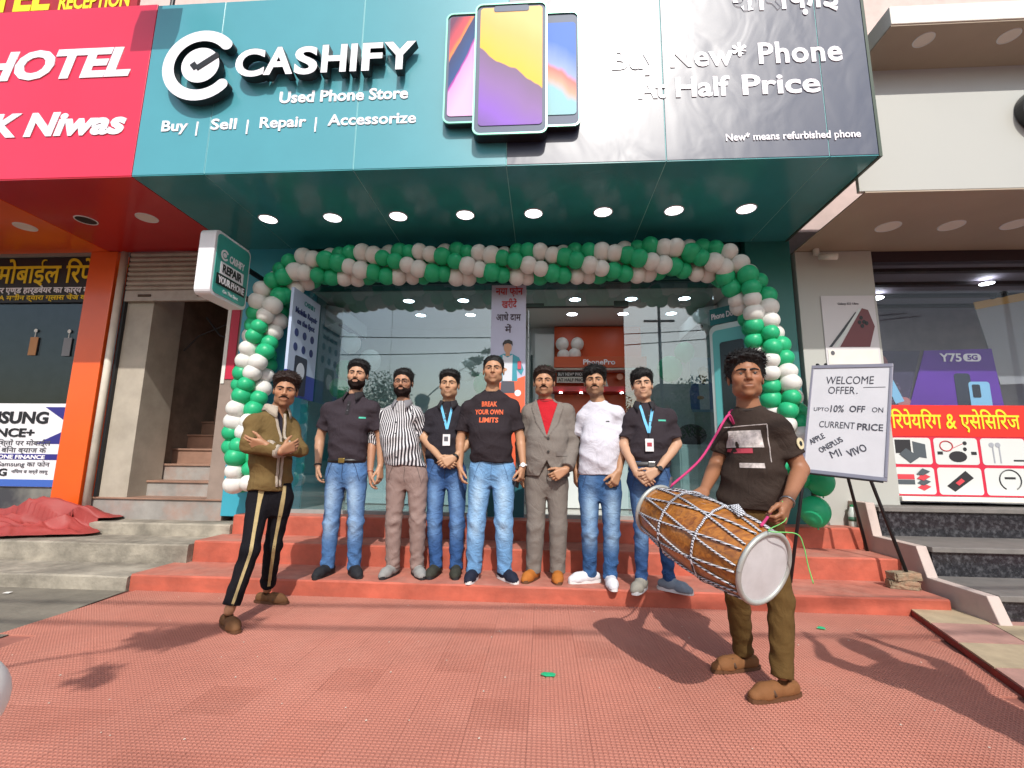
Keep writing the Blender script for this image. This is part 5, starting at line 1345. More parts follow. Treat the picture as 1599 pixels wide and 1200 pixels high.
# 2 --- striped shirt
def stripes(V, c, base):
    out = base.copy(); ty = c['tyaw']; ce = c['smid']
    u = np.arctan2((V[:, 0] - ce[0] - 0), -(V[:, 1] - ce[1] - .03)) * .175
    for S0, El, Wr in ((c['sl'], c['g']['el'], c['g']['wl']), (c['sr'], c['g']['er'], c['g']['wr'])):
        for a, b_ in ((S0, El), (El, Wr)):
            ab = b_ - a; t = np.clip(((V - a) @ ab) / (ab @ ab), 0, 1); q = V - a - t[:, None]*ab
            d = np.linalg.norm(q, axis=1); ax = nrm(ab); e1 = nrm(np.cross(ax, v3(0, 1, 0))); e2 = np.cross(ax, e1)
            side = np.sign((a - ce)[0]) * (V[:, 0] - ce[0]) > c['sw'] * .86
            m_ = (d < .078) & side
            u = np.where(m_, np.arctan2(q @ e1, q @ e2) * .06, u)
    out[:, 0] = u; out[:, 1] = u; out[:, 2] = u; return out
def stripe_mat():
    m = bpy.data.materials.new('black and white striped cotton'); m.use_nodes = True; n = m.node_tree.nodes; L = m.node_tree.links; p = n['Principled BSDF']
    a = n.new('ShaderNodeAttribute'); a.attribute_name = 'Col'; s = n.new('ShaderNodeSeparateColor'); L.new(a.outputs[0], s.inputs[0])
    q = n.new('ShaderNodeMath'); q.operation = 'MULTIPLY'; q.inputs[1].default_value = 2*math.pi/.0215; L.new(s.outputs[0], q.inputs[0])
    w_ = n.new('ShaderNodeMath'); w_.operation = 'SINE'; L.new(q.outputs[0], w_.inputs[0])
    r_ = n.new('ShaderNodeMapRange'); r_.inputs[1].default_value = .05; r_.inputs[2].default_value = .35; L.new(w_.outputs[0], r_.inputs[0])
    mx = n.new('ShaderNodeMix'); mx.data_type = 'RGBA'; L.new(r_.outputs[0], mx.inputs[0])
    mx.inputs[6].default_value = (*lin('#232228'), 1); mx.inputs[7].default_value = (*lin('#cfcdd0'), 1)
    L.new(mx.outputs[2], p.inputs['Base Color']); p.inputs['Roughness'].default_value = .85; return m
M_stripe = stripe_mat()
c = person('stripe', 'man in striped shirt with spectacles and full black beard', PP['stripe'],
    dict(skin='#a87c62', group='people standing in a row on the red step', bs=1.02, palm_l=(1, .3, 0), thumb_dir_l=(0, -1, 0), thumb_dir_r=(0, -1, 0), curl_l=.45,
         head=dict(yaw=R(4), hair=dict(top=.022, side=.008, quiff=.008), beard=.0045, moustache=.004, fw=1.02)))
o_ = shirt(c, '#808080', hem=.905, vneck=.04, sleeve='rolled', seed=21, stripes=stripes, m=M_stripe, belly=.015, amp=.014)
collar(c, mat('grey striped collar', '#77757a', .85, bump=.2, bscale=200), o_)
pts = drape(c, [(c['smid'][0]*(.3 + .7*k/9) + c['wa'][0]*(.7 - .7*k/9) + .012, .93 + .05*k) for k in range(10)], o_, .003)
for k in range(1, 10, 2):
    b = MB(); b.disc(pts[k], .006, (0, -1, 0), 10, .003); b.build('button', M_dark, o_)
trousers(c, '#8a7670', seed=8, r=(.092, .069, .060)); pockets(c, LTSEAM); fly(c, LTSEAM)
shoe(c, c['g']['al'], R(-12), '#8a8a88', MATS['dark sole'], lace=M_white); shoe(c, c['g']['ar'], R(32), '#8a8a88', MATS['dark sole'], lace=M_white)
wristband(c, 'l', mat('red thread', '#8a3a2a', .8), 'wrist_thread', .029, .006)
# spectacles
gp = []
for sx in (-1, 1):
    b = MB(); pts = [tuple(c['T']((sx*.034 + .023*math.cos(2*math.pi*k/20), -.100, .001 + .017*math.sin(2*math.pi*k/20))) + c['org']) for k in range(21)]
    b.tube(pts, .0022, 6, False); b.tube([tuple(c['T']((sx*.056, -.098, .006)) + c['org']), tuple(c['T']((sx*.082, .0, .008)) + c['org'])], .0018, 5)
    if sx < 0: b.tube([tuple(c['T']((-.011, -.1005, .006)) + c['org']), tuple(c['T']((.011, -.1005, .006)) + c['org'])], .002, 5)
    b.build('spectacle_frame', M_dark, c['root'])

# 3 --- lanyard, hands clasped
c = person('lan1', 'man in black polo with blue lanyard and hands clasped, beside the striped shirt', PP['lan1'],
    dict(skin='#b68e70', group='people standing in a row on the red step', palm_l=(.1, 1, 0), palm_r=(-.1, 1, 0), thumb_dir_l=(0, -.3, 1), thumb_dir_r=(0, -.3, 1), curl_l=.5, curl_r=.55,
         head=dict(yaw=R(3), hair=dict(top=.026, side=.006, quiff=.015), stubble=.25)))
o_ = shirt(c, '#2a272d', hem=.925, vneck=.055, seed=31, slen=.72)
collar(c, RIB, o_); placket(c, o_); cd, (x, y, z) = lanyard(c, o_, 1.225, c['smid'][0] + .03, CYAN)
b = MB(); b.box(x - .02, x + .015, y - .001, y, z - .06, z - .02); b.build('card_photo', mat('card photo print', '#4a4a52', .5), cd)
trousers(c, '#38598c', fade='#6f93be', m=M_denim, seed=14); pockets(c, DKSEAM); fly(c, DKSEAM)
shoe(c, c['g']['al'], R(-6), '#35362f', M_soled, lace=M_gryp); shoe(c, c['g']['ar'], R(10), '#35362f', M_soled, lace=M_gryp)
wristband(c, 'r', LEA, 'wrist_band', .030, .02)

# 4 --- printed T-shirt
c = person('tee', 'tall man in black T-shirt with orange lettering, pale blue jeans', PP['tee'],
    dict(skin='#b08466', group='people standing in a row on the red step', bs=1.08, chest=1.03, palm_l=(1, .3, 0), palm_r=(-1, .4, 0), thumb_dir_l=(0, -1, 0), thumb_dir_r=(0, -1, 0), curl_l=.42, curl_r=.7, hipw=.095,
         head=dict(yaw=R(2), nose=1.1, hair=dict(top=.016, len=.5, side=.005, line=.072), stubble=.3, fw=1.04, jaw=1.05)))
o_ = shirt(c, '#2e282c', hem=.945, scoop=.06, seed=41, slen=.74, belly=.02)
neck_rib(c, RIB, o_)
M_pr = mat('orange shirt print', '#d0592c', .7)
sx0 = c['smid'][0]
print_text(c, 'BREAK', sx0 - .062, sx0 + .070, 1.415, .045, M_pr, o_, .03)
print_text(c, 'YOUR OWN', sx0 - .118, sx0 + .122, 1.345, .045, M_pr, o_, .03)
print_text(c, 'LIMITS', sx0 - .075, sx0 + .085, 1.275, .045, M_pr, o_, .03)
trousers(c, '#6f9cc9', fade='#a5c4de', m=M_denim, seed=24, r=(.096, .072, .060)); pockets(c, mat('pale denim seam', '#56799f', .9)); fly(c, MATS['pale denim seam'])
shoe(c, c['g']['al'], R(-6), '#1f2333', M_solew, lace=M_dark); shoe(c, c['g']['ar'], R(38), '#1f2333', M_solew, lace=M_dark)
wristband(c, 'r', mat('white watch strap', '#c8c8c8', .5), 'watch_strap', .031, .016, M_solew)
base, hdv, side, pn = c['hand']['r']; p = base + hdv*.10 + pn*.03 + c['org']
ph = MB(); e1, e2, e3 = hdv*.07, side*.036, pn*.005
ph.hexa([tuple(p - e1 - e2 - e3), tuple(p - e1 + e2 - e3), tuple(p - e1 + e2 + e3), tuple(p - e1 - e2 + e3), tuple(p + e1 - e2 - e3), tuple(p + e1 + e2 - e3), tuple(p + e1 + e2 + e3), tuple(p + e1 - e2 + e3)])
tag(ph.build('phone', mat('black phone', '#17171b', .2), None, bevel=.002), 'black phone held in the hand of the man with orange lettering', 'phone')

# 5 --- grey suit
def suit_cut(f, c, fwd):
    ty = c['tyaw']; rt = v3(math.cos(ty), math.sin(ty), 0); ce = c['smid']; zb, zt = 1.17, c['nk'][2] + .02; k = .105 / (zt - zb)
    X, Y, Z = f.full(); u = np.abs((X - ce[0])*rt[0] + (Y - ce[1])*rt[1]); v = (X - ce[0])*fwd[0] + (Y - ce[1])*fwd[1]
    def lap(P):
        uu = np.abs((P - ce) @ rt); vv = (P - ce) @ fwd; e = k*(P[:, 2] - zb)
        inside = (uu < e + .062*np.clip((zt - P[:, 2])/.10, 0, 1)*np.clip((P[:, 2] - zb + .05)/.16, 0, 1)) & (vv > .02) & (P[:, 2] > zb - .02) & (P[:, 2] < zt - .02)
        return np.where(inside, -.008, 0.0)
    f.displace(lap)
    wedge = np.maximum(np.maximum(u - k*(Z - zb), zb - Z), .01 - v) * .8
    f.D = np.maximum(f.D, -wedge)
    zc = .97; flap = np.maximum(np.maximum(u - .5*(zc - Z), Z - zc), .03 - v) * .8      # the fronts part below the button
    f.D = np.maximum(f.D, -flap)
c = person('suit', 'moustached man in grey suit and red shirt', PP['suit'],
    dict(skin='#ad8062', group='people standing in a row on the red step', bs=1.04, palm_r=(-.1, 1, 0), thumb_dir_r=(0, -.3, 1), curl_r=.6, palm_l=(1, .3, 0), curl_l=.5,
         head=dict(yaw=R(-2), nose=1.15, hair=dict(top=.026, side=.006, quiff=.016, brown=True, wave=.003, comb=(.5, .3, .6)), moustache=.005, stubble=.4, fw=1.05, jaw=1.06)))
red = shirt(c, '#b1222c', hem=.985, vneck=.03, seed=51, slen=.3, name='undershirt', belly=.015, grow=-.006, amp=.006); neck_rib(c, mat('red shirt collar', '#8d1a22', .8), red, r=.062, dz=-.004, tilt=.5, w_=.009)
o_ = shirt(c, '#77706a', hem=.835, seed=52, sleeve='long', name='jacket', grow=.014, cut=suit_cut, amp=.012, belly=.025)
M_suitb = mat('dark suit button', '#2a2624', .4)
for z in (1.15, 1.04):
    p = drape(c, [(c['smid'][0]*.6 + c['wa'][0]*.4 + .006, z)], o_, .002)[0]; b = MB(); b.disc(p, .011, (0, -1, 0), 14, .005); b.build('jacket_button', M_suitb, o_)
patch(c, 'pocket_flap', .085, .175, 1.005, 1.045, mat('suit pocket flap', '#6a635e', .85), o_, 6, .006)
trousers(c, '#756e68', seed=54, r=(.094, .074, .066), hemz=.06, amp=.009); fly(c, mat('suit seam', '#57514c', .9))
shoe(c, c['g']['al'], R(-24), '#a8662c', M_solet, lace=M_solet); shoe(c, c['g']['ar'], R(0), '#a8662c', M_solet, lace=M_solet)

# 6 --- white T-shirt
c = person('white', 'man in plain white T-shirt and white shoes', PP['white'],
    dict(skin='#ac8264', group='people standing in a row on the red step', palm_l=(1, .3, 0), palm_r=(-.6, 1, 0), thumb_dir_r=(-1, -.4, .3), curl_r=.75, curl_l=.4,
         head=dict(yaw=R(-8), roll=R(-2), hair=dict(top=.032, side=.012, quiff=.016, fringe=1.0, fx=-.02, line=.066, wave=.004, wf=110, len=1.3), stubble=.7, moustache=.0028)))
o_ = shirt(c, '#c9c8d2', hem=.855, scoop=.06, seed=61, slen=.72, belly=.025, fit=1.02)
neck_rib(c, mat('white knit rib', '#bfbfc8', .85), o_)
patch(c, 'chest_logo', .055, .085, 1.285, 1.295, MATS['black print'], o_, 3)
trousers(c, '#3c608f', fade='#93b0cb', m=M_denim, seed=34, top=.93); pockets(c, DKSEAM)
shoe(c, c['g']['al'], R(-72), '#cfcfd4', M_solew, lace=M_white); shoe(c, c['g']['ar'], R(2), '#cfcfd4', M_solew, lace=M_white)
base, hdv, side, pn = c['hand']['r']; b = MB(); uvsphere(b, base + hdv*.105 + pn*.035 + c['org'], .022, 12, 8, (1, .7, 1.3))
tag(b.build('sweet', mat('golden sweet', '#c9a35c', .7, var=.3, vscale=80), None, True), 'small golden sweet held by the man in the white T-shirt', 'sweet')

# 7 --- second lanyard
c = person('lan2', 'young man with blue lanyard and dark watch, rightmost of the row on the step', PP['lan2'],
    dict(skin='#ba9277', group='people standing in a row on the red step', bs=.96, palm_l=(.1, 1, 0), palm_r=(-.1, 1, 0), thumb_dir_l=(0, -.3, 1), thumb_dir_r=(0, -.3, 1), curl_l=.5, curl_r=.55, hipw=.082,
         head=dict(yaw=R(-8), roll=R(-3), hair=dict(top=.030, side=.010, quiff=.014, fringe=1.4, fx=-.025, line=.064), fw=.97, jaw=.95)))
o_ = shirt(c, '#342e33', hem=.935, vneck=.05, seed=71, slen=.76, tuck=True)
collar(c, RIB, o_); placket(c, o_); cd, (x, y, z) = lanyard(c, o_, 1.19, c['smid'][0] - .045, CYAN, .05)
b = MB(); b.box(x - .018, x + .018, y - .001, y, z - .06, z - .03); b.build('card_print', mat('crimson card print', '#a03040', .5), cd)
patch(c, 'chest_logo', .045, .105, 1.285, 1.298, MATS['teal embroidery'], o_, 4)
trousers(c, '#35527f', fade='#7394b8', m=M_denim, seed=44, r=(.086, .060, .050), hemz=.075); belt(c, .95, mat('grey belt', '#4a4a4c', .5), STEEL); pockets(c, DKSEAM); fly(c, DKSEAM)
shoe(c, c['g']['al'], R(-28), '#8d897f', M_solew, lace=M_white); shoe(c, c['g']['ar'], R(52), '#7b8590', M_solew, lace=M_white)
wristband(c, 'r', LEA, 'watch_strap', .030, .018, M_dark)

# 8 --- olive jacket, arms folded
def open_front(f, c, fwd):
    ty = c['tyaw']; rt = v3(math.cos(ty), math.sin(ty), 0); ce = c['smid']
    X, Y, Z = f.full(); u = np.abs((X - ce[0])*rt[0] + (Y - ce[1])*rt[1]); v = (X - ce[0])*fwd[0] + (Y - ce[1])*fwd[1]
    w_ = np.maximum(np.maximum(u - .012 - .15*np.clip(Z - 1.22, 0, 1), 1.16 - Z), .03 - v) * .8
    f.D = np.maximum(f.D, -w_)
c = person('left', 'young man in olive jacket with folded arms and gold-striped black trousers', PP['left'],
    dict(skin='#a87a5c', palm_l=(-.6, .6, .2), palm_r=(.7, .6, 0), thumb_dir_l=(0, 0, 1), thumb_dir_r=(0, 0, 1), curl_l=.3, curl_r=.25, bs=.86, hyaw=R(38), hipw=.075, hand=.95,
         head=dict(yaw=R(26), nose=.95, roll=R(4), pitch=R(6), hair=dict(top=.034, side=.005, quiff=.020, wave=.005, wf=120, brown=True), stubble=.3, moustache=.0032, fw=.97, jaw=.94)))
inner = shirt(c, '#33303a', hem=.92, vneck=.05, seed=81, slen=.2, name='undershirt', grow=-.016, amp=.004)
o_ = shirt(c, '#6e5a38', hem=.845, seed=82, sleeve='long', name='jacket', grow=.007, cut=open_front, amp=.018, fit=.98, sr_=.86)
M_fleece = mat('cream fleece lining', '#b9ac9c', .95, bump=1.0, bscale=260)
collar(c, M_fleece, o_, front=.03, up=.022, r=.072, gap=24, spread=.03, drop=.035)
fw_ = v3(math.sin(c['tyaw']), -math.cos(c['tyaw']), 0); rt_ = v3(math.cos(c['tyaw']), math.sin(c['tyaw']), 0)
bv = BVHTree.FromPolygons([v.co for v in o_.data.vertices], [p.vertices for p in o_.data.polygons])
for s in (-1, 1):
    pts = []
    for k in range(16):
        z = 1.40 - .035*k; u = s*(.014 + .15*max(0, z - 1.22)); st_ = c['smid'] + rt_*u + fw_*.6
        h_ = bv.ray_cast(Vector((st_[0] + c['org'][0], st_[1] + c['org'][1], z)), Vector(-fw_))
        if h_[0] is not None and (h_[0] - Vector((c['smid'][0] + c['org'][0], c['smid'][1] + c['org'][1], z))).length < .23: pts.append(tuple(h_[0] + Vector(fw_)*.002))
    if len(pts) > 3: b = MB(); b.tube(pts, .010, 8); b.build('lining_edge', M_fleece, o_, True)
for sd in 'lr':
    e, w_ = c['g']['e' + sd], c['g']['w' + sd]; p = e + (w_ - e)*.93 + c['org']; d = nrm(w_ - e)
    b = MB(); b.tube([tuple(p - d*.012), tuple(p + d*.012)], .046, 16); b.build('cuff', M_fleece, o_, True)
    for q in (.35,):
        pass
for u in (-.11, .10):
    pass
tr = trousers(c, '#16151a', seed=84, r=(.088, .070, .066), hemz=.13, amp=.010, top=.90)
M_goldst = mat('gold side stripe', '#a8966a', .8, var=.1, vscale=60)
bt_ = BVHTree.FromPolygons([v.co for v in tr.data.vertices], [p.vertices for p in tr.data.polygons])
for H0, K, e in c['legs']:
    V = []
    for k in range(40):
        z = .88 - (.88 - e[2] - .004) * k / 39
        ax = (H0 + (K - H0) * np.clip((H0[2] - z)/(H0[2] - K[2]), -.4, 1)) if z > K[2] else (K + (e - K) * (K[2] - z)/(K[2] - e[2]))
        for da in (-.16, .16):
            an = .62 + da; d = v3(math.sin(an), -math.cos(an), 0); st_ = v3(ax[0], ax[1], z) + d*.3 + c['org']
            h_ = bt_.ray_cast(Vector(st_), Vector(-d)); p = h_[0] if h_[0] is not None else Vector(v3(ax[0], ax[1], z) + d*.09 + c['org'])
            V.append(tuple(p + Vector(d)*.0025))
    b = MB(); b.add(V, [(2*k, 2*k+1, 2*k+3, 2*k+2) for k in range(39)]); b.build('side_stripe', M_goldst, tr, True)
for an, ag in (('al', 52), ('ar', 84)):
    shoe(c, c['g'][an], R(ag), '#6b4a30', M_solet, kind='loafer')

# 9 --- the drummer
c = person('drum', 'young drummer in dark printed T-shirt and olive trousers carrying the barrel drum', PP['drum'],
    dict(skin='#93654a', palm_l=(.4, .9, -.2), thumb_dir_l=(0, -.2, 1), curl_l=.6, palm_r=(-.7, .5, .0), thumb_dir_r=(-.6, -.6, .4), curl_r=.85, thumbcurl_r=.5, bs=.90, hipw=.078, hyaw=R(-24),
         head=dict(yaw=R(-14), pitch=R(-4), fine=True, nose=1.12, hair=dict(top=.034, side=.013, quiff=.020, wave=.006, wf=80, nape=-.085, burn=-.03, len=1.15, comb=(.6, .3, .5)), fw=.99, stubble=.08)))
o_ = shirt(c, '#382e29', hem=.845, scoop=.045, seed=91, slen=.70, fit=1.05, amp=.017)
neck_rib(c, mat('brown-black rib', '#2a221e', .85), o_, r=.071)
DR = c
x0 = c['smid'][0] - .06
M_pw = mat('grey-white shirt print', '#b5aca8', .8, var=.35, vscale=40); M_prd = mat('crimson shirt print', '#a83a4a', .8)
patch(c, 'chest_print', x0 - .075, x0 + .045, 1.165, 1.255, M_pw, o_, 8)
patch(c, 'chest_print', x0 - .060, x0 + .035, 1.06, 1.085, M_pw, o_, 8)
patch(c, 'chest_print', x0 - .07, x0 - .005, 1.135, 1.160, M_prd, o_, 6, .005)
for (a, b_) in (((x0 - .085, 1.275), (x0 + .075, 1.285)), ((x0 + .075, 1.285), (x0 + .068, 1.09))):
    pts = drape(c, [(a[0] + (b_[0]-a[0])*k/8, a[1] + (b_[1]-a[1])*k/8) for k in range(9)], o_, .002); b = MB(); b.tube(pts, .0028, 5); b.build('chest_print', M_pw, o_)
ab = c['g']['er'] - c['sr']; p = c['sr'] + ab*.42; q = nrm(v3(.55, -.83, .1)); pc = p + q*.062 + c['org']
b = MB(); b.disc(tuple(pc), .030, tuple(q), 20, .003); b.build('sleeve_badge', mat('cream badge', '#c9bd9a', .8), o_)
b = MB(); b.disc(tuple(pc + q*.003), .014, tuple(q), 5, .002); b.build('badge_mark', M_dark, o_)
trousers(c, '#5a4526', seed=94, r=(.088, .068, .060), hemz=.085, amp=.011, top=.875)
for an, ag in (('al', -72), ('ar', -70)):
    shoe(c, c['g'][an], R(ag), '#7d5434', M_solet, kind='loafer', L=.265)
wristband(c, 'r', STEEL, 'bracelet', .030, .008)
# ================================================================== BALLOON GARLAND
def balloon_mesh(name, m):
    b = MB(); n, k_ = 22, 14; prof = []
    for j in range(k_ + 1):
        th = math.pi * j / k_; r = math.sin(th); z = math.cos(th)
        if z < 0: r *= 1 - .10*(-z)**2; z *= 1.10
        prof.append((r, z))
    V = [(0, 0, 1)]
    for r, z in prof[1:-1]:
        V += [(r*math.cos(2*math.pi*q/n), r*math.sin(2*math.pi*q/n), z) for q in range(n)]
    V.append((0, 0, -1.10)); F = []
    for q in range(n): F.append((0, 1+q, 1+(q+1) % n)); F.append((len(V)-1, len(V)-2-q, len(V)-2-(q+1) % n))
    for j in range(k_-2):
        for q in range(n): F.append((1+j*n+q, 1+(j+1)*n+q, 1+(j+1)*n+(q+1) % n, 1+j*n+(q+1) % n))
    b.add(V, F); b.tube([(0, 0, -1.08), (0, 0, -1.14), (0, 0, -1.20)], [.05, .035, .09], 8)
    me = bpy.data.meshes.new(name); me.from_pydata(b.v, [], b.f); me.materials.append(m)
    me.polygons.foreach_set('use_smooth', [True]*len(me.polygons)); return me
def balloon_mat(name, col, tr):
    m = bpy.data.materials.new(name); m.use_nodes = True; n = m.node_tree.nodes; L = m.node_tree.links; p = n['Principled BSDF']
    p.inputs['Base Color'].default_value = (*lin(col), 1); p.inputs['Roughness'].default_value = .38
    p.inputs['Specular IOR Level'].default_value = .45
    t = n.new('ShaderNodeBsdfTranslucent'); t.inputs[0].default_value = (*lin(tr), 1); mx = n.new('ShaderNodeMixShader'); mx.inputs[0].default_value = .28
    L.new(p.outputs[0], mx.inputs[1]); L.new(t.outputs[0], mx.inputs[2]); L.new(mx.outputs[0], n['Material Output'].inputs[0]); return m
M_bg = balloon_mat('green balloon latex', '#2fbf86', '#3cd896'); M_bw = balloon_mat('white balloon latex', '#efeeea', '#f2f0ea')
ME_G, ME_W = balloon_mesh('balloon', M_bg), balloon_mesh('balloon', M_bw)
gar = thing('balloon_garland', 'arch garland of green and white balloons framing the shop front', 'garland', (-.35, 4.72, .5))
path = [Vector(p) for p in ((-3.06, 4.76, .80), (-3.13, 4.76, 1.17), (-3.11, 4.75, 1.78), (-3.05, 4.74, 2.30), (-2.95, 4.73, 2.86), (-2.66, 4.72, 3.13), (-2.01, 4.72, 3.165), (-1.16, 4.72, 3.165), (-.33, 4.72, 3.145), (.62, 4.72, 3.14), (1.36, 4.72, 3.19), (1.88, 4.72, 3.12), (2.13, 4.72, 2.76), (2.25, 4.72, 2.15), (2.35, 4.73, 1.73), (2.40, 4.74, 1.24), (2.43, 4.75, .90))]
cum = [0]
for a, b_ in zip(path, path[1:]): cum.append(cum[-1] + (b_ - a).length)
def along(s):
    for i in range(len(path) - 1):
        if s <= cum[i+1] or i == len(path) - 2:
            t = (s - cum[i]) / (cum[i+1] - cum[i]); d = (path[min(i+2, len(path)-1)] - path[max(i-1, 0)]).normalized()
            return path[i].lerp(path[i+1], t), d
rb = random.Random(12); nb_ = 0; step = .127; s_ = .02; k = 0
while s_ < cum[-1] and nb_ < 296:
    p, d = along(s_); a = d.cross(Vector((0, 1, 0))).normalized(); b_ = Vector((0, 1, 0))
    col = p.z < 2.6
    for q in range(4):
        an = R(45 + 90*q + 72*k) + rb.uniform(-.07, .07); rad = (.112 if col else .128) * rb.uniform(.92, 1.1)
        out = a*math.cos(an) + b_*math.sin(an)
        o = bpy.data.objects.new('balloon', ME_G if q < 2 else ME_W); C.objects.link(o); o.parent = gar
        rr = rb.uniform(.083, .101)
        pos = p + out*rad + d*rb.uniform(-.012, .012)
        o.location = pos - Vector((-.35, 4.72, .5)); o.scale = (rr, rr, rr*rb.uniform(1.0, 1.08))
        o.rotation_euler = out.to_track_quat('Z', 'Y').to_euler(); nb_ += 1
    s_ += step; k += 1
cord = MB(); cord.tube([along(i*cum[-1]/80)[0] for i in range(81)], .006, 6); cord.build('cord', M_white, gar)
def loose_balloon(x, y, z, r, green, label, group='balloons inside the shop', up=(0, .2, 1)):
    o = bpy.data.objects.new('balloon', ME_G if green else ME_W); C.objects.link(o); o.location = (x, y, z); o.scale = (r, r, r*1.05)
    o.rotation_euler = Vector(up).to_track_quat('Z', 'Y').to_euler(); tag(o, label, 'balloon', group)
loose_balloon(-2.42, 5.62, 2.52, .12, False, 'upper white balloon behind the left glass by the wall poster')
loose_balloon(-2.16, 5.62, 2.30, .13, False, 'lower white balloon behind the left glass')
loose_balloon(-2.55, 5.80, 2.22, .12, True, 'upper green balloon behind the left glass')
loose_balloon(-2.62, 5.80, 1.98, .12, True, 'lower green balloon behind the left glass')
for i, (x, z) in enumerate(((.28, 2.78), (.50, 2.78), (.30, 2.60), (.46, 2.62))):
    loose_balloon(x, 6.72, z, .095, False, ['upper left', 'upper right', 'lower left', 'lower right'][i] + ' of four white balloons on the orange display wall')
loose_balloon(.06, 6.5, 2.30, .11, True, 'green balloon at the foot of the white wall left of the orange display')
loose_balloon(1.55, 5.75, 2.22, .15, True, 'large green balloon behind the right glass')
loose_balloon(1.75, 5.8, 2.44, .12, True, 'smaller green balloon above the large one behind the right glass')
loose_balloon(-.72, 5.75, 2.02, .15, True, 'green balloon behind the glass beside the standing banner')
loose_balloon(-.95, 5.75, 2.2, .13, False, 'white balloon behind the glass beside the standing banner')
loose_balloon(2.50, 4.62, .66, .13, True, 'green balloon lying on the top step under the garland end', 'balloons by the garland foot')
loose_balloon(2.56, 4.60, .93, .12, True, 'green balloon resting on another at the garland foot', 'balloons by the garland foot')
loose_balloon(-1.268, 1.02, .545, .095, False, 'white balloon cut by the lower left edge', 'balloons by the camera')

# ================================================================== BARREL DRUM
A0, A1 = Vector((.600, 2.56, .832)), Vector((.890, 2.04, .668))
dm = thing('barrel_drum', 'wooden barrel drum with white rope lacing and white skin carried by the drummer', 'drum', tuple((A0 + A1)/2))
ax = (A1 - A0).normalized(); A0 = A0 - ax*.01; LD = (A1 - A0).length
e1 = ax.cross(Vector((0, 0, 1))).normalized(); e2 = ax.cross(e1)
def dr(t): return .118 + .040*math.sin(math.pi*min(max(t, 0), 1))**.85 + .020*t
def dpt(t, an, lift=0): return A0 + ax*(LD*t) + (e1*math.cos(an) + e2*math.sin(an))*(dr(t) + lift)
b = MB(); n = 48; V = [tuple(dpt(j/24, 2*math.pi*k/n)) for j in range(25) for k in range(n)]
b.add(V, [(j*n+k, j*n+(k+1) % n, (j+1)*n+(k+1) % n, (j+1)*n+k) for j in range(24) for k in range(n)])
def wood_mat():
    m = bpy.data.materials.new('varnished mango wood'); m.use_nodes = True; nn = m.node_tree.nodes; L = m.node_tree.links; p = nn['Principled BSDF']
    tc = nn.new('ShaderNodeTexCoord'); mp = nn.new('ShaderNodeMapping'); L.new(tc.outputs['Object'], mp.inputs[0]); mp.inputs['Rotation'].default_value = (0, R(25), R(-40)); mp.inputs['Scale'].default_value = (3, 22, 22)
    t = nn.new('ShaderNodeTexNoise'); t.inputs['Scale'].default_value = 2.2; t.inputs['Detail'].default_value = 6; t.inputs['Distortion'].default_value = 1.2; L.new(mp.outputs[0], t.inputs[0])
    cr = nn.new('ShaderNodeValToRGB'); L.new(t.outputs[0], cr.inputs[0]); cr.color_ramp.elements[0].position = .3; cr.color_ramp.elements[0].color = (*lin('#6f3c18'), 1); cr.color_ramp.elements[1].position = .72; cr.color_ramp.elements[1].color = (*lin('#b9782f'), 1)
    L.new(cr.outputs[0], p.inputs['Base Color']); p.inputs['Roughness'].default_value = .3; p.inputs['Coat Weight'].default_value = .5; return m
b.build('shell', wood_mat(), dm, True)
def rope_mat():
    m = bpy.data.materials.new('black and white twisted rope'); m.use_nodes = True; nn = m.node_tree.nodes; L = m.node_tree.links; p = nn['Principled BSDF']
    tc = nn.new('ShaderNodeTexCoord'); w_ = nn.new('ShaderNodeTexWave'); w_.inputs['Scale'].default_value = 46; w_.inputs['Distortion'].default_value = .6; w_.bands_direction = 'DIAGONAL'; L.new(tc.outputs['Object'], w_.inputs[0])
    cr = nn.new('ShaderNodeValToRGB'); cr.color_ramp.interpolation = 'CONSTANT'; L.new(w_.outputs[0], cr.inputs[0]); cr.color_ramp.elements[0].color = (*lin('#26262c'), 1); cr.color_ramp.elements[1].position = .36; cr.color_ramp.elements[1].color = (*lin('#c9cbd2'), 1)
    L.new(cr.outputs[0], p.inputs['Base Color']); p.inputs['Roughness'].default_value = .7; return m
M_rope = rope_mat()
NR = 10
for k in range(NR):
    for sg in (-1, 1):
        pts = [tuple(dpt(.03 + .94*j/16, 2*math.pi*(k + sg*(.86*j/16))/NR, .006)) for j in range(17)]
        b = MB(); b.tube(pts, .0048, 6); b.build('lacing_rope', M_rope, dm, True)
for t in (.32, .66):
    pts = [tuple(dpt(t + .004*math.sin(k*3), 2*math.pi*k/40, .010)) for k in range(41)]; b = MB(); b.tube(pts, .0055, 6, False); b.build('girdle_rope', M_rope, dm, True)
kn = MB()
for k in range(7): kn.tube([tuple(dpt(.66 + .02*k, 4.35 + .05*k, .014)), tuple(dpt(.70 + .02*k, 4.55 + .05*k, .026)), tuple(dpt(.68 + .02*k, 4.72 + .04*k, .014))], .007, 6)
kn.build('rope_knot', M_rope, dm, True)
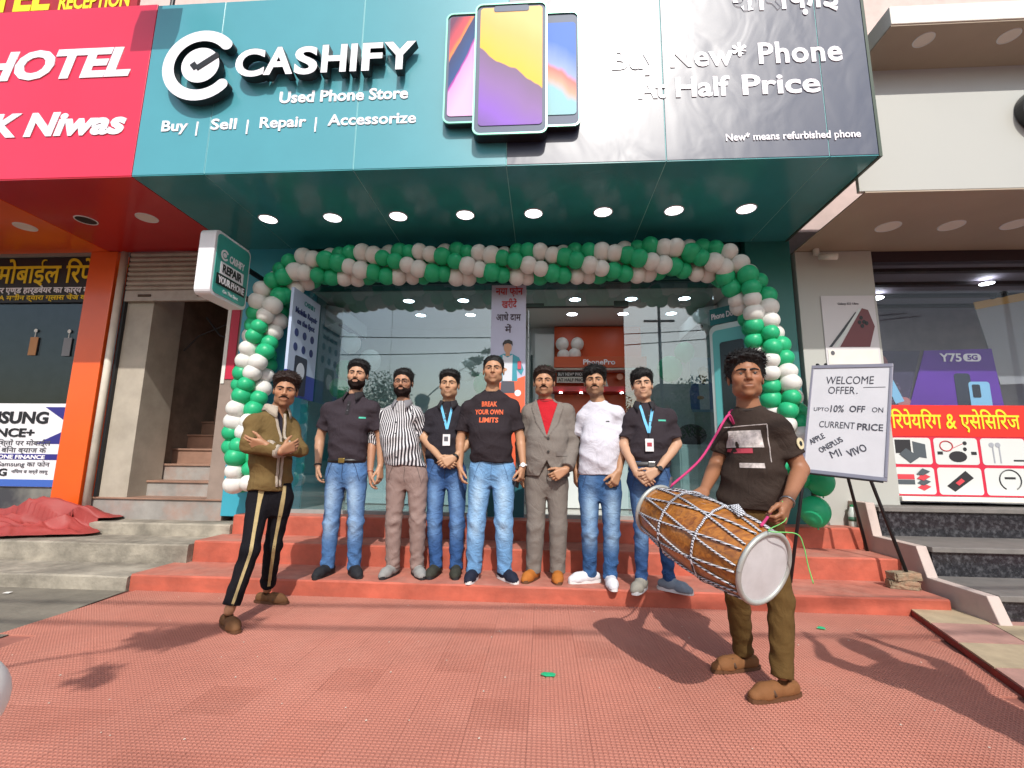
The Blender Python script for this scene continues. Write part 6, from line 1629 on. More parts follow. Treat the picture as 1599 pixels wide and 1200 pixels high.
for t, nm in ((0, 'hoop'), (1, 'hoop')):
    cpt = A0 + ax*LD*t; rr = dr(t) + .008; pts = [tuple(cpt + (e1*math.cos(2*math.pi*k/40) + e2*math.sin(2*math.pi*k/40))*rr) for k in range(41)]
    b = MB(); b.tube(pts, .011, 8, False); b.build(nm, mat('grey hoop', '#a7aaa6', .45, metal=.3), dm, True)
    sgn = 1 if t else -1
    V = [tuple(cpt + ax*sgn*.006)] + [tuple(cpt + ax*sgn*(.006 if q < .9 else .001) + (e1*math.cos(2*math.pi*k/40) + e2*math.sin(2*math.pi*k/40))*rr*q) for q in (.5, .92, 1.02) for k in range(40)]
    b = MB(); b.add(V, [(0, 1+k, 1+(k+1) % 40) for k in range(40)] + [(1+j*40+k, 1+(j+1)*40+k, 1+(j+1)*40+(k+1) % 40, 1+j*40+(k+1) % 40) for j in range(2) for k in range(40)])
    b.build('skin', mat('white drum skin', '#c3c3c6', .45, var=.06, vscale=12, dirt=.25, dirtcol='#96928c', dscale=8), dm, True)
# carrying strap: pink webbing round the neck
sl_, sr_, nk_ = DR['sl'] + DR['org'], DR['sr'] + DR['org'], DR['nk'] + DR['org']
def ribbon(pts, wdt, wdir):
    b = MB(); V = []
    for i, p in enumerate(pts): p = Vector(p); V += [tuple(p - Vector(wdir)*wdt), tuple(p + Vector(wdir)*wdt)]
    b.add(V, [(2*i, 2*i+1, 2*i+3, 2*i+2) for i in range(len(pts)-1)]); return b
top_l = max((dpt(.10, 2*math.pi*k/60, .012) for k in range(60)), key=lambda p: p.z)
ctl = [top_l, Vector((.80, 2.50, 1.09)), Vector((.90, 2.53, 1.22)), Vector((.985, 2.56, 1.335)), Vector((1.04, 2.63, 1.405)), Vector((1.075, 2.72, 1.41)), Vector((1.10, 2.80, 1.36)), Vector((1.18, 2.83, 1.22)), Vector((1.28, 2.78, 1.08)), Vector((1.27, 2.66, .97)), Vector((1.15, 2.50, .86)), max((dpt(.93, 2*math.pi*k/60, .012) for k in range(60)), key=lambda p: p.z)]
def catmull(P, m=6):
    out = []
    for i in range(len(P) - 1):
        p0, p1, p2, p3 = P[max(i-1, 0)], P[i], P[i+1], P[min(i+2, len(P)-1)]
        for k in range(m):
            t = k/m; out.append(.5*((2*p1) + (p2-p0)*t + (2*p0-5*p1+4*p2-p3)*t*t + (3*p1-p0-3*p2+p3)*t**3))
    return out + [P[-1]]
bvd = BVHTree.FromPolygons([v.co for v in DR['shirt'].data.vertices], [p.vertices for p in DR['shirt'].data.polygons])
for i in (3, 4, 5, 6):
    h_ = bvd.ray_cast(Vector((ctl[i].x, ctl[i].y, 2.0)), Vector((0, 0, -1)))
    if h_[0] is not None: ctl[i].z = max(ctl[i].z if i == 3 else 0, h_[0].z + .010)
pts = [p for p in catmull(ctl)]
for p in pts:
    h_ = bvd.find_nearest(p)
    if h_[0] is not None and p.z > 1.2 and (p - h_[0]).dot(h_[1]) < .006: p += h_[1]*(.006 - (p - h_[0]).dot(h_[1]))
b = MB(); b.tube(pts, .0065, 8); b.build('strap', mat('pink strap webbing', '#b8306a', .8), dm, True)
b = MB(); b.tube([tuple(top_l), tuple(top_l + Vector((.01, -.005, .05)))], .006, 6); b.build('strap_hook', STEEL, dm)
rbn = thing('green_ribbon', 'thin green plastic ribbon hanging from the drummer\'s hand over the drum', 'ribbon', tuple(dpt(1, -1.3, .05)))
h0 = DR['hand']['r'][0] + DR['hand']['r'][1]*.05 + DR['org']
tp_ = max((dpt(1.0, 2*math.pi*k/60, .02) for k in range(60)), key=lambda p: p.z)
ctl = [Vector(h0 + v3(-.012, -.012, .05)), Vector(h0 + v3(-.01, -.03, -.03)), tp_ + Vector((-.02, -.02, .0)), tp_ + Vector((.09, -.01, -.01)), tp_ + Vector((.12, .0, -.06)), tp_ + Vector((.135, .01, -.13)), tp_ + Vector((.15, .01, -.20))]
b = MB(); b.tube(catmull(ctl), .0022, 6); b.build('strand', mat('light green plastic', '#6fc56a', .5), rbn, True)

# ================================================================== EASEL WITH WHITEBOARD
ea = thing('whiteboard_easel', 'white marker board with handwritten offer on a black tripod easel', 'easel', (2.6, 4.3, .118))
TL, TR, BL, BR = Vector((2.46, 4.50, 1.955)), Vector((2.95, 4.15, 1.93)), Vector((2.29, 4.36, 1.035)), Vector((2.72, 3.98, .975))
O_ = BL; ux = (BR - BL); bw = ux.length; uxn = ux.normalized(); uzn = ((TL - BL) - uxn*(TL - BL).dot(uxn)).normalized(); bh = ((TL + TR - BL - BR)/2).length; nn_ = uxn.cross(uzn)
def bp(x, z, d=0): return tuple(O_ + uxn*(x*bw) + uzn*(z*bh) + nn_*d)
b = MB(); b.hexa([bp(0, 0, .0), bp(1, 0, .0), bp(1, 0, -.012), bp(0, 0, -.012), bp(0, 1, .0), bp(1, 1, .0), bp(1, 1, -.012), bp(0, 1, -.012)]); b.build('board', mat('white marker board', '#c6c6cb', .3, var=.03), ea)
for nm, a, b2, c2_, d2 in (('frame_rail', (-.015, -.02), (1.015, -.02), (1.015, .012), (-.015, .012)), ('frame_rail', (-.015, .988), (1.015, .988), (1.015, 1.02), (-.015, 1.02)), ('frame_rail', (-.016, .013), (.018, .013), (.018, .987), (-.016, .987)), ('frame_rail', (.982, .013), (1.016, .013), (1.016, .987), (.982, .987))):
    b = MB(); b.hexa([bp(*a, .008), bp(*b2, .008), bp(*b2, -.018), bp(*a, -.018), bp(*d2, .008), bp(*c2_, .008), bp(*c2_, -.018), bp(*d2, -.018)]); b.build(nm, mat('grey board frame', '#8d8b96', .35, metal=.4), ea, bevel=.002)
M_mark = mat('black marker ink', '#3a3a44', .6)
def bt(t, x0, x1, z, hgt, bold=.0, rot=0.0, total=True):
    cx_ = (x0 + x1)/2
    ca, sa = math.cos(rot), math.sin(rot); u2 = uxn*ca + uzn*sa; v2 = -uxn*sa + uzn*ca
    org = O_ + uxn*(x0*bw) + uzn*(z*bh) + nn_*.0012
    lettering('handwriting', t, tuple(org), tuple(u2), tuple(v2), 0, (x1-x0)*bw, 0, hgt*bh, M_mark, ea, depth=.0015, bold=bold, shear=random.uniform(0, .12), total=total)
bt('WELCOME', .20, .80, .83, .075); bt('OFFER', .24, .58, .735, .07); bt('.', .60, .615, .735, .012)
bt('UPTO', .07, .27, .565, .035); bt('10%', .29, .46, .56, .065, .006); bt('OFF', .53, .72, .565, .06, .012); bt('ON', .80, .93, .57, .045)
bt('CURRENT', .16, .61, .41, .06); bt('PRICE', .64, .94, .405, .06, .01)
bt('APPLE', .08, .30, .24, .05, .01, .62); bt('ONEPLUS', .22, .56, .17, .05, .01, .66); bt('MI', .36, .50, .13, .065, 0, .45); bt('VIVO', .58, .82, .155, .065, .01, .55)
for x0, x1 in ((.68, .94),):
    b = MB(); b.hexa([bp(x0, .795, .002), bp(x1, .80, .002), bp(x1, .80, .001), bp(x0, .795, .001), bp(x0, .800, .002), bp(x1, .805, .002), bp(x1, .805, .001), bp(x0, .800, .001)]); b.build('underline', M_mark, ea)
apex = Vector((2.62, 4.52, 2.02))
def leg(a, b_): q = MB(); q.tube([a, b_], .014, 10); q.build('leg', M_dark, ea, True)
leg(apex + Vector((-.03, 0, 0)), (2.04, 4.22, .118)); leg(apex + Vector((.03, -.02, 0)), (2.905, 4.14, .245)); leg(apex + Vector((0, .04, 0)), (2.99, 4.72, .302))
b = MB(); b.tube([bp(.02, -.03, .02), bp(.98, -.03, .02)], .008, 8); b.build('pen_ledge', M_dark, ea)
M_brick = mat('rough grey-brown brick', '#8b7c66', .95, var=.3, vscale=14, bump=.8, bscale=45, dirt=.4, dirtcol='#b0563a', dscale=9)
def rough_block(name, c0, sx, sy, sz, rz, label, seed):
    bm = bmesh.new(); bmesh.ops.create_cube(bm, size=1); bmesh.ops.bevel(bm, geom=bm.edges[:], offset=.06, segments=2, affect='EDGES'); bmesh.ops.subdivide_edges(bm, edges=bm.edges[:], cuts=2, use_grid_fill=True)
    r_ = random.Random(seed)
    for v in bm.verts: v.co = Vector((v.co.x*sx, v.co.y*sy, v.co.z*sz)) + Vector((r_.uniform(-1, 1), r_.uniform(-1, 1), r_.uniform(-.6, .6)))*.005
    me = bpy.data.meshes.new(name); bm.to_mesh(me); bm.free(); o = put(name, me, M_brick, None, False, c0); o.rotation_euler[2] = rz
    tag(o, label, 'brick', 'bricks under the easel leg')
rough_block('brick', (2.86, 4.13, .152), .20, .10, .062, R(-14), 'lower rough brick on the red step under the easel leg', 1)
rough_block('brick', (2.88, 4.14, .215), .22, .11, .06, R(6), 'upper rough brick carrying the easel leg', 2)
# bottle on the top step
bo = thing('water_bottle', 'small plastic bottle with green cap standing at the white pillar foot', 'bottle', (3.04, 4.95, .492))
b = MB(); b.tube([(3.02, 4.93, z) for z in (.492, .496, .56, .62, .66, .68)], [.036, .038, .038, .038, .022, .016], 16); b.build('bottle_body', mat('cloudy plastic', '#c5d2cf', .25, var=.1), bo, True)
b = MB(); b.tube([(3.02, 4.93, .545), (3.02, 4.93, .585)], .0392, 16); b.build('label_wrap', mat('green label', '#3f6b57', .5), bo, True)
b = MB(); b.tube([(3.02, 4.93, .68), (3.02, 4.93, .70)], .017, 14); b.build('cap', mat('green cap', '#2f8a5a', .4), bo)

# ================================================================== RED TARPAULIN
def tarp():
    nx, ny = 150, 90; V = []; r_ = random.Random(5)
    import mathutils.noise as mn
    for j in range(ny + 1):
        for i in range(nx + 1):
            u, v = i/nx, j/ny
            x = -6.1 + 1.52*u - .55*v*(1-u) ; y = 4.99 - .30*v - .85*v*(1 - u*.85)
            x += .06*math.sin(v*9) * u
            edge = min(u*0 + 1, (1-u)*6, v*7 + .15, (1-v)*7)
            base = .41 if y > 4.76 else .29 if y > 4.29 else .12 if y > 3.81 else .01
            sm = .395 + (y - 4.9)*.34; base = max(base, sm*.9)
            p = Vector((x*1.3, y*3.4, 3.1)); q = v*15 + 3.0*u + 2.2*mn.noise(p) + .8*mn.noise(p*3)
            f1 = 1 - abs(math.sin(q*.5)); f2 = mn.noise(p*2.3)
            h = (.03 + .13*f1**1.2 * (.6 + .5*mn.noise(p*.7 + Vector((5, 0, 0)))) + .04*f2 + .03*(1 - abs(mn.noise(p*5 + Vector((1, 2, 3)))*2)) ) * max(.10, min(1, edge))
            h += .06*math.exp(-((u - .62)/.16)**2 - ((v - .25)/.16)**2) + .08*math.exp(-((u - .88)/.08)**2 - ((v - .40)/.2)**2)
            y += .05*math.sin(q*.5 + 1) ; x += .03*mn.noise(p*4)
            V.append((x, y, base + .008 + max(h, .0)))
    F = [(j*(nx+1)+i, j*(nx+1)+i+1, (j+1)*(nx+1)+i+1, (j+1)*(nx+1)+i) for j in range(ny) for i in range(nx)]
    me = bpy.data.meshes.new('tarpaulin'); me.from_pydata(V, [], F)
    o = put('tarpaulin', me, mat('faded red tarpaulin', '#933834', .6, var=.12, vscale=4, bump=.15, bscale=60), None, True)
    md = o.modifiers.new('thick', 'SOLIDIFY'); md.thickness = .004
    tag(o, 'crumpled red tarpaulin heaped on the grey steps at left', 'tarpaulin')
tarp()

# ================================================================== INSIDE AND ON THE SHOP
bn = thing('standing_banner', 'tall white banner with Hindi words and a man in teal jacket beside the door', 'banner', (-.38, 5.0, .5))
b = MB(); b.box(-.575, -.19, 4.99, 5.0, .50, 3.02); b.build('sheet', mat('pale lilac flex', '#b5b7cf', .5, var=.03), bn)
def poly_part(name, pts, y, m, parent, d=.002): b = MB(); b.prism(pts, y - d, y); return b.build(name, m, parent)
poly_part('orange_field', [(-.573, .9), (-.192, .9), (-.192, 1.99), (-.35, 1.93), (-.573, 1.90)], 4.989, mat('orange print', '#e0603a', .5), bn)
poly_part('teal_field', [(-.573, .505), (-.192, .505), (-.192, .897), (-.573, .897)], 4.989, mat('dark teal print', '#1d5c66', .5), bn)
for t, z, hgt, x0, x1, col in (('नया फ़ोन', 2.885, .13, -.53, -.225, '#b02a30'), ('खरीदें', 2.745, .12, -.46, -.29, '#b02a30'), ('आधे दाम', 2.60, .11, -.52, -.245, '#3a2a3c'), ('में', 2.47, .10, -.42, -.345, '#3a2a3c')):
    lettering('lettering', t, (0, 4.988, 0), FX, FZ, x0, x1, z, hgt, mat('banner ink ' + col, col, .5), bn, depth=.003, bold=.02, total=True)
def printed_man(parent, cx_, z0, s, y, jacket, shirtc='#c9ccd4'):
    J_ = mat('print ' + jacket, jacket, .5); Sk = mat('print skin', '#b98a6c', .5); Hr = mat('print hair', '#1d1818', .5); Sh = mat('print ' + shirtc, shirtc, .5)
    P = lambda q: [(cx_ + x*s, z0 + z*s) for x, z in q]
    poly_part('printed_jacket', P([(-.34, 0), (-.36, .45), (-.30, .62), (-.12, .72), (.12, .72), (.30, .62), (.42, .30), (.36, .16), (.24, .30), (.26, 0)]), y, J_, parent)
    poly_part('printed_shirt', P([(-.12, 0), (-.13, .70), (.0, .62), (.13, .70), (.12, 0)]), y - .003, Sh, parent)
    poly_part('printed_face', P(ellipse(0, .88, .105, .14, 18)), y - .003, Sk, parent)
    poly_part('printed_neck', P([(-.055, .66), (.055, .66), (.055, .78), (-.055, .78)]), y - .0015, Sk, parent)
    poly_part('printed_hair', P([(-.125, .90), (-.135, 1.0), (-.08, 1.08), (.03, 1.10), (.12, 1.05), (.13, .92), (.10, .97), (0, 1.0), (-.10, .97)]), y - .006, Hr, parent)
    poly_part('printed_hand', P(ellipse(-.10, .30, .09, .05, 12)), y - .006, Sk, parent)
printed_man(bn, -.385, 1.93, .42, 4.988, '#2f8ea0')
poly_part('printed_phone', rrect(-.275, -.235, 2.06, 2.15, .01), 4.981, mat('print red phone', '#c04050', .5), bn)
poly_part('printed_trousers', [(-.46, 1.80), (-.30, 1.80), (-.31, 1.925), (-.45, 1.925)], 4.9865, mat('print grey trousers', '#4a4a55', .5), bn)
poly_part('printed_emblem', ellipse(-.27, 1.80, .035, .035, 16), 4.9855, M_lett, bn)

# poster with repair icons on the left inner wall
po = thing('repair_poster', 'pale board with round repair icons projecting at the left of the glass front', 'poster', (-2.64, 4.8, 2.0))
PX = -2.62
b = MB(); b.box(PX - .03, PX, 4.560, 5.150, 1.98, 2.86); b.build('board', mat('pale blue board', '#aebdd6', .4), po)
b = MB(); b.box(PX - .031, PX + .001, 4.561, 5.149, 1.72, 1.98); b.build('blue_base', mat('royal blue print', '#22358c', .4), po)
def pside(name, pts, m, off=.002): b = MB(); b.prism_x(pts, PX, PX + off); return b.build(name, m, po)
lettering('lettering', 'CASHIFY', (PX, 0, 0), SX, SZ, 4.790, 5.030, 2.735, .05, mat('teal print', '#2f8a8a', .5), po, bold=.01)
lettering('lettering', 'Mobile Repair', (PX, 0, 0), SX, SZ, 4.620, 5.100, 2.61, .06, mat('navy print', '#22306c', .5), po, bold=.03)
lettering('lettering', 'on the Spot', (PX, 0, 0), SX, SZ, 4.670, 5.050, 2.50, .06, MATS['navy print'], po, bold=.03)
for j in range(2):
    for i in range(3): pside('icon_disc', ellipse(4.680 + .17*i, 2.40 - .155*j, .042, .045, 16), MATS['navy print'])
pside('printed_phone', rrect(4.690, 4.950, 1.74, 2.16, .03), mat('dark phone print', '#1c2038', .4), .003)
pside('printed_ring', ellipse(4.820, 2.0, .085, .095, 20), mat('white ring print', '#c9d0dc', .4), .004)
# split air conditioners
M_ac = mat('white appliance plastic', '#cfd2d0', .35)
for nm, x0, x1, y0, lb in (('l', -2.838, -2.60, 5.72, 'white split air conditioner on the left wall inside the teal shop'), ('r', 1.96, 2.208, 5.85, 'white split air conditioner on the right wall inside the teal shop')):
    ac = thing('air_conditioner', lb, 'air conditioner', ((x0+x1)/2, y0, 2.8), 'air conditioners in the shop')
    b = MB(); xb, xf = (x0, x1) if nm == 'l' else (x1, x0)
    b.add([(xb, y0, 2.77), (xf, y0, 2.83), (xf, y0, 3.02), (xb, y0, 3.07), (xb, y0+.85, 2.77), (xf, y0+.85, 2.83), (xf, y0+.85, 3.02), (xb, y0+.85, 3.07)], [(0, 1, 2, 3), (4, 7, 6, 5), (0, 4, 5, 1), (1, 5, 6, 2), (2, 6, 7, 3), (3, 7, 4, 0)])
    b.build('case', M_ac, ac, bevel=.012)
    xm = xb + (xf - xb)*.72
    b = MB(); b.box(min(xm, xf)-.01, max(xm, xf)+.0, y0+.06, y0+.79, 2.795, 2.815); b.build('air_slot', M_dark, ac)
# orange display at the back
dp = thing('orange_display', 'orange back display with lettering, shelf and phone pictures in the doorway', 'display', (.7, 6.6, .5))
b = MB(); b.box(.17, 1.45, 6.86, 6.98, .5, 3.08); b.build('back_panel', M_inorange, dp)
b = MB(); b.box(.16, 1.46, 6.58, 6.855, 2.40, 2.56); b.build('header', mat('header orange', '#bf4a1c', .4), dp, bevel=.004)
lettering('lettering', 'PhonePro', (0, 6.578, 0), FX, FZ, .57, 1.02, 2.445, .07, M_lett, dp, bold=.02)
b = MB(); b.box(.16, 1.46, 6.60, 6.85, 2.375, 2.398); b.build('shelf', M_white, dp)
b = MB(); b.box(.20, .64, 6.70, 6.72, 2.29, 2.365); b.build('black_card', M_dark, dp)
b = MB(); b.box(.20, .64, 6.70, 6.72, 2.20, 2.285); b.build('white_card', M_white, dp)
lettering('lettering', 'BUY NEW* PHONE', (0, 6.698, 0), FX, FZ, .22, .62, 2.305, .042, M_lett, dp, bold=.02)
lettering('lettering', 'AT HALF PRICE', (0, 6.698, 0), FX, FZ, .22, .60, 2.22, .042, M_dark, dp, bold=.02)
poly_part('printed_phone', [(.84, 2.12), (.94, 2.12), (.88, 2.37), (.78, 2.37)], 6.70, M_white, dp)
poly_part('printed_emblem', ellipse(1.10, 2.29, .045, .045, 18), 6.70, mat('pale orange print', '#e8a58a', .5), dp)
b = MB(); b.box(.05, 1.50, 6.52, 6.85, 2.05, 2.12); b.build('red_strip', mat('red counter strip', '#b3262a', .4), dp)
for i in range(5): b = MB(); b.disc((.25 + .28*i, 6.515, 2.03), .022, (0, -.3, -1)); b.build('spotlight', M_lampin, dp)
ct = thing('sales_counter', 'pale green-white sales counter inside the shop behind the people', 'counter', (.5, 6.2, .5))
b = MB(); b.box(-.05, 1.5, 6.1, 6.6, .5, 1.45); b.build('body', M_inwall, ct, bevel=.01)
b = MB(); b.box(-.08, 1.53, 6.05, 6.62, 1.452, 1.49); b.build('top', mat('teal counter top', '#2f7f80', .3), ct, bevel=.004)
for i in range(4):
    b = MB(); b.box(.1 + .33*i, .34 + .33*i, 6.2, 6.36, 1.492, 1.65); b.build('display_stand', M_white, ct, bevel=.01)
# white wall left of the orange display and pale boxes
b = MB(); b.box(-.12, .165, 6.80, 6.86, .5, 2.95); b.build('partition', M_inwall, shop)
# right wall: kiosk screen frame, sign band, poster, cabinets
ki = thing('wall_screen', 'rounded silver framed screen with teal header at the right of the glass front', 'screen', (2.0, 5.0, 1.15))
k0 = Vector((1.855, 5.145, 0)); kd = Vector((.30, -.31, 0)); kw = kd.length; kd.normalize(); kn_ = Vector((kd.y, -kd.x, 0)); kn_ = kn_ if kn_.y < 0 else -kn_
def kpart(name, pts, m, d0, d1):
    n = len(pts); V = [tuple(k0 + kd*u*kw + Vector((0, 0, z)) + kn_*d) for d in (d1, d0) for u, z in pts]
    b = MB(); b.add(V, [tuple(range(n)), tuple(range(2*n-1, n-1, -1))] + [(i, i+n, (i+1) % n + n, (i+1) % n) for i in range(n)]); return b.build(name, m, ki)
def krr(u0, u1, z0, z1, r): return [((x)/kw, z) for x, z in rrect(u0*kw, u1*kw, z0, z1, r)]
kpart('header_band', [(0, 2.58), (1.1, 2.58), (1.1, 2.76), (0, 2.76)], M_inteal, 0, .02)
lettering('lettering', 'Phone Do Cash Lo', tuple(k0 + kn_*.021), tuple(kd), (0, 0, 1), .02, 1.08*kw, 2.64, .06, M_lett, ki, bold=.02)
kpart('frame', krr(0, 1.1, 1.15, 2.56, .07), mat('silver frame', '#c3ccca', .3, metal=.5), 0, .05)
kpart('panel', krr(.08, 1.02, 1.21, 2.50, .05), mat('teal screen surround', '#5aa9aa', .4), .051, .058)
kpart('screen', krr(.26, .84, 1.36, 2.36, .03), mat('dark screen', '#1a2426', .2), .059, .066)
mp_ = thing('man_poster', 'poster of a man in blue jacket standing behind the right glass', 'poster', (2.05, 6.02, 1.74))
b = MB(); b.box(1.885, 2.19, 6.03, 6.045, 1.72, 2.42); b.build('sheet', mat('blue-grey poster sheet', '#7f9cb4', .5), mp_)
printed_man(mp_, 2.04, 1.75, .50, 6.029, '#3a5a9c')
for i, (x0, x1, y0, z1, lb) in enumerate(((1.62, 2.19, 5.75, 1.30, 'pale green-grey storage cabinet behind the right glass'), (1.25, 1.60, 6.3, 1.15, 'low pale cabinet left of the taller one behind the right glass'))):
    cb = thing('cabinet', lb, 'cabinet', ((x0+x1)/2, y0, .5), 'cabinets in the shop')
    b = MB(); b.box(x0, x1, y0, y0+.5, .5, z1); b.build('body', mat('pale cabinet laminate', '#a9b5b0', .45), cb, bevel=.006)
    for k in range(2):
        b = MB(); b.box(x0 + .02 + k*(x1-x0)/2, x0 + (k+1)*(x1-x0)/2 - .01, y0 - .014, y0 - .001, .56, z1 - .04); d_ = b.build('cabinet_door', MATS['pale cabinet laminate'], cb, bevel=.004)
        b = MB(); b.box(x0 + (x1-x0)/2 + (-.04 if k == 0 else .025), x0 + (x1-x0)/2 + (-.025 if k == 0 else .04), y0 - .026, y0 - .015, .8, .92); b.build('handle', STEEL, d_)
bg_ = MB(); uvsphere(bg_, (1.82, 5.9, 1.42), .15, 16, 10, (1.2, .8, .9)); bag = bg_.build('backpack', mat('black nylon', '#16181c', .6, bump=.2), None, True); tag(bag, 'dark backpack on the pale cabinet behind the right glass', 'backpack')
for x0, x1, lb in ((-2.6, -1.5, 'white display counter behind the left glass near the repair poster'), (-1.4, -.4, 'white display counter behind the left glass near the door')):
    cb = thing('display_counter', lb, 'counter', ((x0+x1)/2, 6.3, .5), 'counters behind the left glass')
    b = MB(); b.box(x0, x1, 6.2, 6.7, .5, 1.40); b.build('body', M_inwall, cb, bevel=.008)
    b = MB(); b.box(x0 - .02, x1 + .02, 6.17, 6.72, 1.402, 1.43); b.build('top', MATS['teal counter top'], cb, bevel=.003)
# small camera on the white pillar
cv = thing('security_camera', 'small white camera under the soffit at the top of the white pillar', 'camera', (2.95, 4.85, 3.3))
b = MB(); b.tube([(2.93, 4.95, 3.372), (2.93, 4.95, 3.31)], .03, 14); b.tube([(2.93, 4.95, 3.31), (2.98, 4.88, 3.28)], .012, 8); b.build('mount', M_white, cv)
b = MB(); b.tube([(2.94, 4.92, 3.27), (3.05, 4.80, 3.22)], .032, 14); b.build('barrel', M_white, cv, True)
# print on the white pillar
pp = thing('pillar_poster', 'white product poster with maroon phone on the grey pillar', 'poster', (3.2, 4.99, 2.1))
b = MB(); b.box(2.955, 3.495, 4.988, 4.998, 2.10, 2.86); b.build('sheet', mat('white satin print', '#c9c7ca', .35), pp)
poly_part('printed_phone', [(3.10, 2.30), (3.36, 2.72), (3.42, 2.70), (3.47, 2.52), (3.40, 2.30)], 4.987, mat('maroon phone print', '#6a2f34', .4), pp)
poly_part('printed_pen', [(2.99, 2.30), (3.02, 2.30), (3.31, 2.66), (3.29, 2.68)], 4.987, mat('dark pen print', '#2f3338', .4), pp)
poly_part('printed_pen', [(3.04, 2.30), (3.075, 2.30), (3.345, 2.70), (3.33, 2.72)], 4.9865, mat('silver pen print', '#c9d2d0', .4), pp)
for i, (x, z) in enumerate(((3.34, 2.615), (3.365, 2.57), (3.32, 2.565), (3.345, 2.525), (3.39, 2.555))): poly_part('printed_lens', ellipse(x, z, .018, .022, 12), 4.984, M_dark, pp)
lettering('lettering', 'Galaxy S22 Ultra', (0, 4.987, 0), FX, FZ, 3.12, 3.33, 2.76, .022, M_gryp, pp)
poly_part('white_band', [(2.975, 2.115), (3.475, 2.115), (3.475, 2.27), (2.975, 2.27)], 4.987, M_white, pp)
poly_part('printed_mark', ellipse(3.02, 2.235, .02, .024, 12), 4.984, M_gryp, pp)

# ================================================================== SHOWROOM WINDOW PRINTS
wb = thing('accessories_banner', 'red window banner with yellow Hindi words and accessory pictures in white boxes', 'banner', (4.3, 5.05, .79))
b = MB(); b.box(3.54, 4.86, 5.045, 5.055, .79, 1.70); b.build('sheet', mat('crimson window vinyl', '#c41f3e', .45, var=.04), wb)
b = MB(); b.box(3.541, 4.859, 5.041, 5.0445, 1.38, 1.699); b.build('red_band', mat('bright red vinyl', '#d8281c', .45), wb)
lettering('lettering', 'िरपेयिंरग & एसेिसिरज', (0, 5.0405, 0), FX, FZ, 3.56, 4.79, 1.42, .24, mat('lemon vinyl', '#e6d22a', .45), wb, bold=.014, total=True)
M_cell = mat('white picture box', '#c9cdcb', .45)
for j in range(2):
    for i in range(3):
        x0 = 3.50 + .445*i; x1 = x0 + .415
        poly_part('picture_box', rrect(max(x0, 3.545), x1, 1.10 - .295*j, 1.365 - .295*j, .03), 5.0445, M_cell, wb)
K2 = mat('charcoal print', '#26262a', .45)
def pr2(pts, m=K2, y=5.0415): poly_part('printed_item', pts, y, m, wb)
pr2([(3.57, 1.21), (3.72, 1.21), (3.72, 1.345), (3.57, 1.345)]); pr2([(3.74, 1.18), (3.86, 1.16), (3.86, 1.30), (3.74, 1.33)], mat('slate print', '#4a5258', .45)); pr2([(3.60, 1.20), (3.70, 1.11), (3.79, 1.17), (3.67, 1.26)], MATS['slate print'], 5.039)
b = MB(); b.tube([(4.06 + .06*math.cos(2*math.pi*k/20), 5.041, 1.285 + .05*math.sin(2*math.pi*k/20)) for k in range(21)], .006, 5, False); b.tube([(4.11, 5.041, 1.26), (4.22, 5.041, 1.31)], .003, 5); b.build('printed_item', mat('red cable print', '#b0303a', .45), wb)
pr2(ellipse(4.16, 1.18, .085, .055, 18)); pr2(ellipse(4.24, 1.315, .02, .02, 10)); pr2(ellipse(4.235, 1.255, .018, .02, 10)); pr2([(3.97, 1.20), (4.02, 1.20), (4.02, 1.23), (3.97, 1.23)]); pr2([(4.29, 1.20), (4.34, 1.20), (4.34, 1.23), (4.29, 1.23)])
G2 = mat('silver print', '#9a9ea6', .45)
for x in (4.50, 4.56): pr2([(x - .006, 1.12), (x + .006, 1.12), (x + .006, 1.28), (x - .006, 1.28)], G2); pr2(ellipse(x - .01, 1.30, .025, .025, 12), G2)
pr2([(4.68, 1.14), (4.79, 1.14), (4.79, 1.155), (4.68, 1.155)], K2)
pr2([(3.56, .95), (3.72, .95), (3.72, 1.0), (3.56, 1.0)], mat('coral print', '#c9404a', .45)); pr2([(3.56, .90), (3.72, .90), (3.72, .945), (3.56, .945)], MATS['slate print'])
for k in range(4): pr2([(3.74, .87 + .045*k), (3.80, .84 + .05*k), (3.87, .88 + .05*k), (3.80, .91 + .05*k)], (MATS['coral print'], MATS['slate print'])[k % 2], 5.0415 - .0025*k)
pr2([(4.02, .89), (4.09, .835), (4.28, .97), (4.21, 1.04)]); pr2([(4.10, .92), (4.13, .895), (4.19, .94), (4.16, .965)], MATS['coral print'], 5.038)
b = MB(); b.tube([(4.62 + .10*math.cos(R(-60 + 300*k/24)), 5.041, .955 + .10*math.sin(R(-60 + 300*k/24))) for k in range(25)], .006, 5, False); b.build('printed_item', K2, wb)
pr2([(4.57, .965), (4.67, .965), (4.67, .985), (4.57, .985)])
ya = thing('purple_phone_poster', 'purple poster with a phone model name and two phones in the showroom window', 'poster', (4.4, 5.2, 1.65))
b = MB(); b.prism([(3.86, 1.66), (4.82, 1.66), (4.78, 2.33), (4.10, 2.31)], 5.20, 5.21); b.build('sheet', mat('purple vinyl', '#5a2a96', .4, var=.1, vscale=2), ya)
lettering('lettering', 'Y75', (0, 5.198, 0), FX, FZ, 4.24, 4.46, 2.19, .085, M_lett, ya, bold=.02)
poly_part('badge', rrect(4.48, 4.66, 2.19, 2.275, .04), 5.199, M_lett, ya)
lettering('lettering', '5G', (0, 5.1965, 0), FX, FZ, 4.52, 4.62, 2.207, .05, MATS['purple vinyl'], ya, bold=.03)
poly_part('printed_phone', rrect(4.36, 4.52, 1.55, 2.06, .03), 5.199, mat('dark phone back', '#2a2f44', .35), ya)
poly_part('printed_phone', rrect(4.49, 4.70, 1.50, 1.97, .03), 5.196, mat('sky phone back', '#7fb4d8', .35), ya)
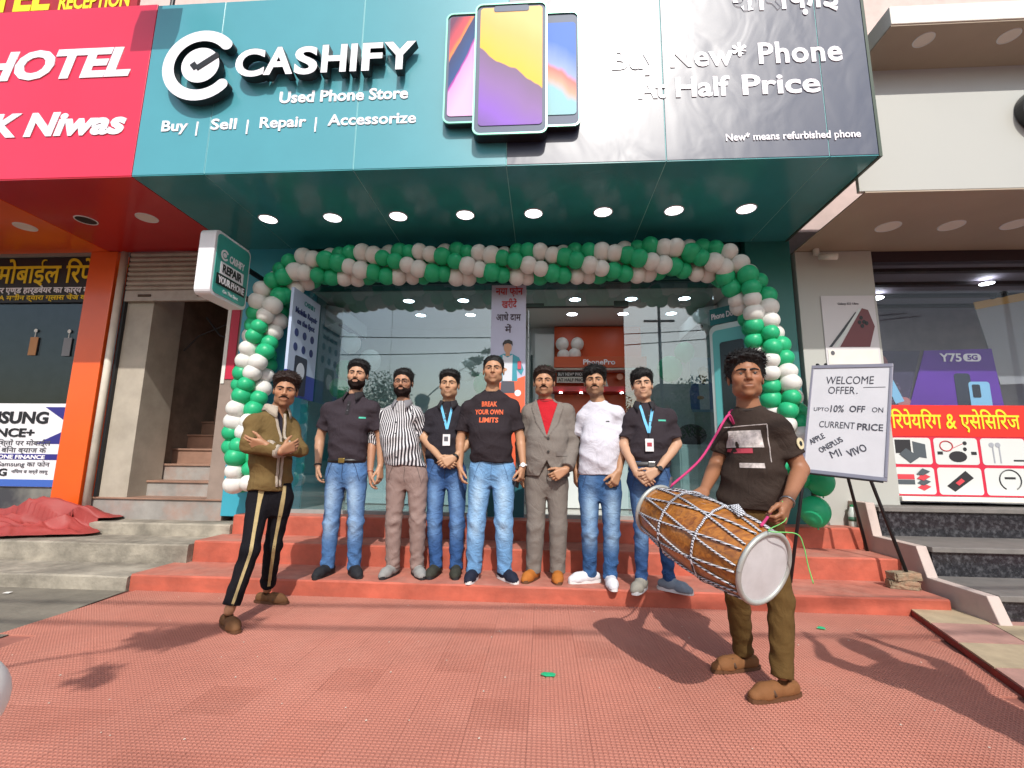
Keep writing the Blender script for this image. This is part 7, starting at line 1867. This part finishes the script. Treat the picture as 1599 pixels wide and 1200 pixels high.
poly_part('printed_lens', rrect(4.52, 4.60, 1.80, 1.94, .015), 5.193, mat('lens print', '#1d2238', .3), ya)
lp = thing('lady_poster', 'dark poster of a person in flowered black top holding a pale phone', 'poster', (3.75, 5.2, 1.65))
b = MB(); b.prism([(3.56, 1.66), (3.85, 1.66), (4.06, 2.31), (3.56, 2.31)], 5.21, 5.22); b.build('sheet', mat('violet grey vinyl', '#3c3552', .4, var=.2), lp)
poly_part('printed_top', [(3.58, 1.66), (3.86, 1.66), (3.80, 1.95), (3.70, 2.04), (3.58, 2.02)], 5.208, mat('flowered black print', '#16141c', .5, col2='#6a5a78', vscale=45), lp)
poly_part('printed_face', ellipse(3.64, 2.16, .075, .11, 16), 5.206, mat('face print', '#8f5f66', .5), lp)
poly_part('printed_hand', ellipse(3.83, 1.75, .07, .055, 14), 5.204, mat('hand print', '#a86a70', .5), lp)
poly_part('printed_phone', [(3.66, 1.96), (3.74, 1.99), (3.83, 1.76), (3.74, 1.73)], 5.201, MATS['sky phone back'], lp)
gp_ = thing('grey_hanging_poster', 'grey hanging poster with black letters at the right edge of the showroom window', 'poster', (5.1, 5.3, 1.9))
b = MB(); b.prism([(4.86, 1.95), (5.6, 1.98), (5.6, 3.0), (4.72, 2.82)], 5.25, 5.26); b.build('sheet', mat('grey gloss print', '#8f8f95', .4), gp_)
b = MB(); b.prism([(4.72, 2.78), (5.6, 2.95), (5.6, 3.04), (4.71, 2.86)], 5.24, 5.249); b.build('header', mat('tan header print', '#b08a4a', .4), gp_)
lettering('lettering', 'SO', (0, 5.238, 0), (.98, 0, .19), (0, 0, 1), 4.98, 5.18, 1.945, .06, M_dark, gp_, bold=.04)

# ================================================================== SMALL THINGS ON THE GROUND
for i, (x, y, lb) in enumerate(((.03, 2.61, 'green scrap of burst balloon on the paving at the centre'), (1.86, 3.48, 'green scrap of burst balloon on the paving near the steps at right'))):
    b = MB(); r_ = random.Random(i); pts = [(x + .03*(.5 + r_.random())*math.cos(a), y + .025*(.5 + r_.random())*math.sin(a)) for a in [2*math.pi*k/9 for k in range(9)]]
    b.add([(x, y, .016)] + [(px, py, .004 + .008*r_.random()) for px, py in pts], [(0, 1+k, 1+(k+1) % 9) for k in range(9)]); o = b.build('balloon_scrap', M_bg, None, True); tag(o, lb, 'scrap', 'balloon scraps on the paving')
r_ = random.Random(8); b = MB()
for k in range(70):
    x, y = r_.uniform(-3.0, 2.4), r_.uniform(1.9, 3.75); s = r_.uniform(.002, .006)
    b.add([(x-s, y, .001), (x, y-s, .002), (x+s, y+s*.3, .001), (x, y+s, .004)], [(0, 1, 3), (1, 2, 3)])
lit = b.build('litter', mat('pale litter', '#c9b8a8', .9)); lit['kind'] = 'stuff'
for i, (x, y) in enumerate(((-4.38, 3.66), (-4.2, 3.64))):
    b = MB(); b.add([(x-.03, y-.012, .002), (x+.03, y-.018, .004), (x+.035, y+.012, .010), (x-.025, y+.016, .006)], [(0, 1, 2, 3)]); o = b.build('paper_scrap', M_white); tag(o, ('left', 'right')[i] + ' white paper scrap on the old concrete at far left', 'paper', 'paper scraps on the concrete')

# ================================================================== THE STREET BEHIND THE CAMERA (seen in the glass, and throwing the cable and twig shadows)
M_bark = mat('grey bark', '#5a4c3e', .9, var=.3, vscale=12, bump=.6, bscale=30)
M_leaf = mat('green leaf', '#3d5a26', .6, col2='#5d7a34', vscale=9)
def leaf_cloud(b, c0, rad, n, s, rnd_):
    for _ in range(n):
        while True:
            d = Vector((rnd_.uniform(-1, 1), rnd_.uniform(-1, 1), rnd_.uniform(-1, 1)))
            if d.length < 1: break
        p = Vector(c0) + Vector((d.x*rad[0], d.y*rad[1], d.z*rad[2])); u = Vector((rnd_.gauss(0, 1), rnd_.gauss(0, 1), rnd_.gauss(0, 1))).normalized(); v = u.orthogonal().normalized(); q = rnd_.uniform(.6, 1.3)*s
        b.add([tuple(p - u*q), tuple(p + v*q*.45), tuple(p + u*q), tuple(p - v*q*.45)], [(0, 1, 2, 3)])
def tree(x, y, h, crown, label, n, s, seed, limbs=5):
    r_ = random.Random(seed); t = thing('street_tree', label, 'tree', (x, y, -.12), 'trees along the street')
    b = MB(); b.tube([(x, y, -.12), (x + .05, y, h*.3), (x - .04, y + .05, h*.55), (x, y, h*.8)], [.05*h**.5, .04*h**.5, .028*h**.5, .01], 10); b.build('trunk', M_bark, t, True)
    cl = MB()
    for k in range(limbs):
        a = 6.28*k/limbs + r_.uniform(-.4, .4); z0 = h*r_.uniform(.4, .65); L_ = crown*r_.uniform(.6, 1.0); e = Vector((x + L_*math.cos(a), y + L_*math.sin(a), z0 + L_*r_.uniform(.3, .9)))
        q = MB(); q.tube([(x, y, z0), tuple(Vector((x, y, z0)).lerp(e, .5) + Vector((0, 0, .1))), tuple(e)], [.03, .02, .008], 7); q.build('limb', M_bark, t, True)
        leaf_cloud(cl, e, (crown*.55, crown*.55, crown*.45), n//limbs, s, r_)
    leaf_cloud(cl, (x, y, h*.85), (crown*.6, crown*.6, crown*.5), n//limbs, s, r_); cl.build('crown', M_leaf, t)
tree(7.5, -13, 5.2, 1.9, 'bushy street tree reflected in the right glass', 2600, .09, 3)
tree(-9.5, -16, 6.0, 2.2, 'broad street tree reflected in the left glass', 2600, .1, 4)
tree(2.6, -19, 5.0, 2.0, 'street tree across the road reflected near the door', 2200, .1, 5)
# slender sapling whose twig shades the paving at left
sp = thing('sapling', 'slender sapling by the kerb whose leafy twig shades the left paving', 'tree', (-3.0, -.6, -.02), None)
b = MB(); b.tube([(-3.0, -.6, -.02), (-2.95, -.62, 1.5), (-2.75, -.7, 2.6), (-2.15, -.75, 3.15), (-1.60, -.72, 3.45)], [.03, .025, .018, .012, .004], 8); b.build('trunk', M_bark, sp, True)
cl = MB(); r_ = random.Random(2)
for k in range(9):
    a = Vector((-2.0 + .05*k, -.75 + r_.uniform(-.06, .06), 3.22 + .03*k)); e = a + Vector((r_.uniform(-.05, .32), r_.uniform(-.28, .28), r_.uniform(-.05, .28))); cl.tube([a, e], .004, 5)
    leaf_cloud(cl, e, (.13, .13, .08), 30, .06, r_)
cl.build('crown', M_leaf, sp)
M_pole = mat('galvanised pole', '#5f6265', .5, metal=.4, var=.15)
POLES = []
for i, (x, y) in enumerate(((-11.0, -3.6), (4.6, -8.0), (13.0, -3.4))):
    t = thing('utility_pole', ['utility pole far left behind the camera', 'lamp pole across the road reflected in the right glass', 'utility pole far right behind the camera'][i], 'pole', (x, y, -.12), 'poles along the street')
    b = MB(); b.tube([(x, y, -.12), (x, y, 7.5)], [.085, .055], 12); b.build('shaft', M_pole, t, True)
    b = MB(); b.box(x - .6, x + .6, y - .04, y + .04, 6.6, 6.68); b.build('cross_arm', M_pole, t)
for i, (a, b_) in enumerate((((-14, -3.25, 6.05), (13.0, -2.15, 6.3)), ((-14, -3.55, 6.5), (13.0, -1.85, 6.75)), ((-14, -9, 5.6), (14, -7.6, 6.6)), ((-14, -8.4, 6.4), (14, -8.2, 6.9)))):
    b = MB(); a, b_ = Vector(a), Vector(b_); b.tube([tuple(a.lerp(b_, k/24) - Vector((0, 0, 1.1*(1 - (2*k/24 - 1)**2)*.5))) for k in range(25)], .022, 6)
    o = b.build('overhead_cable', M_dark, None, True); tag(o, ['nearest', 'second nearest', 'third nearest', 'farthest'][i] + ' black cable strung above the street behind the camera', 'cable', 'overhead cables')
def block(x0, x1, y0, y1, h, col, label, nfl, nw):
    t = thing('town_building', label, 'building', ((x0+x1)/2, y1, -.12), 'buildings across the road')
    b = MB(); b.box(x0, x1, y0, y1, -.12, h); b.build('wall', mat('plaster ' + col, col, .8, var=.1, dirt=.25), t)
    b = MB(); b.box(x0 - .2, x1 + .2, y0 - .2, y1 + .25, h + .002, h + .25); b.build('parapet', mat('plaster ' + col, col, .8), t)
    for f in range(nfl):
        for k in range(nw):
            xa = x0 + (x1-x0)*(k + .25)/nw; za = .8 + f*3.0
            b = MB(); b.box(xa, xa + (x1-x0)/nw*.5, y1 + .002, y1 + .06, za, za + 1.5); f_ = b.build('window', mat('window frame', '#8a8a88', .6), t)
            b = MB(); b.box(xa + .1, xa + (x1-x0)/nw*.5 - .1, y1 + .061, y1 + .07, za + .1, za + 1.4); b.build('pane', mat('dark pane', '#232a30', .15), f_)
block(-30, -16, -34, -26, 6.2, '#a89c8c', 'long beige two-storey building across the road at left', 2, 6)
block(-14, -4, -36, -27, 4.0, '#8f8a86', 'low grey building across the road near the middle', 1, 5)
block(9, 22, -33, -26, 6.8, '#a2958a', 'tall tan building across the road at right', 2, 5)
g = MB(); g.box(-60, 60, -5.2, -3.2, -.125, -.02); struct(g.build('kerb_strip', M_conc))
# a bystander outside the frame whose shadow falls on the right paving
J9 = dict(PP['tee']); J9['o'] = (2.22, 1.22, .046)
J9.update(er=(.30, -.06, 1.72), wr=(.22, -.10, 1.98), hr=(.20, -.10, 2.14), el=(-.33, -.06, 1.70), wl=(-.20, -.10, 1.96), hl=(-.17, -.10, 2.12))
c = person('by', 'bystander in dark shirt raising both hands beyond the right edge of the paving', J9, dict(skin='#9a6c52', head=dict(hair=dict(top=.022, side=.007))))
shirt(c, '#3a3f4a', hem=.93, scoop=.06, seed=5, slen=.74); trousers(c, '#2c3038', seed=6)
shoe(c, c['g']['al'], R(175), '#2a2a2c', M_soled); shoe(c, c['g']['ar'], R(185), '#2a2a2c', M_soled)
